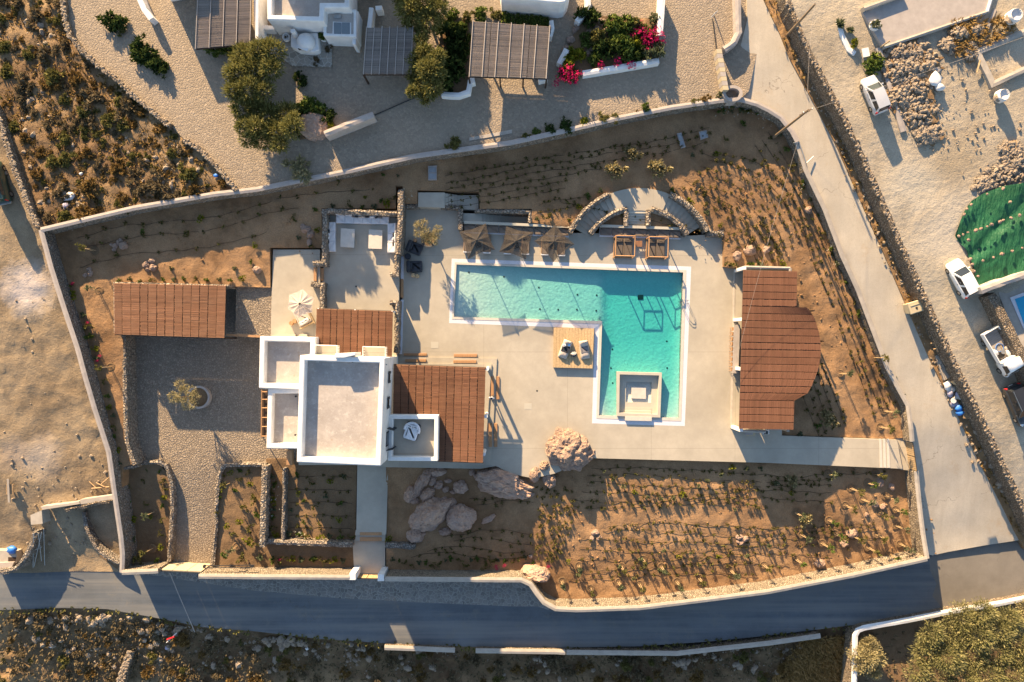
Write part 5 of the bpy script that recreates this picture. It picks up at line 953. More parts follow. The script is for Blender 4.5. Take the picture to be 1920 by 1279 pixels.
for u, v, lab in ((545, 606, 'round timber stool west of the white lounge bed'), (551.5, 602, 'taller timber stool touching the white lounge bed')): x, y, _ = P(u, v, 1.4); put('stump_table', MB().lathe((x, y, TZ), [(.2, 0), (.24, .05), (.22, .45), (.02, .45)], 14), M['teak'], label=lab, cat='side table')
for u, lab in ((549, 'west grey concrete block at the foot of the white house'), (571, 'east grey concrete block at the foot of the white house')): put('concrete_block', MB().cbox(P(u, 629, TZ), (.75, .3, .35)), M['cap'], label=lab, cat='block')
# balcony daybed
x, y, _ = P(771.5, 809, 3.9); t = thing('round_daybed', 'white cushioned daybed alone on the glazed balcony', 'daybed', (x, y, 3.46)); rz = rad(-17); m = Matrix.Rotation(rz, 3, 'Z'); q = lambda a, b, c: tuple(Vector((x, y, 3.46)) + m @ Vector((a, b, c)))
put('base', MB().rbox(q(0, 0, .05), (1.5, 1.8, .22), rz, .2), M['charcoal'], t); put('mattress', MB().rbox(q(0, -.08, .27), (1.4, 1.6, .2), rz, .2), M['canvas_white'], t)
put('backrest', MB().tube([q(1.0 * .78 * math.cos(a), .15 + .75 * math.sin(a), .5) for a in np.linspace(-.2, 3.34, 12)], .13, 8), M['canvas_white'], t, smooth=True)
for k in range(2): put('pillow', MB().rbox(q(-.32 + .62 * k, .5, .47), (.55, .32, .2), rz + R.uniform(-.2, .2), .08), M['canvas_white'], t)
# lids in the north garden
for c, lab in ((((1269, 251), (1277, 249.5), (1285, 276), (1276.5, 278.5)), 'double manhole cover with pale frame in the north bed'), (((1310, 248), (1324, 245), (1327.5, 258), (1313.5, 262.5)), 'single square manhole cover with pale frame in the north bed'), (((803, 312), (819, 311), (819, 338), (803, 338)), 'double manhole cover with pale frame near the north wall')):
    pts = quad(1.3, *c); t = thing('manhole_cover', lab, 'manhole cover', (*pts[0], 1.2)); cc = Vector((sum(p[0] for p in pts) / 4, sum(p[1] for p in pts) / 4)); put('frame', MB().ring(pts, [tuple(Vector(p) * .82 + cc * .18) for p in pts], .6, 1.46), M['cap_lilac'], t); put('lid', MB().prism([tuple(Vector(p) * .8 + cc * .2) for p in pts], .6, 1.40), M['grey_metal'], t)
    if 'double' in lab: put('bar', MB().prism([lerp2(pts[0], pts[3], .46), lerp2(pts[1], pts[2], .46), lerp2(pts[1], pts[2], .54), lerp2(pts[0], pts[3], .54)], .6, 1.455), M['cap_lilac'], t)
for u, v in ((1007, 733), (670, 538)): put('floor_drain', MB().lathe((*P(u, v, 0)[:2], .0 if u > 900 else .6), [(.1, .0), (.1, .012), (.01, .012)], 10), M['dark_metal'], label='small round floor drain in the %s' % ('pool deck' if u > 900 else 'sofa terrace'), cat='drain')
for u, v, lab in ((815, 647, 'faint square access lid north of the eastern pergola'), (990, 762, 'faint square access lid west of the pool')): put('access_lid', MB().prism(quad(0, (u - 7, v - 6), (u + 7, v - 6), (u + 7, v + 6), (u - 7, v + 6)), -.01, .012), M['jacuzzi'], label=lab, cat='lid')
# a person stepping out from under the pergola
def person(label, u, v, z, rz):
    t = thing('person', label, 'person', P(u, v, z)); sk = [((0, 0, .92), .13), ((0, 0, 1.12), .12), ((0, .01, 1.32), .155), ((0, .0, 1.44), .10), ((0, .02, 1.52), .055), ((0, .03, 1.62), .09), ((0, .04, 1.72), .075),
        ((.09, 0, .86), .10), ((.1, .12, .48), .065), ((.1, .05, .08), .045), ((.1, .18, .04), .04), ((-.09, 0, .86), .10), ((-.1, -.06, .48), .065), ((-.1, -.22, .1), .045), ((-.1, -.1, .04), .04),
        ((.2, 0, 1.40), .065), ((.25, -.08, 1.14), .047), ((.27, .06, .92), .035), ((.28, .12, .85), .035), ((-.2, 0, 1.40), .065), ((-.26, .06, 1.14), .047), ((-.27, .2, .95), .035), ((-.27, .27, .9), .035)]
    ed = [(0, 1), (1, 2), (2, 3), (3, 4), (4, 5), (5, 6), (0, 7), (7, 8), (8, 9), (9, 10), (0, 11), (11, 12), (12, 13), (13, 14), (3, 15), (15, 16), (16, 17), (17, 18), (3, 19), (19, 20), (20, 21), (21, 22)]
    def grow(name, ids, dr, mat):
        ix = {k: i for i, k in enumerate(ids)}; me = bpy.data.meshes.new(name); me.from_pydata([sk[k][0] for k in ids], [(ix[a], ix[b]) for a, b in ed if a in ix and b in ix], []); me.materials.append(mat)
        o = bpy.data.objects.new(name, me); COL.objects.link(o); o.parent = t; o.modifiers.new('skin', 'SKIN'); me.skin_vertices[0].data[0].use_root = True
        for k in ids: me.skin_vertices[0].data[ix[k]].radius = (sk[k][1] + dr, sk[k][1] + dr)
        sb = o.modifiers.new('smooth', 'SUBSURF'); sb.levels = 1; sb.render_levels = 2; return o
    grow('body', list(range(23)), 0, M['skin']); grow('shirt', [1, 2, 3, 15, 16, 19, 20], .015, M['canvas_white']); grow('trousers', [0, 7, 8, 9, 11, 12, 13], .015, M['charcoal'])
    put_ = MB().rock((0, .015, 1.67), (.105, .115, .11), 2, .05, 1); o = bpy.data.objects.new('hair', mesh_of('hair', put_.v, put_.f, M['dark'], True)); COL.objects.link(o); o.parent = t
    t.rotation_euler.z = rz
person('person in white shirt and dark trousers beside the timber step boxes', 922.5, 744.5, .29, rad(180))
# ------------------------------------------------------------------ vehicles
def local(name, mb, mat, parent, bevel=0, smooth=False):
    o = bpy.data.objects.new(name, mesh_of(name, mb.v, mb.f, mat, smooth)); COL.objects.link(o); o.parent = parent
    if bevel: b = o.modifiers.new('bevel', 'BEVEL'); b.width = bevel; b.segments = 3; b.limit_method = 'ANGLE'; b.angle_limit = rad(30)
    return o
def wheel(t, x, y, r=.31, w=.2):
    tb, rb = MB(), MB()
    for mb, rr, prof in ((tb, r, [(.6, -.5), (.93, -.5), (1, -.3), (1, .3), (.93, .5), (.6, .5)]), (rb, r, [(.02, -.42), (.62, -.46), (.62, .46), (.02, .42)])):
        n = 18; vs = [(x + rr * p * math.cos(2 * math.pi * k / n), y + w * q, r + rr * p * math.sin(2 * math.pi * k / n)) for p, q in prof for k in range(n)]
        f = [(i * n + k, i * n + (k + 1) % n, (i + 1) * n + (k + 1) % n, (i + 1) * n + k) for i in range(len(prof) - 1) for k in range(n)]
        if mb is rb: f += [tuple(range(n)), tuple(range((len(prof) - 1) * n, len(prof) * n))]
        mb.add(vs, f)
    o = local('wheel', tb, M['rubber'], t); local('rim', rb, M['metal'], o)
def loft(sections):
    """sections along x: (x, half width, z low, z shoulder, z top, top half width)"""
    mb = MB(); ring = 10
    for x, w, z0, zs, zt, wt in sections:
        mb.v += [(x, -w * .94, z0), (x, -w, z0 + (zs - z0) * .4), (x, -w * .985, zs), (x, -wt, zt - .02), (x, -wt * .45, zt + .015), (x, wt * .45, zt + .015), (x, wt, zt - .02), (x, w * .985, zs), (x, w, z0 + (zs - z0) * .4), (x, w * .94, z0)]
    n = len(sections)
    for i in range(n - 1):
        for k in range(ring): mb.f.append((i * ring + k, i * ring + (k + 1) % ring, (i + 1) * ring + (k + 1) % ring, (i + 1) * ring + k))
    mb.f += [tuple(range(ring - 1, -1, -1)), tuple((n - 1) * ring + k for k in range(ring))]
    return mb
def car(label, paint, L=4.0, Wd=1.7, Ht=1.48, long_roof=.36, hood=.30, tail='red_lens', rack=False):
    t = thing('parked_car', label, 'car', (0, 0, 0)); h = L / 2; w = Wd / 2; wb = L * .31; bel = .92
    body = loft([(-h, w * .82, .32, .6, .68, w * .74), (-h + .12, w * .93, .25, .78, bel, w * .86), (-h * .6, w, .2, .84, bel + .03, w * .92), (0, w, .2, .82, bel, w * .93), (h * .42, w, .2, .78, bel - .02, w * .9), (h * .7, w * .98, .22, .7, .82, w * .82), (h - .14, w * .9, .25, .6, .68, w * .7), (h, w * .74, .32, .52, .56, w * .55)])
    local('body', body, M[paint], t, 0, True); xr0, xr1 = -h + .36, h * .17; xb0, xb1 = -h + .08, h * .53
    wt = w * .74; wbk = w * .9; zr = Ht
    cab = MB(); bot = [(xb0, -wbk * .97, bel), (xb1, -wbk, bel - .03), (xb1, wbk, bel - .03), (xb0, wbk * .97, bel)]; top = [(xr0, -wt, zr - .06), (xr1, -wt * .95, zr - .04), (xr1, wt * .95, zr - .04), (xr0, wt, zr - .06)]
    cab.add(bot + top, [(0, 1, 5, 4), (1, 2, 6, 5), (2, 3, 7, 6), (3, 0, 4, 7), (4, 5, 6, 7)]); local('cabin', cab, M[paint], t, .03)
    rf = MB(); n = 6; xs = np.linspace(xr0 - .03, xr1 + .02, n); m = 7
    for i, x in enumerate(xs):
        for j in range(m):
            s = j / (m - 1) * 2 - 1; rf.v.append((x, s * wt * 1.0, zr - .05 + .05 * (1 - s * s) - .03 * (2 * i / (n - 1) - 1) ** 2 + .012))
    for i in range(n - 1):
        for j in range(m - 1): rf.f.append((i * m + j, (i + 1) * m + j, (i + 1) * m + j + 1, i * m + j + 1))
    local('roof', rf, M[paint], t, 0, True)
    def pane(name, a, b, c, d, inset=.1, off=.012, mat='glass'):
        q = [Vector(p) for p in (a, b, c, d)]; ctr = sum(q, Vector()) / 4; nn = (q[1] - q[0]).cross(q[3] - q[0]).normalized(); nn = nn if nn.dot(ctr - Vector((ctr.x * .7, 0, .6))) > 0 else -nn
        q = [p.lerp(ctr, inset) + nn * off for p in q]; q2 = [p - nn * .02 for p in q]; local(name, MB().add(q + q2, [(0, 1, 2, 3), (7, 6, 5, 4), (0, 4, 5, 1), (1, 5, 6, 2), (2, 6, 7, 3), (3, 7, 4, 0)]), M[mat], t)
    pane('windscreen', bot[1], bot[2], top[2], top[1], .09); pane('rear_window', bot[3], bot[0], top[0], top[3], .13)
    for s, (i, j) in ((-1, (0, 1)), (1, (3, 2))):
        B0, B1, T0, T1 = Vector(bot[i]), Vector(bot[j]), Vector(top[i]), Vector(top[j])
        for a, b in ((.05, .46), (.50, .93)): pane('side_window', B0.lerp(B1, a), B0.lerp(B1, b), T0.lerp(T1, b), T0.lerp(T1, a), .12)
        local('mirror', MB().cbox((h * .36, s * (w + .07), .92), (.14, .18, .13)), M[paint], t, .03); local('headlight', MB().cbox((h - .22, s * w * .66, .58), (.3, .3, .13), -.5 * s), M['clear_lens'], t, .03)
        local('tail_light', MB().cbox((-h + .1, s * w * .8, .62), (.16, .2, .38)), M[tail], t, .03)
        for x in (-wb, wb + .05): wheel(t, x, s * (w - .1))
        local('door_handle', MB().cbox((-.3, s * w * 1.0, .8), (.16, .03, .03)), M['dark_metal'], t)
    local('plate', MB().cbox((-h - .005, 0, .48), (.03, .5, .11)), M['white_shiny'], t); local('bumper', MB().cbox((-h + .04, 0, .36), (.14, Wd * .86, .16)), M[paint], t, .04)
    if rack:
        for s in (-1, 1): local('roof_rail', MB().tube([(xr0, s * wt * .9, zr + .05), (xr1, s * wt * .9, zr + .05)], .025, 6), M['metal'], t)
    return t
def park(t, u0, v0, u1, v1, z):           # rear and front of the car as measured on the ground
    a, b = Vector(P(u0, v0, z)), Vector(P(u1, v1, z)); t.location = (a + b) / 2; t.rotation_euler.z = math.atan2(b.y - a.y, b.x - a.x)
yz = lambda v: lin(v, [0, 200, 500, 800, 1000], [3.2, 2.6, 1.6, .2, -1.7]) + 1.92
park(car('silver hatchback with tall red tail lights parked by the pinkish wall', 'paint_silver', 3.9, 1.66, 1.5), 1645, 207, 1624, 156, yz(180))
park(car('white hatchback parked beside the green tarpaulin', 'paint_white', 4.05, 1.74, 1.5), 1811, 549, 1783, 497, yz(525))
park(car('dark grey car parked behind the white truck at the right edge', 'paint_dark', 4.5, 1.8, 1.55, rack=True), 1889, 727, 1917, 790, yz(745))
# white flatbed truck with a load
tk = thing('flatbed_truck', 'white dropside truck carrying tools and bags', 'truck', (0, 0, 0)); L, w = 5.3, .92
local('chassis', MB().box(-2.6, -.4, .35, 2.4, .4, .6), M['dark_metal'], tk); local('bed_floor', MB().box(-2.65, -w, .72, .75, w, .80), M['plank_grey'], tk)
for s in (-1, 1): local('side_board', MB().box(-2.65, s * w - .04, .8, .75, s * w + .04, 1.32), M['paint_white'], tk)
local('tail_board', MB().box(-2.72, -w - .04, .8, -2.64, w + .04, 1.32), M['paint_white'], tk); local('head_board', MB().box(.70, -w - .04, .8, .78, w + .04, 1.55), M['paint_white'], tk)
cb = loft([(.85, .84, .35, 1.15, 1.92, .74), (1.0, .88, .33, 1.15, 1.98, .76), (1.75, .88, .33, 1.12, 1.96, .76), (1.95, .88, .33, 1.1, 1.85, .76), (2.35, .86, .33, .95, 1.12, .8), (2.52, .8, .35, .72, .82, .74), (2.6, .72, .38, .6, .66, .66)]); local('cab', cb, M['paint_white'], tk, 0, True)
local('windscreen', MB().add([(1.97, -.72, 1.83), (1.97, .72, 1.83), (2.36, .77, 1.16), (2.36, -.77, 1.16), (1.95, -.7, 1.78), (1.95, .7, 1.78), (2.33, .75, 1.12), (2.33, -.75, 1.12)], [(0, 3, 2, 1), (4, 5, 6, 7), (0, 1, 5, 4), (1, 2, 6, 5), (2, 3, 7, 6), (3, 0, 4, 7)]), M['glass'], tk)
for s in (-1, 1):
    local('side_window', MB().add([(1.15, s * .885, 1.2), (2.15, s * .885, 1.15), (1.85, s * .80, 1.75), (1.15, s * .80, 1.78), (1.15, s * .8, 1.2), (2.1, s * .8, 1.15), (1.85, s * .7, 1.7), (1.15, s * .7, 1.75)], [(0, 1, 2, 3), (7, 6, 5, 4), (0, 4, 5, 1), (1, 5, 6, 2), (2, 6, 7, 3), (3, 7, 4, 0)]), M['glass'], tk)
    local('mirror', MB().cbox((2.15, s * 1.02, 1.15), (.08, .2, .22)), M['dark_metal'], tk); local('headlight', MB().cbox((2.52, s * .62, .62), (.14, .26, .16)), M['clear_lens'], tk, .02)
    for x in (-1.6, 1.75): wheel(tk, x, s * .8, .33, .22)
tk.location = Vector(P(1867, 661, yz(665) - .05)); a = Vector(P(1843, 622, 3)); b = Vector(P(1889, 700, 3)); tk.rotation_euler.z = math.atan2(b.y - a.y, b.x - a.x)
mtk = Matrix.Translation(tk.location) @ Matrix.Rotation(tk.rotation_euler.z, 4, 'Z')
def load(name, mb, mat, label, cat, smooth=False): mb.v = [tuple(mtk @ Vector(p)) for p in mb.v]; return put(name, mb, mat, None, smooth, label=label, cat=cat)
load('hose_coil', MB().tube([(-.55 + .42 * math.cos(a), .1 + .42 * math.sin(a), .84 + .02 * (k % 3)) for k, a in enumerate(np.linspace(0, 12.4, 40))], .03, 5), M['blue'], 'coil of blue hose in the truck bed', 'hose')
load('spare_wheel', MB().lathe((.18, -.15, .8), [(.12, 0), (.3, 0), (.33, .08), (.3, .18), (.12, .18)], 18), M['rubber'], 'loose spare wheel lying in the truck bed', 'wheel'); load('white_sack', MB().rock((.35, .55, .95), (.35, .28, .18), 2, .35, 3), M['bag'], 'white sack against the truck head board', 'sack', True)
load('white_sack', MB().rock((-.3, -.62, .95), (.38, .24, .2), 2, .35, 4), M['bag'], 'white sack along the far truck side board', 'sack', True); load('white_sack', MB().rock((-.1, .68, .9), (.3, .2, .13), 2, .4, 8), M['beige_fabric'], 'pinkish cloth bundle along the near truck side board', 'bundle', True)
load('toolbox', MB().cbox((.35, -.68, .8), (.5, .3, .28)), M['dark_metal'], 'dark toolbox in the corner of the truck bed', 'toolbox'); load('shovel', MB().tube([(-.75, .3, .9), (.35, .12, 1.0)], .025, 5), M['bamboo'], 'shovel handle lying across the truck bed', 'shovel'); load('cable_reel', MB().lathe((-.05, .12, .8), [(.05, 0), (.26, 0), (.26, .04), (.1, .05), (.1, .2), (.26, .21), (.26, .25), (.05, .25)], 14), M['grey_metal'], 'small cable reel in the middle of the truck bed', 'reel')
# green van at the left edge
vn = thing('parked_van', 'dark green van cut by the left edge of the dirt lot', 'van', (0, 0, 0)); bodyv = loft([(-2.2, .78, .3, 1.1, 1.9, .66), (-2.05, .86, .26, 1.15, 2.05, .72), (.4, .87, .25, 1.15, 2.08, .72), (.9, .87, .25, 1.1, 1.9, .70), (1.5, .87, .26, 1.0, 1.15, .78), (2.1, .82, .3, .85, .95, .7), (2.3, .7, .35, .6, .68, .6)]); local('body', bodyv, M['paint_green'], vn, 0, True)
local('rear_window', MB().box(-2.17, -.6, 1.25, -2.10, .6, 1.8), M['glass'], vn); local('bumper', MB().box(-2.34, -.8, .38, -2.1, .8, .6), M['grey_metal'], vn, .03); local('roof_rack', MB().tube([(-1.9, -.6, 2.15), (.3, -.6, 2.15), (.3, .6, 2.15), (-1.9, .6, 2.15), (-1.9, -.6, 2.15)], .03, 5), M['metal'], vn)
for s in (-1, 1):
    local('side_window', MB().cbox((-.6, s * .80, 1.3), (2.2, .05, .5)), M['glass'], vn); local('tail_light', MB().cbox((-2.15, s * .74, .9), (.12, .14, .5)), M['red_lens'], vn)
    for x in (-1.35, 1.45): wheel(vn, x, s * .78, .36, .24)
vn.location = Vector(P(5, 346, 1.5)); vn.rotation_euler.z = rad(104)
# ------------------------------------------------------------------ yard things along the lane
bn = thing('waste_container', 'beige plastic waste container with hinged lid beside the lane', 'container', P(1717, 576, z_east(0, 576))); zb_ = z_east(0, 576) + .1; x, y, _ = P(1713, 576, zb_ + .8); rzb = rad(18)
put('bin_body', MB().cbox((x, y, zb_), (1.25, 1.05, 1.1), rzb, 1.1), M['plastic_beige'], bn, bevel=.06); put('lid', MB().cbox((x, y, zb_ + 1.1), (1.5, 1.3, .16), rzb, .92), M['plastic_beige'], bn, bevel=.05); put('lid_ridge', MB().cbox((x, y + .28, zb_ + 1.25), (1.3, .1, .06), rzb), M['plastic_beige'], bn); put('lid_knob', MB().lathe((x + .05, y - .1, zb_ + 1.25), [(.14, 0), (.1, .06), (.01, .06)], 10), M['dark_metal'], bn)
zy = lambda v: z_east(0, v) + .15
t = thing('timber_trestle', 'rough timber frame leaning by the retaining wall', 'frame', P(1752, 645, zy(645)))
for a, b in (((1742, 612), (1759, 660)), ((1754, 626), (1771, 654)), ((1742, 630), (1757, 627)), ((1745, 644), (1762, 641)), ((1750, 655), (1767, 651))): put('bar', MB().tube([P(*a, zy(640) + .5), P(*b, zy(640) + .6)], .06, 4), M['pallet'], t)
t = thing('plank_stack', 'stack of long weathered planks beside the waste heap', 'planks', P(1769, 688, zy(688)))
for k in range(5):
    a0, b0 = (1755 + 2.3 * k, 667 - 1.2 * k), (1772 + 2.6 * k, 713 - 1.5 * k); pa, pb = Vector(P(*a0, zy(688) + .2)[:2]), Vector(P(*b0, zy(688) + .2)[:2]); d = (pb - pa).normalized(); n_ = Vector((-d.y, d.x)) * .07; put('plank', MB().prism([pa + n_, pb + n_, pb - n_, pa - n_], zy(688) - .1, zy(688) + .18 + .03 * (k % 3)), M['plank_grey'], t)
t = thing('ladder_frame', 'thin timber ladder frame lying against the retaining wall', 'ladder', P(1782, 690, zy(690)))
for a, b in (((1775, 672), (1791, 706)), ((1783, 669), (1797, 700))): put('rail', MB().tube([P(*a, zy(690) + .5), P(*b, zy(690) + .5)], .04, 4), M['pallet'], t)
for k in range(5): put('rung', MB().tube([P(1776 + 3.6 * k, 675 + 7.4 * k, zy(690) + .5), P(1783 + 3.4 * k, 672 + 7 * k, zy(690) + .5)], .03, 4), M['pallet'], t)
def box_(label, u, v, z, sz, rz, mat='cardboard', name='cardboard_box', cat='box', **k): return put(name, MB().cbox(P(u, v, z), sz, rz), M[mat], label=label, cat=cat, **k)
zh = zy(730)
box_('large cardboard box on top of the waste heap', 1791, 716, zh + .3, (.95, .75, .6), rad(-35)); box_('flat cardboard sheet beside the large box', 1781, 713, zh, (.7, .55, .25), rad(-30))
def sack(label, u, v, z, r, seed, mat='bag', name='rubbish_bag', amp=.3): return put(name, MB().rock(P(u, v, z + r[2] * .35), r, 2, amp, seed), M[mat], None, True, label=label, cat='bag')
sack('white rubbish bag at the west side of the waste heap', 1777, 722, zh, (.5, .6, .4), 31); sack('pinkish bundle below the large cardboard box', 1785, 729, zh, (.45, .3, .3), 32, 'beige_fabric', 'rag_bundle'); sack('small white bag under the cardboard box', 1782, 733, zh, (.4, .25, .22), 33)
sack('dark blue bag in the middle of the waste heap', 1798, 739, zh, (.45, .45, .3), 34, 'bag_lilac'); sack('lilac bag at the west edge of the waste heap', 1781, 738, zh, (.4, .45, .28), 35, 'bag_lilac'); sack('bright blue plastic bag, upper of two', 1798, 765, zy(765), (.42, .35, .32), 36, 'blue', amp=.4); sack('bright blue plastic bag, lower of two', 1800, 774, zy(770), (.45, .3, .3), 37, 'blue', amp=.4)
sack('purple bag left of the blue plastic bags', 1789, 757, zy(760), (.5, .35, .2), 38, 'bag_lilac'); sack('pale stone slab beside the pallet', 1811, 753, zy(750), (.6, .4, .2), 39, 'cap_lilac', 'stone_slab', .1); box_('long pale board across the waste heap', 1795, 746, zy(745) + .2, (.75, .25, .12), rad(-15), 'coping', 'board', 'board'); box_('dark tyre sized drum by the cardboard box', 1794, 724, zh, (.4, .4, .4), .4, 'dark_metal', 'drum', 'drum')
put('enamel_basin', MB().lathe(P(1786, 751, zy(750) + .1), [(.02, .05), (.2, .05), (.32, .18), (.3, .2)], 14), M['bag'], label='round enamel basin on the waste heap', cat='basin')
def pallet(label, u, v, z, rz, n=6):
    t = thing('wooden_pallet', label, 'pallet', P(u, v, z)); m = Matrix.Rotation(rz, 3, 'Z'); o = Vector(P(u, v, z))
    for k in range(n): put('slat', MB().cbox(tuple(o + m @ Vector((-.5 + k / (n - 1), 0, .12))), (.12, .8, .025), rz), M['pallet'], t)
    for s in (-.34, 0, .34): put('runner', MB().cbox(tuple(o + m @ Vector((0, s, 0))), (1.15, .09, .12), rz), M['pallet'], t)
pallet('broken wooden pallet below the blue bags', 1812, 775, zy(775) + .15, rad(85), 7); pallet('wooden pallet standing in the dirt at the left edge', 20, 917, z_lot(0, 917) + .3, rad(90), 7)
box_('weathered beam lying on the pallet at the left edge', 17, 920, z_lot(0, 917) + .5, (.22, 2.6, .12), rad(3), 'plank_grey', 'beam', 'beam')
for i, (a, b) in enumerate((((167, 903), (180, 915)), ((172, 916), (205, 913)), ((190, 908), (204, 896)), ((180, 905), (196, 913)))): put('plank', MB().tube([P(*a, z_lot(0, 910) + .12 + .05 * i), P(*b, z_lot(0, 910) + .15 + .05 * i)], .07, 4), M['pallet'], label='loose timber plank in the pile above the concrete slab', cat='plank', group='timber planks by the west wall')
sack('blue hose bundle on the concrete box at lower left', 22, 1031, -1.2, (.55, .45, .25), 41, 'blue', 'hose_bundle', .6); put('concrete_box', MB().prism(quad(-1.2, (-10, 1032), (30, 1034), (30, 1056), (-10, 1058)), -3, -1.25), M['cap'], label='low concrete box with dark opening at lower left', cat='box'); put('opening_lid', MB().prism(quad(-1.2, (15, 1045), (30, 1045), (29, 1053), (15, 1053)), -1.3, -1.22), M['dark'], label='dark hatch in the low concrete box', cat='hatch')
put('concrete_ledge', MB().prism(quad(-1.0, (-20, 1056), (26, 1054), (22, 1064), (-20, 1068)), -3, -1.0), M['cap_lilac'], label='pale concrete ledge along the road at lower left', cat='ledge')
# bags of rubble in the upper yard
def big_bag(label, u, v, z, r, seed):
    t = thing('bulk_bag', label, 'bag', P(u, v, z)); mb = MB().lathe(P(u, v, z), [(r * .8, 0), (r * 1.02, .25 * r), (r, 1.2 * r), (r * .86, 1.55 * r), (r * .7, 1.2 * r)], 16); mb.v = [(a + .07 * fbm(a * 3 + seed, b * 3, 1), b + .07 * fbm(a * 3, b * 3 + seed, 1), c) for a, b, c in mb.v]; put('bag_wall', mb, M['bag'], t, True); put('filling', MB().rock(P(u, v, z + .9 * r), (r * .75, r * .7, .2), 2, .4, seed), M['rubble'], t)
big_bag('white bulk bag standing alone in the upper yard', 1872, 183, yz(183) + .1, .62, 3); big_bag('white bulk bag near the concrete foundation at top right', 1893, 36, yz(36) + .1, .7, 5)
sack('slumped white sheet of plastic on the rubble heap', 1754, 150, yz(150) + .3, (.65, .75, .16), 42, 'bag', 'plastic_sheet', .45); sack('crumpled white plastic below the slumped sheet', 1762, 164, yz(150) + .2, (.5, .45, .25), 43, 'bag', 'plastic_sheet', .5); sack('bright spill of white plaster above the slumped sheet', 1753, 131, yz(135), (.7, .45, .12), 44, 'cap_lilac', 'plaster_heap', .5)
put('timber_board', MB().tube([P(1838, 113, yz(120) + .5), P(1832, 136, yz(120) + .2)], .1, 4), M['bamboo'], label='yellow board leaning on the concrete foundation', cat='board')
# rubble: heaps of broken stone
ROAD_EDGE = lambda u: lin(u, [0, 120, 200, 290, 380, 480, 600, 720, 960, 1200, 1600], [1150, 1142, 1146, 1162, 1180, 1190, 1204, 1212, 1232, 1228, 1200])
def heap(name, label, spots, n, s, seed, mat='rubble', z=lambda u, v: yz(v)):
    rs = random.Random(seed); mb = MB()
    for i in range(n):
        u0, v0, a, b, h = rs.choice(spots); r = math.sqrt(rs.random()) * (1.0 if rs.random() < .7 else rs.uniform(1, 1.5)); th = rs.uniform(0, 6.283); u, v = u0 + a * r * math.cos(th), v0 + b * r * math.sin(th)
        if v > 1100 and v < ROAD_EDGE(u): continue
        zz_ = z(u, v) + h * .45 * max(0, 1 - r * r); q = s * (.4 + rs.random() ** 5 * 3.2); mb.rock(P(u, v, zz_), (q, q * rs.uniform(.6, 1), q * rs.uniform(.5, .8)), 1, .35, rs.randint(0, 9999), rs.uniform(0, 6))
    return put(name, mb, M[mat], label=label, cat='rubble', kind='stuff')
def mound(name, spots, mat, zf, seed=1):  # earth under the stones
    mb = MB()
    for i, (u, v, a, b, h) in enumerate(spots): mb.rock(P(u, v, zf(u, v) - .1), (a / 17, b / 17, h * .3 + .12), 3, .4, seed + i, 0, 2.6, -.2)
    return put(name, mb, M[mat], kind='structure')
hs1 = [(1700, 95, 40, 22, .9), (1690, 130, 35, 30, 1.0), (1715, 165, 38, 35, 1.0), (1725, 210, 32, 32, .9), (1740, 250, 26, 20, .7), (1690, 180, 24, 30, .7), (1720, 120, 40, 30, .9)]
mound('rubble_ground', hs1, 'verge', lambda u, v: yz(v), 5); heap('rubble_heap', 'large heap of broken stone in the upper yard', hs1, 4200, .105, 51)
hs2 = [(1800, 62, 20, 14, .9), (1832, 55, 14, 10, .6), (1780, 85, 16, 14, .5), (1820, 95, 14, 20, .4)]; mound('rubble_ground', hs2, 'verge', lambda u, v: yz(v), 15); heap('rubble_heap', 'smaller heap of broken stone by the leaning pillar', hs2, 1100, .10, 52)
hs3 = [(1880, 330, 36, 22, .5), (1905, 300, 24, 26, .5), (1850, 345, 20, 14, .3), (1895, 280, 22, 14, .3)]; heap('rubble_heap', 'loose stones above the green tarpaulin', hs3, 1700, .10, 53); heap('stone_scatter', 'stones scattered over the upper yard', [(1800, 150, 80, 70, .05), (1860, 260, 60, 40, .05), (1800, 260, 60, 50, .05), (1830, 460, 10, 60, .05), (1820, 200, 60, 80, .05)], 300, .06, 54)
heap('stone_scatter', 'debris scattered along the foot of the retaining wall', [(1868, 870, 10, 30, .1), (1850, 830, 8, 30, .1), (1884, 905, 8, 22, .1), (1838, 800, 8, 18, .1)], 260, .17, 55, z=lambda u, v: z_east(u, v) + .12)
heap('stone_scatter', 'stones strewn over the verge by the lane', [(1500 + 13.2 * k, 104 + 30 * k, 9, 16, .05) for k in range(26)], 420, .08, 56, z=lambda u, v: z_east(u, v) + .12); heap('stone_scatter', 'stones scattered over the west lot', [(60, 700, 110, 230, .02), (100, 900, 110, 60, .03), (110, 1000, 60, 50, .02)], 500, .065, 57, z=z_lot)
t = thing('tile_stack', 'stack of narrow terracotta battens in the upper yard', 'battens', P(1900, 272, yz(272)))
for k in range(7): put('batten', MB().tube([P(1888 + 3 * k, 266 - .6 * k, yz(270) + .12), P(1886 + 3 * k, 282 - .6 * k, yz(270) + .12)], .06, 4), M['pallet'], t)
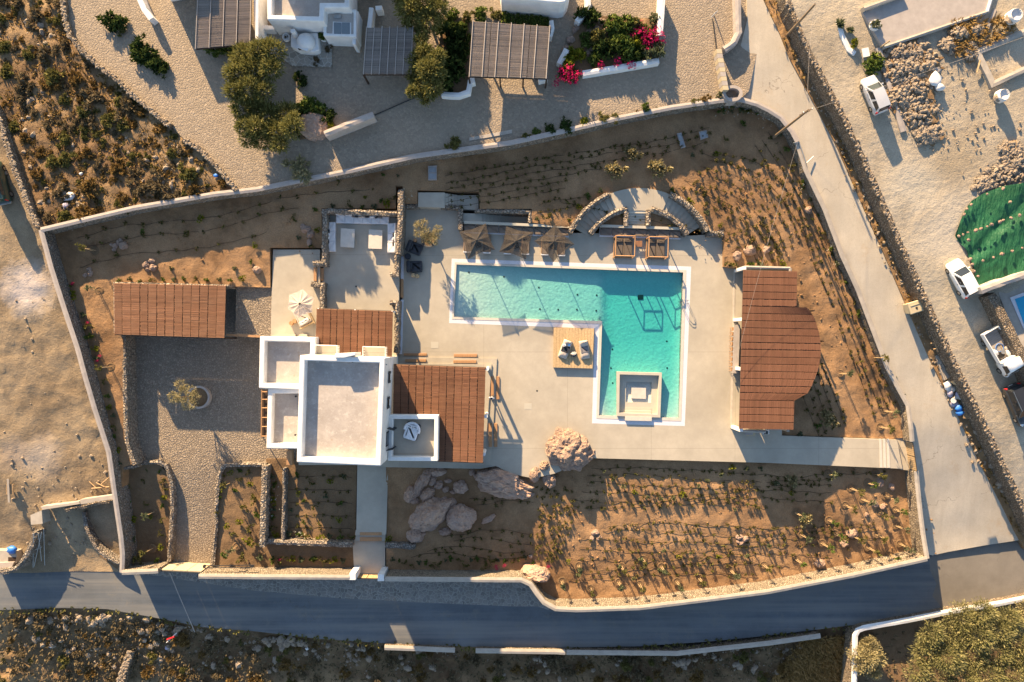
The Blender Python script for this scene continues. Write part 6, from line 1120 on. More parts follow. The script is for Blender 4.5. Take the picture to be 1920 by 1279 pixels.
# green tarpaulin weighted with stones
TP = [(1795, 441), (1802, 418), (1812, 394), (1824, 376), (1846, 362), (1874, 351), (1905, 347), (1960, 330), (1990, 500), (1922, 521), (1846, 546), (1838, 530), (1828, 495), (1818, 470)]
zt_ = lambda u, v: lin(v, [340, 460, 560], [2.2, 1.8, 1.6]) + 1.92 + lin(u, [1795, 1850, 1920], [.1, .9, 1.3])
tpo = patch('tarpaulin', PX(TP, 4.2), zt_, M['tarp'], .28, 0, 1, None, kind='thing', label='large green tarpaulin with folds over the yard', cat='tarpaulin')
rs = random.Random(9)
def fold(x, y):
    s = x * -.74 + y * .67; l = x * .67 + y * .74
    return .34 * mnoise.noise(Vector((s * .8 + .5 * mnoise.noise(Vector((x * .3, y * .3, 1))), l * .07, 0))) + .09 * abs(mnoise.noise(Vector((s * 1.7 + mnoise.noise(Vector((x * .4, y * .4, 2))), l * .2, 7)))) + .05 * mnoise.noise(Vector((x * 2, y * 2, 3)))
for vtx in tpo.data.vertices:
    x, y = vtx.co.x + tpo.location.x, vtx.co.y + tpo.location.y; vtx.co.z += fold(x, y)
tpo.data.polygons.foreach_set('use_smooth', [True] * len(tpo.data.polygons))
TS = [(1798, 443), (1806, 440), (1815, 436), (1830, 432), (1839, 429), (1851, 425), (1859, 421), (1875, 416), (1881, 413), (1896, 409), (1912, 404), (1821, 384), (1851, 364), (1881, 354), (1894, 379), (1813, 392), (1843, 489), (1863, 483), (1879, 476), (1898, 471), (1917, 465), (1819, 486), (1823, 496), (1826, 509), (1834, 518), (1862, 532), (1878, 534), (1893, 530), (1906, 526), (1917, 523), (1808, 402), (1816, 450)]
for i, (u, v) in enumerate(TS):
    z = zt_(u, v); z += fold(*P(u, v, z)[:2]) + .02; s = rs.uniform(.13, .25); put('weight_stone', MB().rock(P(u, v, z), (s, s * .8, s * .7), 2, .25, i, rs.uniform(0, 6)), M['boulder_pale'], label='pale stone weighing down the green tarpaulin', cat='stone', group='stones on the green tarpaulin')
# poles, wires, signs
def upole(label, u, v, z, h, arm=True, rz=.4):
    t = thing('utility_pole', label, 'utility pole', P(u, v, z)); x, y, _ = P(u, v, z); put('pole', MB().tube([(x, y, z - .2), (x, y, z + h)], [.15, .10], 10), M['post'], t)
    if arm:
        for dz in (.3, .9): put('crossarm', MB().cbox((x, y, z + h - dz), (1.1, .1, .1), rz), M['post'], t)
        for s in (-.45, .45): put('insulator', MB().lathe((x + s * math.cos(rz), y + s * math.sin(rz), z + h - .2), [(.05, 0), (.07, .08), (.03, .16)], 8), M['bag'], t)
    return Vector((x, y, z + h))
p1 = upole('timber utility pole at the corner of the north garden', 1451, 257, 1.6, 8.6); p2 = upole('timber utility pole in the verge near the top edge', 1476, 66, 3.0, 6.6, False)
pc = Vector(P(330, 1000, 9)); 
def wire(label, a, b, sag=.8):
    a, b = Vector(a), Vector(b); return put('overhead_wire', MB().tube([a.lerp(b, k / 16) - Vector((0, 0, sag * 4 * (k / 16) * (1 - k / 16))) for k in range(17)], .010, 4), M['cap_lilac'], label=label, cat='wire')
wire('overhead wire between the two timber utility poles', p1 - Vector((0, 0, .2)), p2, .5); wire('overhead wire from the corner pole across the silver car', p1 - Vector((0, 0, .2)), P(2000, 40, 8), 1.0); wire('overhead wire from the corner pole over the pavilion roof', p1 - Vector((0, 0, .3)), P(1360, 760, 3.2), .8); wire('overhead wire running north from the upper pole', p2, P(1420, -80, 9), .3)
put('overhead_wire', MB().tube([P(318, 1074, -.5), P(332, 1108, -.9), P(365, 1185, -1.9)], .05, 5), M['cap_lilac'], label='pale service cable crossing the asphalt road', cat='cable')
rf_ = thing('road_frame', 'bent metal frame against the lane wall', 'frame', P(1500, 290, 2)); 
for a, b in (((1498, 266, 2.75), (1512, 306, 2.62)), ((1512, 306, 2.62), (1526, 293, 2.45)), ((1488, 268, 2.7), (1498, 266, 2.75))): put('bar', MB().tube([P(*a), P(*b)], .05, 4), M['grey_metal'], rf_)
rt = thing('red_tool', 'red and white striped tool lying in the roadside scrub', 'tool', P(321, 1195, -2.4)); put('handle', MB().tube([P(312, 1205, -2.1), P(331, 1187, -2.0)], .05, 5), M['bag'], rt); put('head', MB().tube([P(313, 1199, -2.0), P(327, 1194, -1.9)], .1, 5), M['red_lens'], rt)
# ------------------------------------------------------------------ trees and planting
TK = 1.26
def lobes_of(spots, z, flat=.8, zj=.35, seed=1, o=(0, 0, 0)):
    rs = random.Random(seed); out = []
    for s in spots:
        u, v, r = s[:3]; zz_ = z + (s[3] if len(s) > 3 else rs.uniform(-zj, zj)); x, y, _ = P(u, v, zz_); m = TK * r * (H - zz_) / F; out.append((x - o[0], y - o[1], zz_ - o[2], m, m, m * flat))
    return out
def tree(name, label, base, zg, spots, zc, n, size, mat, spiky=.4, flat=.8, trunk=.16, seed=1, wid=.4, zj=.5, low=-.35, cat='tree', group=None, fill=.7):
    b = P(base[0], base[1], zg); t = thing(name, label, cat, b, group); lb = lobes_of(spots, zc, flat, zj, seed, b)
    cz = zc - zg; cx = sum(l[0] for l in lb) / len(lb); cy = sum(l[1] for l in lb) / len(lb); f = Vector((cx * .45, cy * .45, cz * .45)); mb = MB().tube([(0, 0, -.2), tuple(f * .5 + Vector((.05, .03, 0))), tuple(f)], [trunk, trunk * .8, trunk * .65], 8)
    for l in lb[:9]: p = Vector(l[:3]); mb.tube([tuple(f), tuple(f.lerp(p, .55) + Vector((0, 0, .08))), tuple(p)], [trunk * .5, trunk * .35, trunk * .12], 5)
    o = bpy.data.objects.new('trunk', mesh_of('trunk', mb.v, mb.f, M['bark'])); COL.objects.link(o); o.parent = t
    putmesh('crown', leafmesh('crown', lb, n, size, M[mat], spiky, seed, low, wid, fill), t); return t
def ring_spots(u, v, r, n, rs, k=.6): return [(u + (r * k) * math.cos(6.283 * i / n + rs.random()) * rs.uniform(.6, 1.1), v + (r * k) * math.sin(6.283 * i / n) * rs.uniform(.6, 1.1), r * rs.uniform(.38, .55)) for i in range(n)] + [(u, v, r * .6)]
rs = random.Random(5); zt = DZ
tree('tamarisk_tree', 'tall feathery tamarisk tree beside the domed oven', (498, 140), zt, [(458, 108, 22), (485, 95, 20), (512, 98, 22), (445, 140, 22), (475, 130, 26), (508, 130, 20), (440, 172, 18), (468, 168, 24), (495, 172, 20), (455, 205, 20), (480, 205, 18), (460, 235, 16), (500, 60 + 60, 18)], zt + 2.6, 20000, .30, 'lf_tamarisk', .75, .8, .22, 21, .28)
tree('tamarisk_tree', 'lower feathery tamarisk tree by the north wall of the drive', (530, 232), zt, [(480, 240, 20), (505, 220, 24), (535, 215, 22), (548, 240, 20), (520, 250, 26), (490, 262, 20), (525, 272, 16), (465, 262, 14), (550, 222, 12)], zt + 2.0, 14000, .28, 'lf_tamarisk', .75, .8, .2, 22, .28)
tree('leafy_tree', 'broad tamarisk tree cut by the top edge', (800, 30), zt, [(768, 18, 22), (795, 8, 24), (820, 20, 18), (775, 42, 18), (805, 40, 22), (760, -8, 22), (820, -10, 22), (790, 62, 14)], zt + 2.5, 14000, .30, 'lf_tamarisk', .7, .8, .2, 23, .3)
tree('leafy_tree', 'tall tamarisk tree right of the small reed pergola', (806, 130), zt, [(795, 100, 18), (818, 112, 18), (785, 120, 20), (805, 132, 22), (776, 140, 14), (822, 140, 14), (790, 160, 18), (812, 165, 18), (800, 182, 14), (775, 172, 12), (790, 75, 12)], zt + 2.4, 16000, .28, 'lf_tamarisk', .7, .8, .2, 24, .3)
tree('tamarisk_tree', 'great grey green tamarisk tree filling the corner garden', (1790, 1225), -3.3, [(1800, 1160, 28), (1840, 1150, 24), (1745, 1188, 22), (1780, 1195, 28), (1830, 1190, 30), (1870, 1180, 28), (1735, 1222, 26), (1775, 1232, 28), (1820, 1228, 30), (1865, 1222, 30), (1905, 1205, 26), (1720, 1258, 22), (1760, 1270, 28), (1805, 1275, 28), (1850, 1270, 30), (1900, 1262, 30), (1735, 1180 + 30, 16), (1890, 1160, 22), (1915, 1235, 22)], .8, 52000, .25, 'lf_grey', .75, .75, .3, 25, .26)
tree('shrub_tree', 'round grey green shrub beside the white topped wall', (1622, 1232), -3.3, [(1605, 1222, 14), (1632, 1215, 16), (1645, 1235, 14), (1612, 1245, 16), (1635, 1255, 15), (1622, 1232, 20), (1640, 1262, 10)], -1.6, 5000, .24, 'lf_olive', .7, .9, .12, 26, .3)
tree('shrub_tree', 'smaller grey shrub at the inner wall corner', (1615, 1210), -3.3, [(1610, 1210, 10), (1625, 1203, 10), (1632, 1200, 8)], -2.0, 1500, .22, 'lf_olive', .7, .9, .08, 27, .3)
tree('shrub_tree', 'tamarisk bush cut by the right edge near the road', (1915, 1150), -3.3, [(1905, 1150, 12), (1918, 1140, 14), (1925, 1160, 14)], -1.0, 1800, .26, 'lf_olive', .7, .9, .1, 28, .3)
# potted and ringed olive trees
x, y, _ = P(804, 450, .5); t = thing('olive_pot', 'wide dark planter bowl on the pool deck', 'planter', (x, y, 0)); put('bowl', MB().lathe((x, y, 0), [(.45, 0), (.72, .3), (.85, .62), (.78, .62), (.6, .5)], 22), M['charcoal'], t); put('soil', MB().lathe((x, y, .45), [(.7, 0), (.7, .08), (.01, .1)], 16), M['damp'], t)
tree('olive_tree', 'cloud pruned olive tree in the dark planter bowl', (804, 447), .5, [(786, 424, 9), (794, 420, 9), (785, 437, 9), (797, 437, 10), (806, 447, 11), (818, 441, 10), (821, 430, 8), (812, 452, 9), (799, 450, 8)], 2.6, 3600, .15, 'lf_olive', .6, .9, .10, 31, .3, zj=.25)
x, y, _ = P(372, 745, -.7); t = thing('round_planter', 'round pale planter ring in the cobbled courtyard', 'planter', (x, y, -1.2)); cr = lambda r: [(x + r * math.cos(a), y + r * math.sin(a)) for a in np.linspace(0, 6.283, 33)[:-1]]
put('ring', MB().ring(cr(1.28), cr(1.05), -1.4, -.65), M['cap_lilac'], t); put('soil', MB().prism(cr(1.05), -1.4, -.8), M['damp'], t)
tree('olive_tree', 'cloud pruned olive tree in the round courtyard planter', (366, 744), -.8, [(339, 722, 10), (346, 730, 9), (326, 745, 11), (337, 746, 10), (360, 733, 11), (368, 742, 10), (352, 755, 12), (362, 757, 9)], 1.7, 3400, .15, 'lf_olive', .6, .9, .10, 32, .3, zj=.25)
# shrub models
BK = {'shrub': 1.25, 'bougainvillea': 1.25, 'plant': 1.35, 'bush': 1.3}
def bushmesh(name, n, size, mat, spiky, seed, lumps=6, h=.7, wid=.4):
    r = random.Random(seed); lb = [(r.uniform(-.5, .5), r.uniform(-.5, .5), r.uniform(.1, .35) * h, r.uniform(.4, .62), r.uniform(.4, .62), r.uniform(.5, .8) * h) for _ in range(lumps)]; return leafmesh(name, lb, n, size, M[mat], spiky, seed, -.1, wid, .75)
def bush(name, label, u, v, rpx, z, me, cat='shrub', group=None, hk=1.0):
    r = rpx * (H - z) / F * BK.get(cat, 1.0); return putmesh(name, me, None, P(u, v, z), R.uniform(0, 6.28), (r, r, r * hk), label=label, cat=cat, group=group)
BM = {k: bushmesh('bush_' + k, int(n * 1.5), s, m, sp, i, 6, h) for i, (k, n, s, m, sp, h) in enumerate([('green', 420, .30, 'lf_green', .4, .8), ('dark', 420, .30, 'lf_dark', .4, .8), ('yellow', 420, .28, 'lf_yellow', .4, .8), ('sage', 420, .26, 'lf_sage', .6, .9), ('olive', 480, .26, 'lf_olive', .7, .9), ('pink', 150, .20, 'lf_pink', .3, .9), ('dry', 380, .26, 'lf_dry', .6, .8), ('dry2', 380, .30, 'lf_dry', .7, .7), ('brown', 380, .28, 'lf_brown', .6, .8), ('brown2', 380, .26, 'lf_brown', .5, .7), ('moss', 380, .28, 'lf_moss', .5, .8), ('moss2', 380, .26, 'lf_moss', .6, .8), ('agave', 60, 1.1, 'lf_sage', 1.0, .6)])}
def bushes(name, kind, lab, items, z, cat='shrub', group=None, hk=1.0):
    for u, v, r, *w_ in items:
        zz_ = z(u, v) if callable(z) else z; bush(name, lab if not w_ else w_[0], u, v, r, zz_ - .05, BM[kind], cat, group, hk)
# neighbours' beds
patch('hedge_bed', PX([(832, 30), (880, 36), (884, 140), (878, 170), (830, 174), (820, 100)], 3.2), lambda u, v: 3.15, M['damp'], 1, .05, 1, 2.8); patch('flower_bed_soil', PX([(1090, 28), (1236, 36), (1236, 112), (1095, 135), (1050, 138), (1048, 118), (1066, 90)], 3.3), lambda u, v: 3.3, M['damp'], 1, .1, 1, 2.8); patch('corner_bed', PX([(556, 196), (600, 192), (632, 238), (608, 250), (560, 262), (545, 225)], 3.2), lambda u, v: 3.15, M['damp'], 1, .05, 1, 2.8)
zd = DZ
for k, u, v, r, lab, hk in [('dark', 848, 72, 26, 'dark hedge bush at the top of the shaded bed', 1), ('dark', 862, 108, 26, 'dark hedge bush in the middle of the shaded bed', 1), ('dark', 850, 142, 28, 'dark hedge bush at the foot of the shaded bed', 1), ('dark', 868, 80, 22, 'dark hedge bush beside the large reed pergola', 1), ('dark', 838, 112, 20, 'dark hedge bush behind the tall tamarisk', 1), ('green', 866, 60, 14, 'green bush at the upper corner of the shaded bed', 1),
    ('green', 850, 32, 13, 'flowering bush left in the row above large pergola', .9), ('moss', 875, 30, 13, 'second flowering bush in the row above large pergola', .9), ('green', 900, 30, 14, 'third flowering bush in the row above large pergola', .9), ('moss', 925, 33, 13, 'fourth flowering bush in the row above large pergola', .9), ('green', 952, 38, 13, 'fifth flowering bush in the row above large pergola', .9), ('green', 980, 41, 13, 'sixth flowering bush in the row above large pergola', .9), ('green', 1006, 43, 13, 'seventh flowering bush in the row above large pergola', .9), ('green', 1024, 44, 10, 'last flowering bush in the row by the white wall', .9),
    ('dark', 1104, 40, 22, 'dark green bush behind the pale rocks', .9), ('yellow', 1082, 106, 17, 'yellow green bush by the slanting white wall', .9), ('yellow', 1066, 122, 17, 'yellow green bush above the magenta bougainvillea', .9), ('green', 1150, 52, 18, 'green bush right of the pale rocks', .9), ('green', 1172, 56, 20, 'green bush near the top of the flower bed', .9), ('moss', 1196, 54, 18, 'mossy bush near the straight white wall', .9), ('sage', 1226, 42, 11, 'grey spiky bush at the straight white wall', 1.2), ('moss', 1125, 70, 20, 'mossy bush among the pale rocks', .8), ('green', 1100, 78, 14, 'small green bush below the pale rocks', .9), ('dark', 1138, 98, 22, 'dark bush in the middle of the flower bed', .9), ('green', 1165, 86, 22, 'green bush in the middle of the flower bed', .9), ('green', 1168, 106, 18, 'green bush above the long low white wall', .9), ('yellow', 1192, 82, 16, 'yellow green bush under the magenta flowers', .9), ('dark', 1200, 104, 16, 'dark bush left of the sage bush', .9), ('sage', 1226, 102, 19, 'grey green rounded bush at the end of the white wall', .9), ('green', 1116, 112, 15, 'green bush at the left end of the white wall', .8),
    ('pink', 1206, 66, 15, 'magenta bougainvillea left part by the straight wall', .9), ('pink', 1226, 72, 17, 'magenta bougainvillea spilling over the straight wall', .9), ('pink', 1214, 86, 14, 'magenta bougainvillea below the straight wall', .9), ('pink', 1198, 50, 9, 'magenta sprays in the upper part of the flower bed', .9), ('pink', 1186, 72, 9, 'magenta sprays in the middle of the flower bed', .9), ('pink', 1232, 58, 10, 'magenta sprays beside the top of the straight wall', .9), ('green', 1216, 72, 18, 'green shrub under the magenta bougainvillea', .9), ('green', 1066, 146, 18, 'green shrub under the bougainvillea at the pergola corner', .9), ('pink', 1240, 82, 8, 'magenta sprig right of the straight white wall', .9), ('pink', 1058, 142, 17, 'magenta bougainvillea left part at the pergola corner', .9), ('pink', 1074, 150, 16, 'magenta bougainvillea right part at the pergola corner', .9), ('pink', 1127, 124, 9, 'magenta flowers hanging over the white wall, left', .8), ('pink', 1158, 118, 10, 'magenta flowers hanging over the white wall, middle', .8), ('pink', 1182, 124, 10, 'magenta flowers hanging over the white wall, right', .8), ('pink', 1043, 158, 8, 'small magenta sprig below the pergola corner', .8),
    ('green', 575, 200, 16, 'dark green hedge bush at the courtyard corner', 1), ('dark', 560, 210, 16, 'dark hedge bush beside the lower tamarisk', 1), ('green', 595, 206, 17, 'green hedge bush above the brown rock', 1), ('dark', 612, 222, 16, 'dark hedge bush right of the brown rock', .9), ('yellow', 617, 238, 11, 'yellow green bush behind the pinkish wall', .9), ('dark', 565, 245, 12, 'dark bush left of the brown rock', .9),
    ('dark', 215, 42, 22, 'dark bush at the kink of the upper drive wall', .9), ('dark', 268, 95, 22, 'dark bush at the drive fork, upper one', .9), ('dark', 288, 112, 21, 'dark bush at the drive fork, middle one', .9), ('dark', 303, 130, 18, 'dark bush at the drive fork, lower one', .9), ('moss', 234, 60, 11, 'small mossy bush between the two drives', .8), ('green', 400, 88, 22, 'green shrub under the top left reed pergola', .9), ('green', 425, 92, 18, 'green shrub right of the top left reed pergola', .9),
    ('moss', 853, 277, 15, 'low bush outside the north wall, westmost', .6), ('olive', 555, 325, 26, 'broad pale bush outside the north wall', .45), ('moss', 985, 254, 10, 'low bush by the north wall beside shaded drive', .6), ('green', 1006, 249, 8, 'small green bush by the north wall', .6), ('dark', 1032, 243, 12, 'dark low bush by the north wall', .6), ('dark', 1062, 236, 14, 'dark wide bush by the north wall', .6), ('yellow', 1095, 231, 11, 'yellow green low bush by the north wall', .6), ('moss', 1128, 226, 12, 'mossy low bush by the north wall', .6), ('moss', 1158, 222, 10, 'last mossy bush before the upright shrub', .6), ('green', 1209, 204, 8, 'upright narrow shrub by the north wall', 1.6), ('dry', 1196, 213, 8, 'dry low bush beside the upright shrub', .6), ('moss', 1226, 208, 7, 'small bush right of the upright shrub', .6), ('moss', 1300, 190, 10, 'low bush near the round planter ring', .6), ('dry', 1322, 187, 12, 'dry low bush near the round planter ring', .6), ('sage', 1350, 180, 8, 'spiky grey plant beside the round planter ring', 1),
    ('green', 1637, 124, 20, 'bright green bush above the silver car', .9)]: bush('shrub' if k != 'pink' else 'bougainvillea', lab, u, v, r, (zd if u < 1400 else 4.4) + (.6 if k == 'pink' else .2 if 1040 < u < 1250 and v < 140 else 0), BM[k], 'shrub' if k != 'pink' else 'bougainvillea', None, hk * (1.5 if 1040 < u < 1250 and v < 160 else 1.25 if 820 < u < 880 else 1))
for u, v, r, lab in [(1577, 44, 9, 'agave at the top of the white roadside planter'), (1592, 60, 7, 'agave in the middle of the white roadside planter'), (1600, 82, 11, 'yellowish succulent low in the white roadside planter')]: bush('agave', lab, u, v, r, 4.9, BM['agave'] if r != 11 else BM['yellow'], 'agave')
wall('planter_bed', line([(1571, 38), (1580, 66), (1592, 92), (1604, 100)], 4.9), .5, 4.9, 2.5, M['white'], 'white rendered planter wall beside the upper road', .5, .01, .01, 91); box_('white concrete meter box below the roadside planter', 1619, 102, 4.3, (.7, .9, .5), rad(12), 'white', 'meter_box', 'box')
def pot(label, u, v, z, r, kind, mat='white', pk=1.2):
    t = thing('potted_plant', label, 'potted plant', P(u, v, z)); x, y, _ = P(u, v, z + .5); put('pot', MB().lathe((x, y, z), [(r * .65, 0), (r, .3), (r * .95, .65), (r * .75, .65), (r * .7, .5)], 16), M[mat], t); putmesh('foliage', BM[kind], t, Vector((x, y, z + .5)) - Vector(t.location), 1, r * pk)
pot('small white pot with dark soil left of the oven', 537, 70, 3.2, .42, 'brown', 'white', .5); pot('white pot with green shrub right of the oven', 607, 70, 3.2, .42, 'green', 'white', 1.7); pot('large white pot with spiky plant on the flat roof terrace', 1641, 47, 4.9, .55, 'sage', 'white', 1.1)
for u, v, r, k, lab in [(560, 143, 9, 'dark', 'clipped topiary ball in the courtyard, upper'), (567, 156, 11, 'dark', 'clipped topiary ball in the courtyard, lower'), (618, 92, 8, 'brown', 'withered reddish plant at the terrace corner'), (593, 117, 8, 'brown', 'withered reddish plant at the terrace edge'), (690, 120, 4, 'green', 'tiny green plant under the small pergola')]: bush('shrub', lab, u, v, r, 3.1, BM[k], 'shrub', None, 1)
ch_rocks = [(1128, 42, 9), (1143, 52, 10), (1120, 58, 10), (1106, 62, 8), (1136, 60, 8), (1110, 92, 8), (1070, 75, 9), (1080, 55, 8), (1103, 100, 7), (1112, 112, 7), (1060, 92, 8)]
for i, (u, v, r) in enumerate(ch_rocks): s = r / 17.5; put('garden_rock', MB().rock(P(u, v, 3.2), (s, s * .8, s * .7), 3, .35, 100 + i, i), M['boulder_pale'], label='pale weathered rock among the bushes of the flower bed', cat='rock', group='rocks in the flower bed')
put('garden_rock', MB().rock(P(588, 238, 3.2), (1.4, 1.7, .9), 3, .3, 77, .4), M['boulder'], label='brown earthy rock behind the pinkish wall', cat='rock')
ORD = ['first', 'second', 'third', 'fourth', 'fifth', 'sixth', 'seventh', 'eighth', 'ninth', 'tenth', 'eleventh', 'twelfth', 'thirteenth', 'fourteenth']
# planted garden: larger shrubs
zn = lambda u, v: z_north(u, v) if v < 850 and not (u > 1460 and v > 825) else z_south(u, v)
for (u, v, r, k, lab) in [(1155, 317, 18, 'olive', 'pale rounded shrub nearest the arc platform'), (1188, 287, 15, 'olive', 'pale rounded shrub furthest north of three'), (1237, 314, 19, 'olive', 'pale rounded shrub above the eastern arc stairs'), (1553, 781, 16, 'olive', 'pale shrub in the shade south of the pavilion'), (1478, 901, 12, 'olive', 'pale shrub below the walkway, western'), (1509, 976, 13, 'olive', 'pale shrub at the edge of the shade below the walkway')]: bush('shrub', lab, u, v, r, zn(u, v), BM[k], 'shrub', None, 1.4)
mid = [(1395, 232, 8), (1296, 292, 6), (1345, 287, 6), (1360, 262, 6), (1105, 370, 8), (1126, 357, 7), (1086, 387, 6), (1027, 407, 9), (1066, 414, 5), (1005, 411, 6), (1294, 377, 8), (1321, 385, 6), (1262, 362, 9), (1324, 402, 8), (1349, 422, 5), (656, 385, 7), (679, 387, 6), (701, 387, 8), (729, 382, 9), (739, 372, 6), (714, 375, 6), (624, 385, 6), (685, 369, 4), (635, 341, 6), (717, 329, 5), (746, 329, 4), (380, 412, 8), (352, 442, 6), (270, 437, 7), (322, 502, 6), (477, 461, 6), (1375, 498, 9), (1404, 498, 8), (1424, 497, 9), (1464, 497, 8), (1362, 494, 6), (470, 490, 6), (440, 505, 6), (455, 520, 7), (552, 410, 7), (590, 395, 7), (560, 445, 6), (595, 430, 6), (585, 462, 6), (1530, 800, 8), (1500, 812, 7)]
MS = {k: bushmesh('mid_' + k, 150, .36, m, .6, 60 + i, 4, .9) for i, (k, m) in enumerate([('a', 'lf_green'), ('b', 'lf_sage'), ('c', 'lf_yellow'), ('d', 'lf_moss')])}
for i, (u, v, r) in enumerate(mid): bush('young_shrub', 'young leafy shrub planted in the beds north of the pool', u, v, r, zn(u, v) - .03, MS['abcd'[i % 4]], 'shrub', 'young shrubs in the north beds')
for i, u in enumerate((225, 243, 262, 285, 305, 327, 348, 368, 390, 411, 434)): bush('young_shrub', '%s young green shrub in the row behind the carport, from its west end' % ORD[i], u, 525 + R.uniform(-2, 2), 6, 1.2, MS['abad'[i % 4]], 'shrub', 'row of shrubs behind the carport')
for i, (u, v, r) in enumerate([(136, 532, 6), (142, 552, 10), (160, 592, 8), (167, 612, 10), (172, 628, 10), (180, 656, 7), (187, 672, 9), (197, 715, 6), (205, 741, 7), (205, 762, 6), (212, 779, 6), (215, 800, 7), (217, 820, 6), (221, 845, 7), (226, 867, 5), (242, 912, 8), (245, 942, 12), (250, 975, 8), (254, 1009, 9), (262, 1047, 12), (296, 1052, 7)]): bush('climbing_shrub', 'leafy climber planted along the west boundary wall', u, v, r, z_north(u, v) if v < 876 else -1.3, MS['acbd'[i % 4]], 'shrub', 'climbers along the west wall')
for u, v in ((137, 532), (188, 668), (184, 676), (165, 606), (525, 1049), (930, 1061), (946, 1060), (1028, 1062), (932, 1066)): putmesh('pink_flower', BM['pink'], None, P(u, v, z_north(u, v) + .3 if v < 880 else -1.0), 0, .28, label='small magenta bougainvillea shoot inside the boundary wall', cat='bougainvillea', group='young bougainvillea shoots')
rs = random.Random(12)
for i in range(34): t_ = i / 34; u, v = 1345 + 90 * min(t_ * 2.2, 1) + max(0, t_ - .45) * 2.0 * 240, 202 + rs.uniform(0, 10) + max(0, t_ - .45) * 1.82 * 560; bush('oleander', 'young white flowering shrub along the east wall', u + rs.uniform(-6, 6), v + rs.uniform(-5, 5), rs.uniform(5, 9), zn(u, v), MS['abad'[i % 4]], 'shrub', 'shrubs along the east wall', 1.2)
flow = leafmesh('white_flowers', [(rs.uniform(-1, 1), rs.uniform(-1, 1), .3, .3, .3, .2) for _ in range(6)], 24, .16, M['lf_white'], .2, 5)
for u, v in ((1352, 210), (1372, 206), (1390, 205), (1405, 207), (1425, 218), (1440, 232), (1510, 352), (1560, 468), (1572, 500), (766, 367), (512, 905), (514, 930), (513, 960), (560, 1003), (567, 1005)): putmesh('white_flowers', flow, None, P(u, v, zn(u, v) + .35 if v < 880 else -.9), u, .7, label='cluster of small white blossoms on a young shrub', cat='flowers', group='white blossoms in the beds')
for i, (u, v, r) in enumerate([(512, 890, 7), (515, 905, 7), (511, 920, 7), (516, 937, 8), (512, 953, 7), (515, 970, 7), (512, 988, 7), (516, 1003, 7), (545, 1000, 8), (562, 1003, 8), (578, 1005, 8), (600, 1006, 9), (620, 1005, 7), (640, 1004, 7), (660, 1006, 6), (728, 1008, 7), (490, 1046, 8), (510, 1047, 8), (528, 1048, 9), (548, 1049, 7), (568, 1049, 8), (588, 1050, 9), (610, 1050, 8), (628, 1051, 7), (646, 1050, 7), (570, 940, 5), (590, 950, 6), (562, 925, 5), (610, 930, 6), (640, 945, 6), (585, 905, 6), (620, 900, 6), (645, 890, 6), (560, 890, 6), (600, 980, 6), (635, 975, 6), (545, 955, 5), (568, 978, 6)]): bush('bedding_plant', 'leafy bedding plant in the shaded front beds', u, v, r, -1.2 if v < 1030 else -1.45, MS['badc'[i % 4]], 'plant', 'bedding plants in the front beds')
for i, (u, v, r) in enumerate([(420, 890, 6), (432, 884, 6), (449, 883, 6), (468, 884, 6), (414, 905, 6), (412, 918, 6), (412, 935, 6), (408, 960, 6), (452, 898, 6), (470, 905, 6), (440, 920, 6), (478, 935, 9), (460, 950, 8), (450, 975, 7), (480, 965, 8), (470, 990, 9), (440, 1000, 7), (465, 1015, 9), (425, 1040, 8), (455, 1045, 9), (478, 1020, 7), (425, 985, 6), (302, 886, 6), (308, 900, 6), (310, 915, 6), (309, 930, 6), (307, 950, 6), (305, 975, 6), (303, 1000, 6), (301, 1025, 6), (280, 882, 5), (270, 900, 5), (275, 945, 5), (282, 970, 5)]): bush('bedding_plant', 'leafy bedding plant in the beds flanking the drive', u, v, r, -1.25, MS['dcad'[i % 4]], 'plant', 'bedding plants flanking the drive')
for i in range(22): u = 735 + i * 12.5; bush('wall_plant', 'low plant along the inside of the front wall', u, 1052 + R.uniform(-6, 8), R.uniform(4, 8), -1.42, MS['badd'[i % 4]], 'plant', 'plants inside the front wall')
for i, (u, v) in enumerate([(1149, 896), (1169, 912), (1190, 920), (1214, 930), (1236, 934), (1260, 932), (1280, 926), (1306, 911), (1326, 900), (1350, 887), (1371, 877), (1399, 876), (1424, 879), (1131, 884), (1271, 1040), (1202, 1047), (1162, 1060), (1237, 1067), (1067, 1051), (1085, 1077), (1245, 1030), (1294, 1035), (1346, 1040), (1187, 1082), (1311, 1057), (1455, 905), (1480, 925), (1440, 1020), (1400, 1040), (1375, 955)]): bush('young_shrub', 'upright pale young shrub standing among the seedlings of the south garden', u, v, R.uniform(4.5, 6.5), z_south(u, v), MS['bbcb'[i % 4]], 'shrub', 'young shrubs in the south garden', 2.0)
# staked saplings
def sapling(label, u, v, z, h, k, mat, group):
    t = thing('staked_sapling', label, 'sapling', P(u, v, z), group); r = .42 * k; mb = MB().tube([(0, 0, 0), (.02, .01, h * .6), (0, .02, h)], [.03, .025, .012], 5); local('trunk', mb, M['bark'], t); local('stake', MB().tube([(.08, .02, 0), (.06, .02, h * .72)], .03, 5), M['bamboo'], t); local('stake', MB().tube([(-.12, -.04, 0), (-.06, -.02, h * .66)], .03, 5), M['bamboo'], t)
    sd = int(u + v); q = random.Random(sd); lb = [(q.uniform(-.5, .5) * r, q.uniform(-.5, .5) * r, h * (.75 + .3 * q.random()), r * .6, r * .6, r * .8) for _ in range(5)]; putmesh('crown', leafmesh('crown', lb, 170, .22, M[mat], .7, sd, -.6, .32, .5), t)
    local('planting_pit', MB().lathe((0, 0, -.02), [(.5, .06), (.36, .10), (.28, -.02), (.01, -.04)], 14), M['damp'], t)
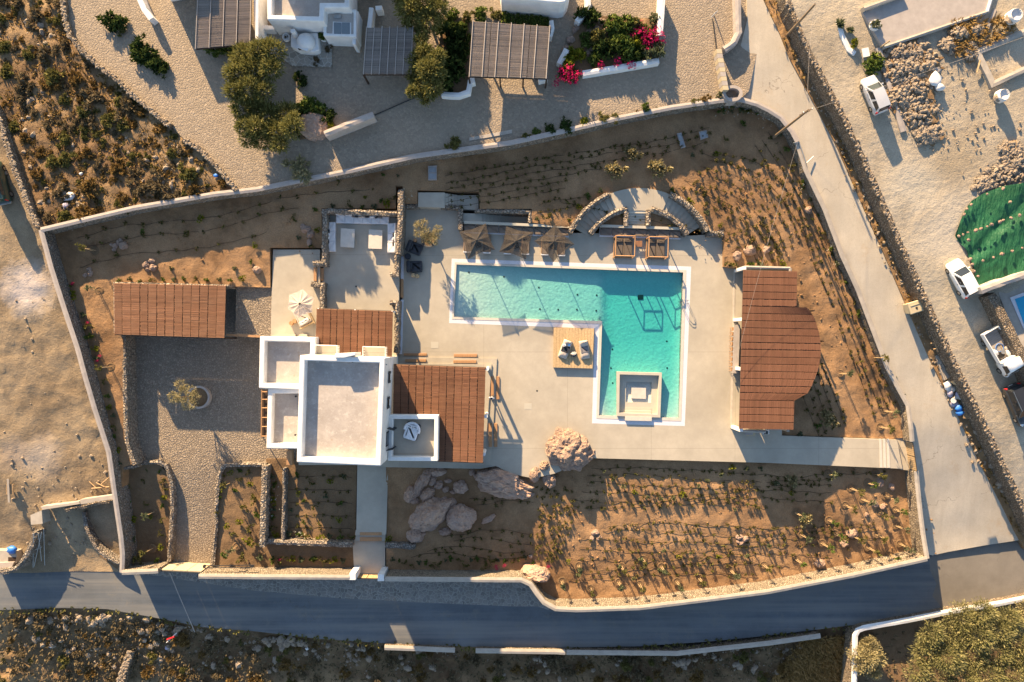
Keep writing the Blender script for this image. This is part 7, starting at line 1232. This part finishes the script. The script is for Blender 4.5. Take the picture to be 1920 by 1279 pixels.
sp = [(1552, 888), (1641, 888), (1627, 905), (1617, 936), (1584, 947), (1554, 975), (1492, 961), (1650, 960), (1678, 955), (1680, 985), (1644, 1002), (1541, 1018), (1503, 1002), (1627, 1026), (1492, 1048), (1687, 1019), (1600, 1005), (1565, 1000), (1660, 930), (1595, 915), (1668, 1040)]
for i, (u, v) in enumerate(sp): sapling('staked sapling in the dense grove by the walkway gate', u, v, zn(u, v), R.uniform(1.7, 2.4), R.uniform(.9, 1.4), ['lf_sage', 'lf_moss', 'lf_green'][i % 3], 'staked saplings by the walkway gate')
for i, (u, v) in enumerate([(1054, 1089), (1107, 1103), (1160, 1091), (1199, 1095), (1269, 1090), (1311, 1084), (1370, 1069), (1432, 1059), (1085, 1060), (1205, 1048), (1240, 1062), (1165, 1062)]): sapling('staked sapling in the row behind the front wall', u, v, -1.45, R.uniform(1.7, 2.2), R.uniform(.8, 1.1), ['lf_sage', 'lf_moss'][i % 2], 'staked saplings behind the front wall')
for i, (u, v, lab) in enumerate([(178, 470, 'staked sapling near the northwest wall corner'), (186, 545, 'staked sapling left of the carport'), (208, 688, 'staked sapling west of the courtyard wall'), (288, 960, 'staked sapling in the bed left of the drive, upper'), (286, 1028, 'staked sapling in the bed left of the drive, lower'), (444, 1024, 'staked sapling in the bed right of the drive'), (432, 905, 'slim staked sapling near the drive corner'), (1575, 700, 'staked sapling east of the pavilion'), (1640, 670, 'staked sapling by the lane wall'), (1658, 770, 'staked sapling above the walkway'), (1650, 800, 'staked sapling beside the walkway gate')]): sapling(lab, u, v, zn(u, v) if v < 850 and u > 250 or v < 700 else -1.35, R.uniform(1.9, 2.5), 1.25, ['lf_moss', 'lf_sage'][i % 2], None)
# drip hoses and seedlings
SEED = []
def row(pts, label, step=12.5, s=(3.2, 6.0), hose=True, jit=3.2, wig=1.5, zf=None):
    zf = zf or zn; q = smoothline([Vector(p) for p in pts], 4); rs = random.Random(int(pts[0][0] * 7 + pts[0][1])); ph = rs.random() * 9; out = []; acc = 0
    for i, p in enumerate(q):
        w_ = wig * (mnoise.noise(Vector((p.x * .02, p.y * .02, ph))) * 2 + .6 * math.sin(i * .55 + ph)); w2 = Vector((p.x + w_ * .35, p.y + w_)); out.append(w2)
        if i: acc += (p - q[i - 1]).length
        if acc > step: acc = rs.uniform(-4, 4) - (step if rs.random() < .12 else 0); SEED.append((w2.x + rs.uniform(-jit, jit), w2.y + rs.uniform(-jit, jit), rs.uniform(*s), zf))
    if hose: put('drip_hose', MB().tube([P(p.x, p.y, zf(p.x, p.y) + .03) for p in out], .019, 4), M['hose'], label=label, cat='hose', group='drip irrigation hoses')
ew = [(1490, 262), (1545, 392), (1580, 480), (1610, 545), (1642, 630), (1665, 690), (1690, 755)]
for k in range(9):
    d = 14 + k * 12.5 + (40 if k > 3 else 0); pts = [(u - d * 1.0, v + d * .42) for u, v in ew]; pts[0] = (1440 - d * 2.4 - 20, 225 + d * 1.0) if k > 2 else (1455 - d, 235 + d)
    if k > 2: pts.insert(1, (1478 - d * 1.15, 300 + d * .75))
    pts = [p for p in pts if not (p[0] < 1548 and 560 < p[1] < 760) and math.hypot(p[0] - 1197, p[1] - 500) > 185 and p[1] > 215]; row(pts, '%s drip hose counted inward from the east boundary wall' % ORD[k], 13.5)
for k in range(6):
    d = 32 + 12.5 * k; pts = [(u, 430 - (u - 95) * .178 + d) for u in (835, 920, 1020, 1130 if k < 4 else 1060)] + ([(1250, 430 - 1155 * .178 + d + 4), (1330, 430 - 1235 * .178 + d - 2)] if k < 3 else []); row(pts, '%s drip hose below the north wall near the pool' % ORD[k], 13.5)
for k, (d, u0, u1) in enumerate([(25, 130, 700), (48, 160, 560), (80, 150, 500)]): row([(u, 430 - (u - 95) * .178 + d + 6 * math.sin(u * .02)) for u in np.linspace(u0, u1, 8)], '%s drip hose below the north wall near the carport' % ORD[k], 34, (4, 7))
row([(1010, 385), (1040, 375), (1065, 372), (1095, 368)], 'short drip hose west of the arc stairs, upper', 9); row([(1005, 398), (1040, 392), (1070, 390), (1085, 384)], 'short drip hose west of the arc stairs, lower', 9)
row([(1300, 345), (1340, 375), (1380, 400), (1400, 430), (1360, 440)], 'drip hose east of the arc stairs, upper', 11); row([(1310, 360), (1350, 400), (1405, 440), (1420, 470)], 'drip hose east of the arc stairs, lower', 11); row([(1370, 470), (1400, 455), (1440, 440), (1460, 480)], 'drip hose above the pavilion roof', 11)
for k in range(6): row([(1268 + 15 * k, 352 - 13 * k), (1345 + 15 * k, 372 - 13 * k), (1412 + 14 * k, 420 - 11 * k), (1448 + 13 * k, 490 - 8 * k)], '%s drip hose curving between arc stairs and pavilion' % ORD[k], 12)
south = [(884, 1110, 1660), (897, 1100, 1560), (911, 1100, 1560), (925, 1090, 1560), (938, 1080, 1560), (949, 1050, 1440), (986, 1140, 1640), (999, 1130, 1650), (1014, 1090, 1660), (1029, 1085, 1600), (1045, 1075, 1560), (1062, 1070, 1480), (1078, 1065, 1420)]
for k, (v, u0, u1) in enumerate(south): row([(u, v + 5 * math.sin(u * .014 + k) - (u - 1300) * .012 * (k - 6) * .3) for u in np.linspace(u0, u1, 9)], '%s drip hose counted down from the deck edge in the south garden' % ORD[k], 11.5 if k < 7 else 13.5, (3.2, 6.2), wig=2.0)
for k in range(9): row([(1004 + k * 9, 905 + (k % 3) * 3), (1010 + k * 8, 960), (1008 + k * 7, 1000), (1002 + k * 5, 1050)], '', 11, (4, 6), False)
for k, (v, u0, u1) in enumerate([(930, 880, 1000), (945, 890, 1000), (1000, 830, 1000), (1015, 850, 1000), (1030, 800, 990), (1042, 770, 990)]): row([(u, v + 7 * math.sin(u * .03 + k)) for u in np.linspace(u0, u1, 5)], '%s drip hose in the shaded part of the south garden' % ORD[k], 15, (4, 6.5))
for k in range(5): row([(542, 895 + 24 * k), (600, 893 + 24 * k), (660, 896 + 24 * k)], '%s drip hose in the square front bed' % ORD[k], 14, (3.5, 5.5), zf=z_front, wig=1.2)
seedm = [bushmesh('seedling_mesh', 64, .46, 'lf_seed', .6, 80 + i, 3, 1.1, .42) for i in range(3)] + [bushmesh('seedling_mesh', 60, .46, 'lf_moss', .6, 84, 3, 1.2, .42)]
SEED.sort(key=lambda s: -s[2]); V_, Q_ = [], []; base = 0; bpy.context.view_layer.update()
for i, (u, v, s, zf) in enumerate(SEED):
    r = s * H / F * 1.12; x, y, z = P(u, v, zf(u, v) - .03); me = seedm[i % 4]; a = R.uniform(0, 6.28); hk = R.uniform(.7, 1.25)
    if i < 290: putmesh('seedling', me, None, (x, y, z), a, (r, r, r * hk), label='small tufted seedling planted along a drip hose', cat='seedling', group='seedlings along the drip hoses')
    else:
        co = np.empty(len(me.vertices) * 3, np.float32); me.vertices.foreach_get('co', co); co = co.reshape(-1, 3); c, s_ = math.cos(a) * r, math.sin(a) * r; V_.append(np.stack([co[:, 0] * c - co[:, 1] * s_ + x, co[:, 0] * s_ + co[:, 1] * c + y, co[:, 2] * r * hk + z], 1)); Q_.append(np.arange(len(co)).reshape(-1, 4) + base); base += len(co)
putmesh('seedling_planting', fastmesh('seedling_planting', np.concatenate(V_), np.concatenate(Q_), M['lf_seed']), kind='stuff', label='remaining small seedlings planted through the garden beds', cat='seedlings')
print('seedlings', len(SEED))
# boulders
def boulder(label, u, v, rx, ry, z, h, rz=0.0, seed=1, mat='boulder', amp=.28, sub=4, group=None, freq=1.0): put('boulder', MB().rock(P(u, v, z), (rx * .0577, ry * .0577, h), sub, amp, seed, rad(rz), freq), M[mat], None, False, label=label, cat='boulder', group=group)
boulder('largest craggy boulder at the south edge of the deck', 1064, 842, 43, 37, -.3, 1.9, -25, 3, 'boulder_pale', .24, 5, None, 1.15); boulder('boulder joined below the largest craggy boulder', 1093, 856, 26, 15, -.5, 1.3, 38, 12, 'boulder_pale', .18, 5)
boulder('rounded boulder at the deck corner in the sun', 1003, 888, 12, 16, -.6, 1.1, -10, 4, 'boulder_pale', .2); boulder('small tan boulder beside the largest boulder', 1019, 871, 12, 10, -.5, 1.0, 0, 5, 'boulder_pale', .25); boulder('angular boulder below the small tan boulder', 1030, 898, 12, 18, -.8, .8, 20, 6, 'boulder_pale', .25)
boulder('long granite outcrop half shaded by the deck edge', 943, 905, 54, 27, -.9, 1.9, -14, 7, 'boulder', .24, 5); boulder('low end of the granite outcrop near the deck corner', 978, 922, 26, 14, -1.1, 1.1, -10, 17, 'boulder', .25)
boulder('large slanting granite boulder in the shaded bed', 808, 962, 44, 27, -.95, 1.9, 35, 8, 'boulder', .2, 5); boulder('large round granite boulder in the shaded bed', 864, 970, 29, 27, -.95, 1.5, 0, 9, 'boulder', .18, 5)
for i, (u, v, a, b, rz, lab) in enumerate([(780, 1003, 15, 13, 0, 'rounded boulder above the low wall end'), (835, 996, 11, 7, 0, 'flat stone below the large boulders'), (864, 913, 12, 11, -30, 'oval boulder by the pergola shade'), (802, 926, 15, 10, 35, 'grey boulder touching the slanting boulder'), (785, 912, 9, 22, -25, 'long upright slab in the shaded rock group'), (798, 896, 9, 18, -25, 'second long slab in the shaded rock group'), (811, 901, 6, 9, -10, 'small upright rock in the shaded group'), (823, 909, 8, 7, 20, 'small blocky rock in the shaded group'), (772, 925, 12, 16, -20, 'mossy rock at the west of the shaded group'), (804, 938, 8, 6, 0, 'brown rock above the slanting boulder'), (850, 922, 6, 4, 0, 'small flat rock by the oval boulder'), (836, 917, 6, 5, 30, 'small thin rock near the oval boulder'), (846, 941, 9, 7, 0, 'grey rock between the two large boulders'), (820, 884, 16, 9, 10, 'grey rock under the pergola edge'), (778, 938, 8, 6, 0, 'small rock left of slanting boulder'), (885, 885, 5, 6, 0, 'white stone under the pergola edge'), (840, 901, 7, 4, 0, 'pinkish block under the pergola edge'), (916, 973, 14, 5, 30, 'pale thin slab lying in the shaded soil')]): boulder(lab, u, v, a * 1.15, b * 1.15, z_south(u, v) - .05, .25 + min(a, b) * .06, rz, 200 + i, 'boulder', .22, 4)
boulder('pink granite boulder embedded in the front wall', 1004, 1073, 30, 16, -1.5, 1.9, -12, 10, 'boulder', .15, 4); boulder('small lone stone near the embedded granite boulder', 995, 1043, 4, 4, -1.3, .25, 0, 11, 'boulder_pale', .2, 3)
CL = {'four pale stones in the south garden': [(1117, 998, 7), (1123, 1008, 6), (1110, 1010, 6), (1112, 1001, 5)], 'pale stones east in the south garden': [(1386, 1007, 7), (1396, 1010, 7), (1390, 1018, 6), (1384, 1016, 4)], 'rocks in the northwest bed': [(232, 461, 10), (216, 461, 6), (222, 454, 5), (226, 450, 4), (209, 459, 4), (214, 468, 4)], 'rocks above the carport': [(285, 489, 7), (274, 497, 7), (288, 502, 8), (277, 505, 5)], 'rocks left of the carport': [(167, 505, 5), (160, 516, 5), (170, 513, 6)], 'rocks beside the sofa terrace': [(574, 430, 9), (582, 440, 8), (580, 455, 7), (568, 425, 6), (482, 506, 9)], 'rocks above the pavilion': [(1405, 470, 12), (1437, 468, 9), (1382, 480, 10), (1515, 394, 8)], 'rocks among the staked saplings': [(1597, 1000, 12), (1582, 1020, 9), (1650, 905, 9), (1672, 913, 8), (1640, 945, 8), (1537, 1056, 11), (1655, 950, 7), (1625, 965, 5)]}
for gname, it in CL.items():
    for i, (u, v, r) in enumerate(it): boulder('pale stone in the group of ' + gname, u, v, r, r * .8, zn(u, v) + (.0 if v < 850 else 0), r * .045, i * 40, int(u), 'boulder_pale', .25, 3, gname)
# scrub: bushes, grass and stones beyond the walls
rs = random.Random(31); SCP = [(0, 0), (112, 0), (120, 45), (150, 100), (216, 155), (290, 222), (342, 270), (432, 350), (300, 378), (95, 424), (60, 330), (20, 240), (0, 190)]
def scatter(poly, n, rmin, rmax, seed, over=.62):
    r_ = random.Random(seed); us = [p[0] for p in poly]; vs2 = [p[1] for p in poly]; out = []; tries = 0
    while len(out) < n and tries < n * 60:
        tries += 1; u, v = r_.uniform(min(us), max(us)), r_.uniform(min(vs2), max(vs2)); r = rmin + (rmax - rmin) * r_.random() ** 2
        if inside(poly, np.array([u]), np.array([v]))[0] and all(math.hypot(u - a, v - b) > (r + c) * over for a, b, c in out): out.append((u, v, r))
    return out
kinds = ['brown', 'dry', 'brown2', 'moss', 'dry2', 'moss2', 'brown', 'dry']; lbk = {'brown': 'grey brown', 'brown2': 'grey brown', 'dry': 'golden dry', 'dry2': 'golden dry', 'moss': 'olive green', 'moss2': 'olive green'}
for i, (u, v, r) in enumerate(scatter(SCP, 215, 6, 22, 41)): k = rs.choice(kinds); bush('scrub_bush', '%s thorny scrub bush on the slope above the north wall' % lbk[k], u, v, r, z_scrub(u, v) - .15, BM[k], 'bush', '%s scrub bushes on the upper slope' % lbk[k], .9)
LOW = [(0, 1150), (130, 1150), (290, 1165), (480, 1192), (720, 1212), (1000, 1230), (1590, 1200), (1590, 1279), (0, 1279)]; zlow = lambda u, v: lin(v, [1140, 1170, 1215, 1290], [-2.35, -3.0, -3.8, -4.7])
for i, (u, v, r) in enumerate(scatter(LOW, 150, 6, 18, 43, .8)): k = rs.choice(['brown', 'brown2', 'dry', 'dry2', 'moss']); bush('scrub_bush', '%s scrub bush in the rough ground below the road' % lbk[k], u, v, r, zlow(u, v) - .05, BM[k], 'bush', '%s scrub bushes below the road' % lbk[k], .75)
def tufts(name, label, poly, n, size, mat, zf, seed, per=5):
    r_ = np.random.RandomState(seed); us = [p[0] for p in poly]; v2 = [p[1] for p in poly]; U = r_.uniform(min(us), max(us), n * 3); Vv = r_.uniform(min(v2), max(v2), n * 3); m = inside(poly, U, Vv); U, Vv = U[m][:n], Vv[m][:n]; VV = []
    for u, v in zip(U, Vv):
        x, y, z = P(u, v, zf(u, v)); a = r_.uniform(0, 6.28, per); L = size * r_.uniform(.5, 1.3, per); w_ = .05 + .03 * r_.rand(per); dx, dy = np.cos(a), np.sin(a); hx = L * .75; hz = L * .7
        b1 = np.stack([x - dy * w_, y + dx * w_, np.full(per, z)], 1); b2 = np.stack([x + dy * w_, y - dx * w_, np.full(per, z)], 1); t1 = np.stack([x + dx * hx + dy * w_ * .5, y + dy * hx - dx * w_ * .5, z + hz], 1); t2 = np.stack([x + dx * hx - dy * w_ * .5, y + dy * hx + dx * w_ * .5, z + hz], 1); VV.append(np.stack([b1, b2, t1, t2], 1).reshape(-1, 3))
    Vn = np.concatenate(VV); putmesh(name, fastmesh(name, Vn, np.arange(len(Vn)).reshape(-1, 4), M[mat]), kind='stuff', label=label, cat='grass')
tufts('dry_grass', 'dry grass tufts over the scrub slope', SCP, 1500, .26, 'lf_dry', lambda u, v: z_scrub(u, v) + .05, 51); tufts('dry_grass', 'dry weeds over the rough ground below the road', LOW, 2200, .3, 'lf_brown', lambda u, v: zlow(u, v) + .1, 52)
tufts('dry_grass', 'long golden grass beside the corner garden wall', [(1500, 1200), (1595, 1190), (1590, 1279), (1440, 1279)], 900, .6, 'lf_grass', lambda u, v: zlow(u, v) + .1, 53); tufts('dry_grass', 'dry weeds along the lane verge', zpoly if False else [(VG[i][0], VG[i][1]) for i in range(len(VG))] + [(RW[i][0], RW[i][1]) for i in range(len(RW))][::-1], 900, .3, 'lf_dry', lambda u, v: z_east(u, v) + .15, 54)
tufts('dry_grass', 'weeds along the edge of the asphalt road', [(0, 1140), (200, 1138), (400, 1174), (720, 1203), (960, 1213), (1200, 1210), (1440, 1190), (1600, 1168), (1600, 1180), (1440, 1202), (1200, 1222), (960, 1224), (720, 1214), (400, 1184), (200, 1148), (0, 1150)], 700, .25, 'lf_moss', lambda u, v: -2.28, 55); tufts('dry_grass', 'yellow weeds round the rubble heaps', [(1780, 40), (1900, 30), (1900, 60), (1830, 95), (1790, 110)], 240, .4, 'lf_grass', lambda u, v: yz(v) + .1, 56)
tufts('dry_grass', 'dry weeds in the low corner garden', [(1610, 1190), (1900, 1150), (1919, 1279), (1610, 1279)], 300, .3, 'lf_brown', lambda u, v: -3.25, 57)
heap('scrub_stones', 'pale stones scattered through the upper scrub slope', [(60, 60, 60, 60, .1), (100, 200, 90, 90, .1), (200, 300, 150, 60, .1), (300, 330, 100, 40, .1), (130, 380, 60, 40, .1), (60, 260, 40, 90, .1)], 420, .14, 61, 'rubble', lambda u, v: z_scrub(u, v) + .02)
heap('scrub_stones', 'broken stones strewn over the rough ground below the road', [(120 + 120 * k, 1190 + (k % 3) * 24, 90, 45, .1) for k in range(12)] + [(200, 1162, 150, 8, .2), (330, 1180, 60, 8, .2), (560, 1202, 100, 6, .2)], 1500, .17, 62, 'rubble', lambda u, v: zlow(u, v) + .03)
drystone('dry_stone_wall', line([(245, 1222), (238, 1240), (230, 1262), (222, 1290)], -3.4), .8, -3.4, -6, 'ruined dry stone wall in the scrub below the road', 71, dens=9)
for i, (u, v, r, lab, mt) in enumerate([(128, 368, 12, 'crumpled white plastic sheet in the scrub', 'bag'), (405, 329, 5, 'small blue plastic scrap by the north wall', 'blue'), (125, 385, 7, 'torn grey plastic below the white sheet', 'bag_lilac'), (152, 326, 4, 'white scrap in the middle of the scrub', 'bag'), (95, 1212, 4, 'white scrap in the rough ground below the road', 'bag'), (313, 1215, 5, 'pale blue scrap near the red striped tool', 'bag_lilac'), (576, 1216, 4, 'white scrap beside the roadside stones', 'bag'), (1885, 1222, 4, 'white scrap under the great tamarisk', 'bag'), (1390, 1240, 6, 'grey plastic pipe piece below the road', 'bag')]): sack(lab, u, v, (z_scrub(u, v) if v < 500 else zlow(u, v)) + .1, (r * .058, r * .04, .12), 80 + i, mt, 'plastic_scrap', .55)
# earth dug up round the seedlings: clods
heap('soil_clods', 'clods of earth over the north beds', [(1400 + 22 * k, 330 + 55 * k, 50, 45, .02) for k in range(8)] + [(1340, 400, 60, 60, .03), (1150, 350, 120, 25, .02), (300, 470, 160, 40, .02), (560, 430, 40, 40, .03)], 1100, .045, 66, 'garden', lambda u, v: zn(u, v)); heap('soil_clods', 'clods of earth over the south garden', [(1050 + 70 * k, 920 + (k % 2) * 90, 60, 60, .03) for k in range(10)], 1100, .045, 67, 'garden', lambda u, v: zn(u, v))
# building beyond the top edge that throws its shade on the drive
hx = thing('house', 'white neighbour house mostly beyond the top left edge', 'house', P(325, -60, DZ)); put('wall', MB().prism(quad(7.0, (284, -150), (372, -150), (372, -48), (284, -34)), DZ - .5, 7.0), M['white'], hx, bevel=.1); put('wall', MB().prism(quad(9.6, (500, -160), (690, -160), (690, -70), (500, -70)), DZ - .5, 9.6), M['white'], h2, bevel=.1)
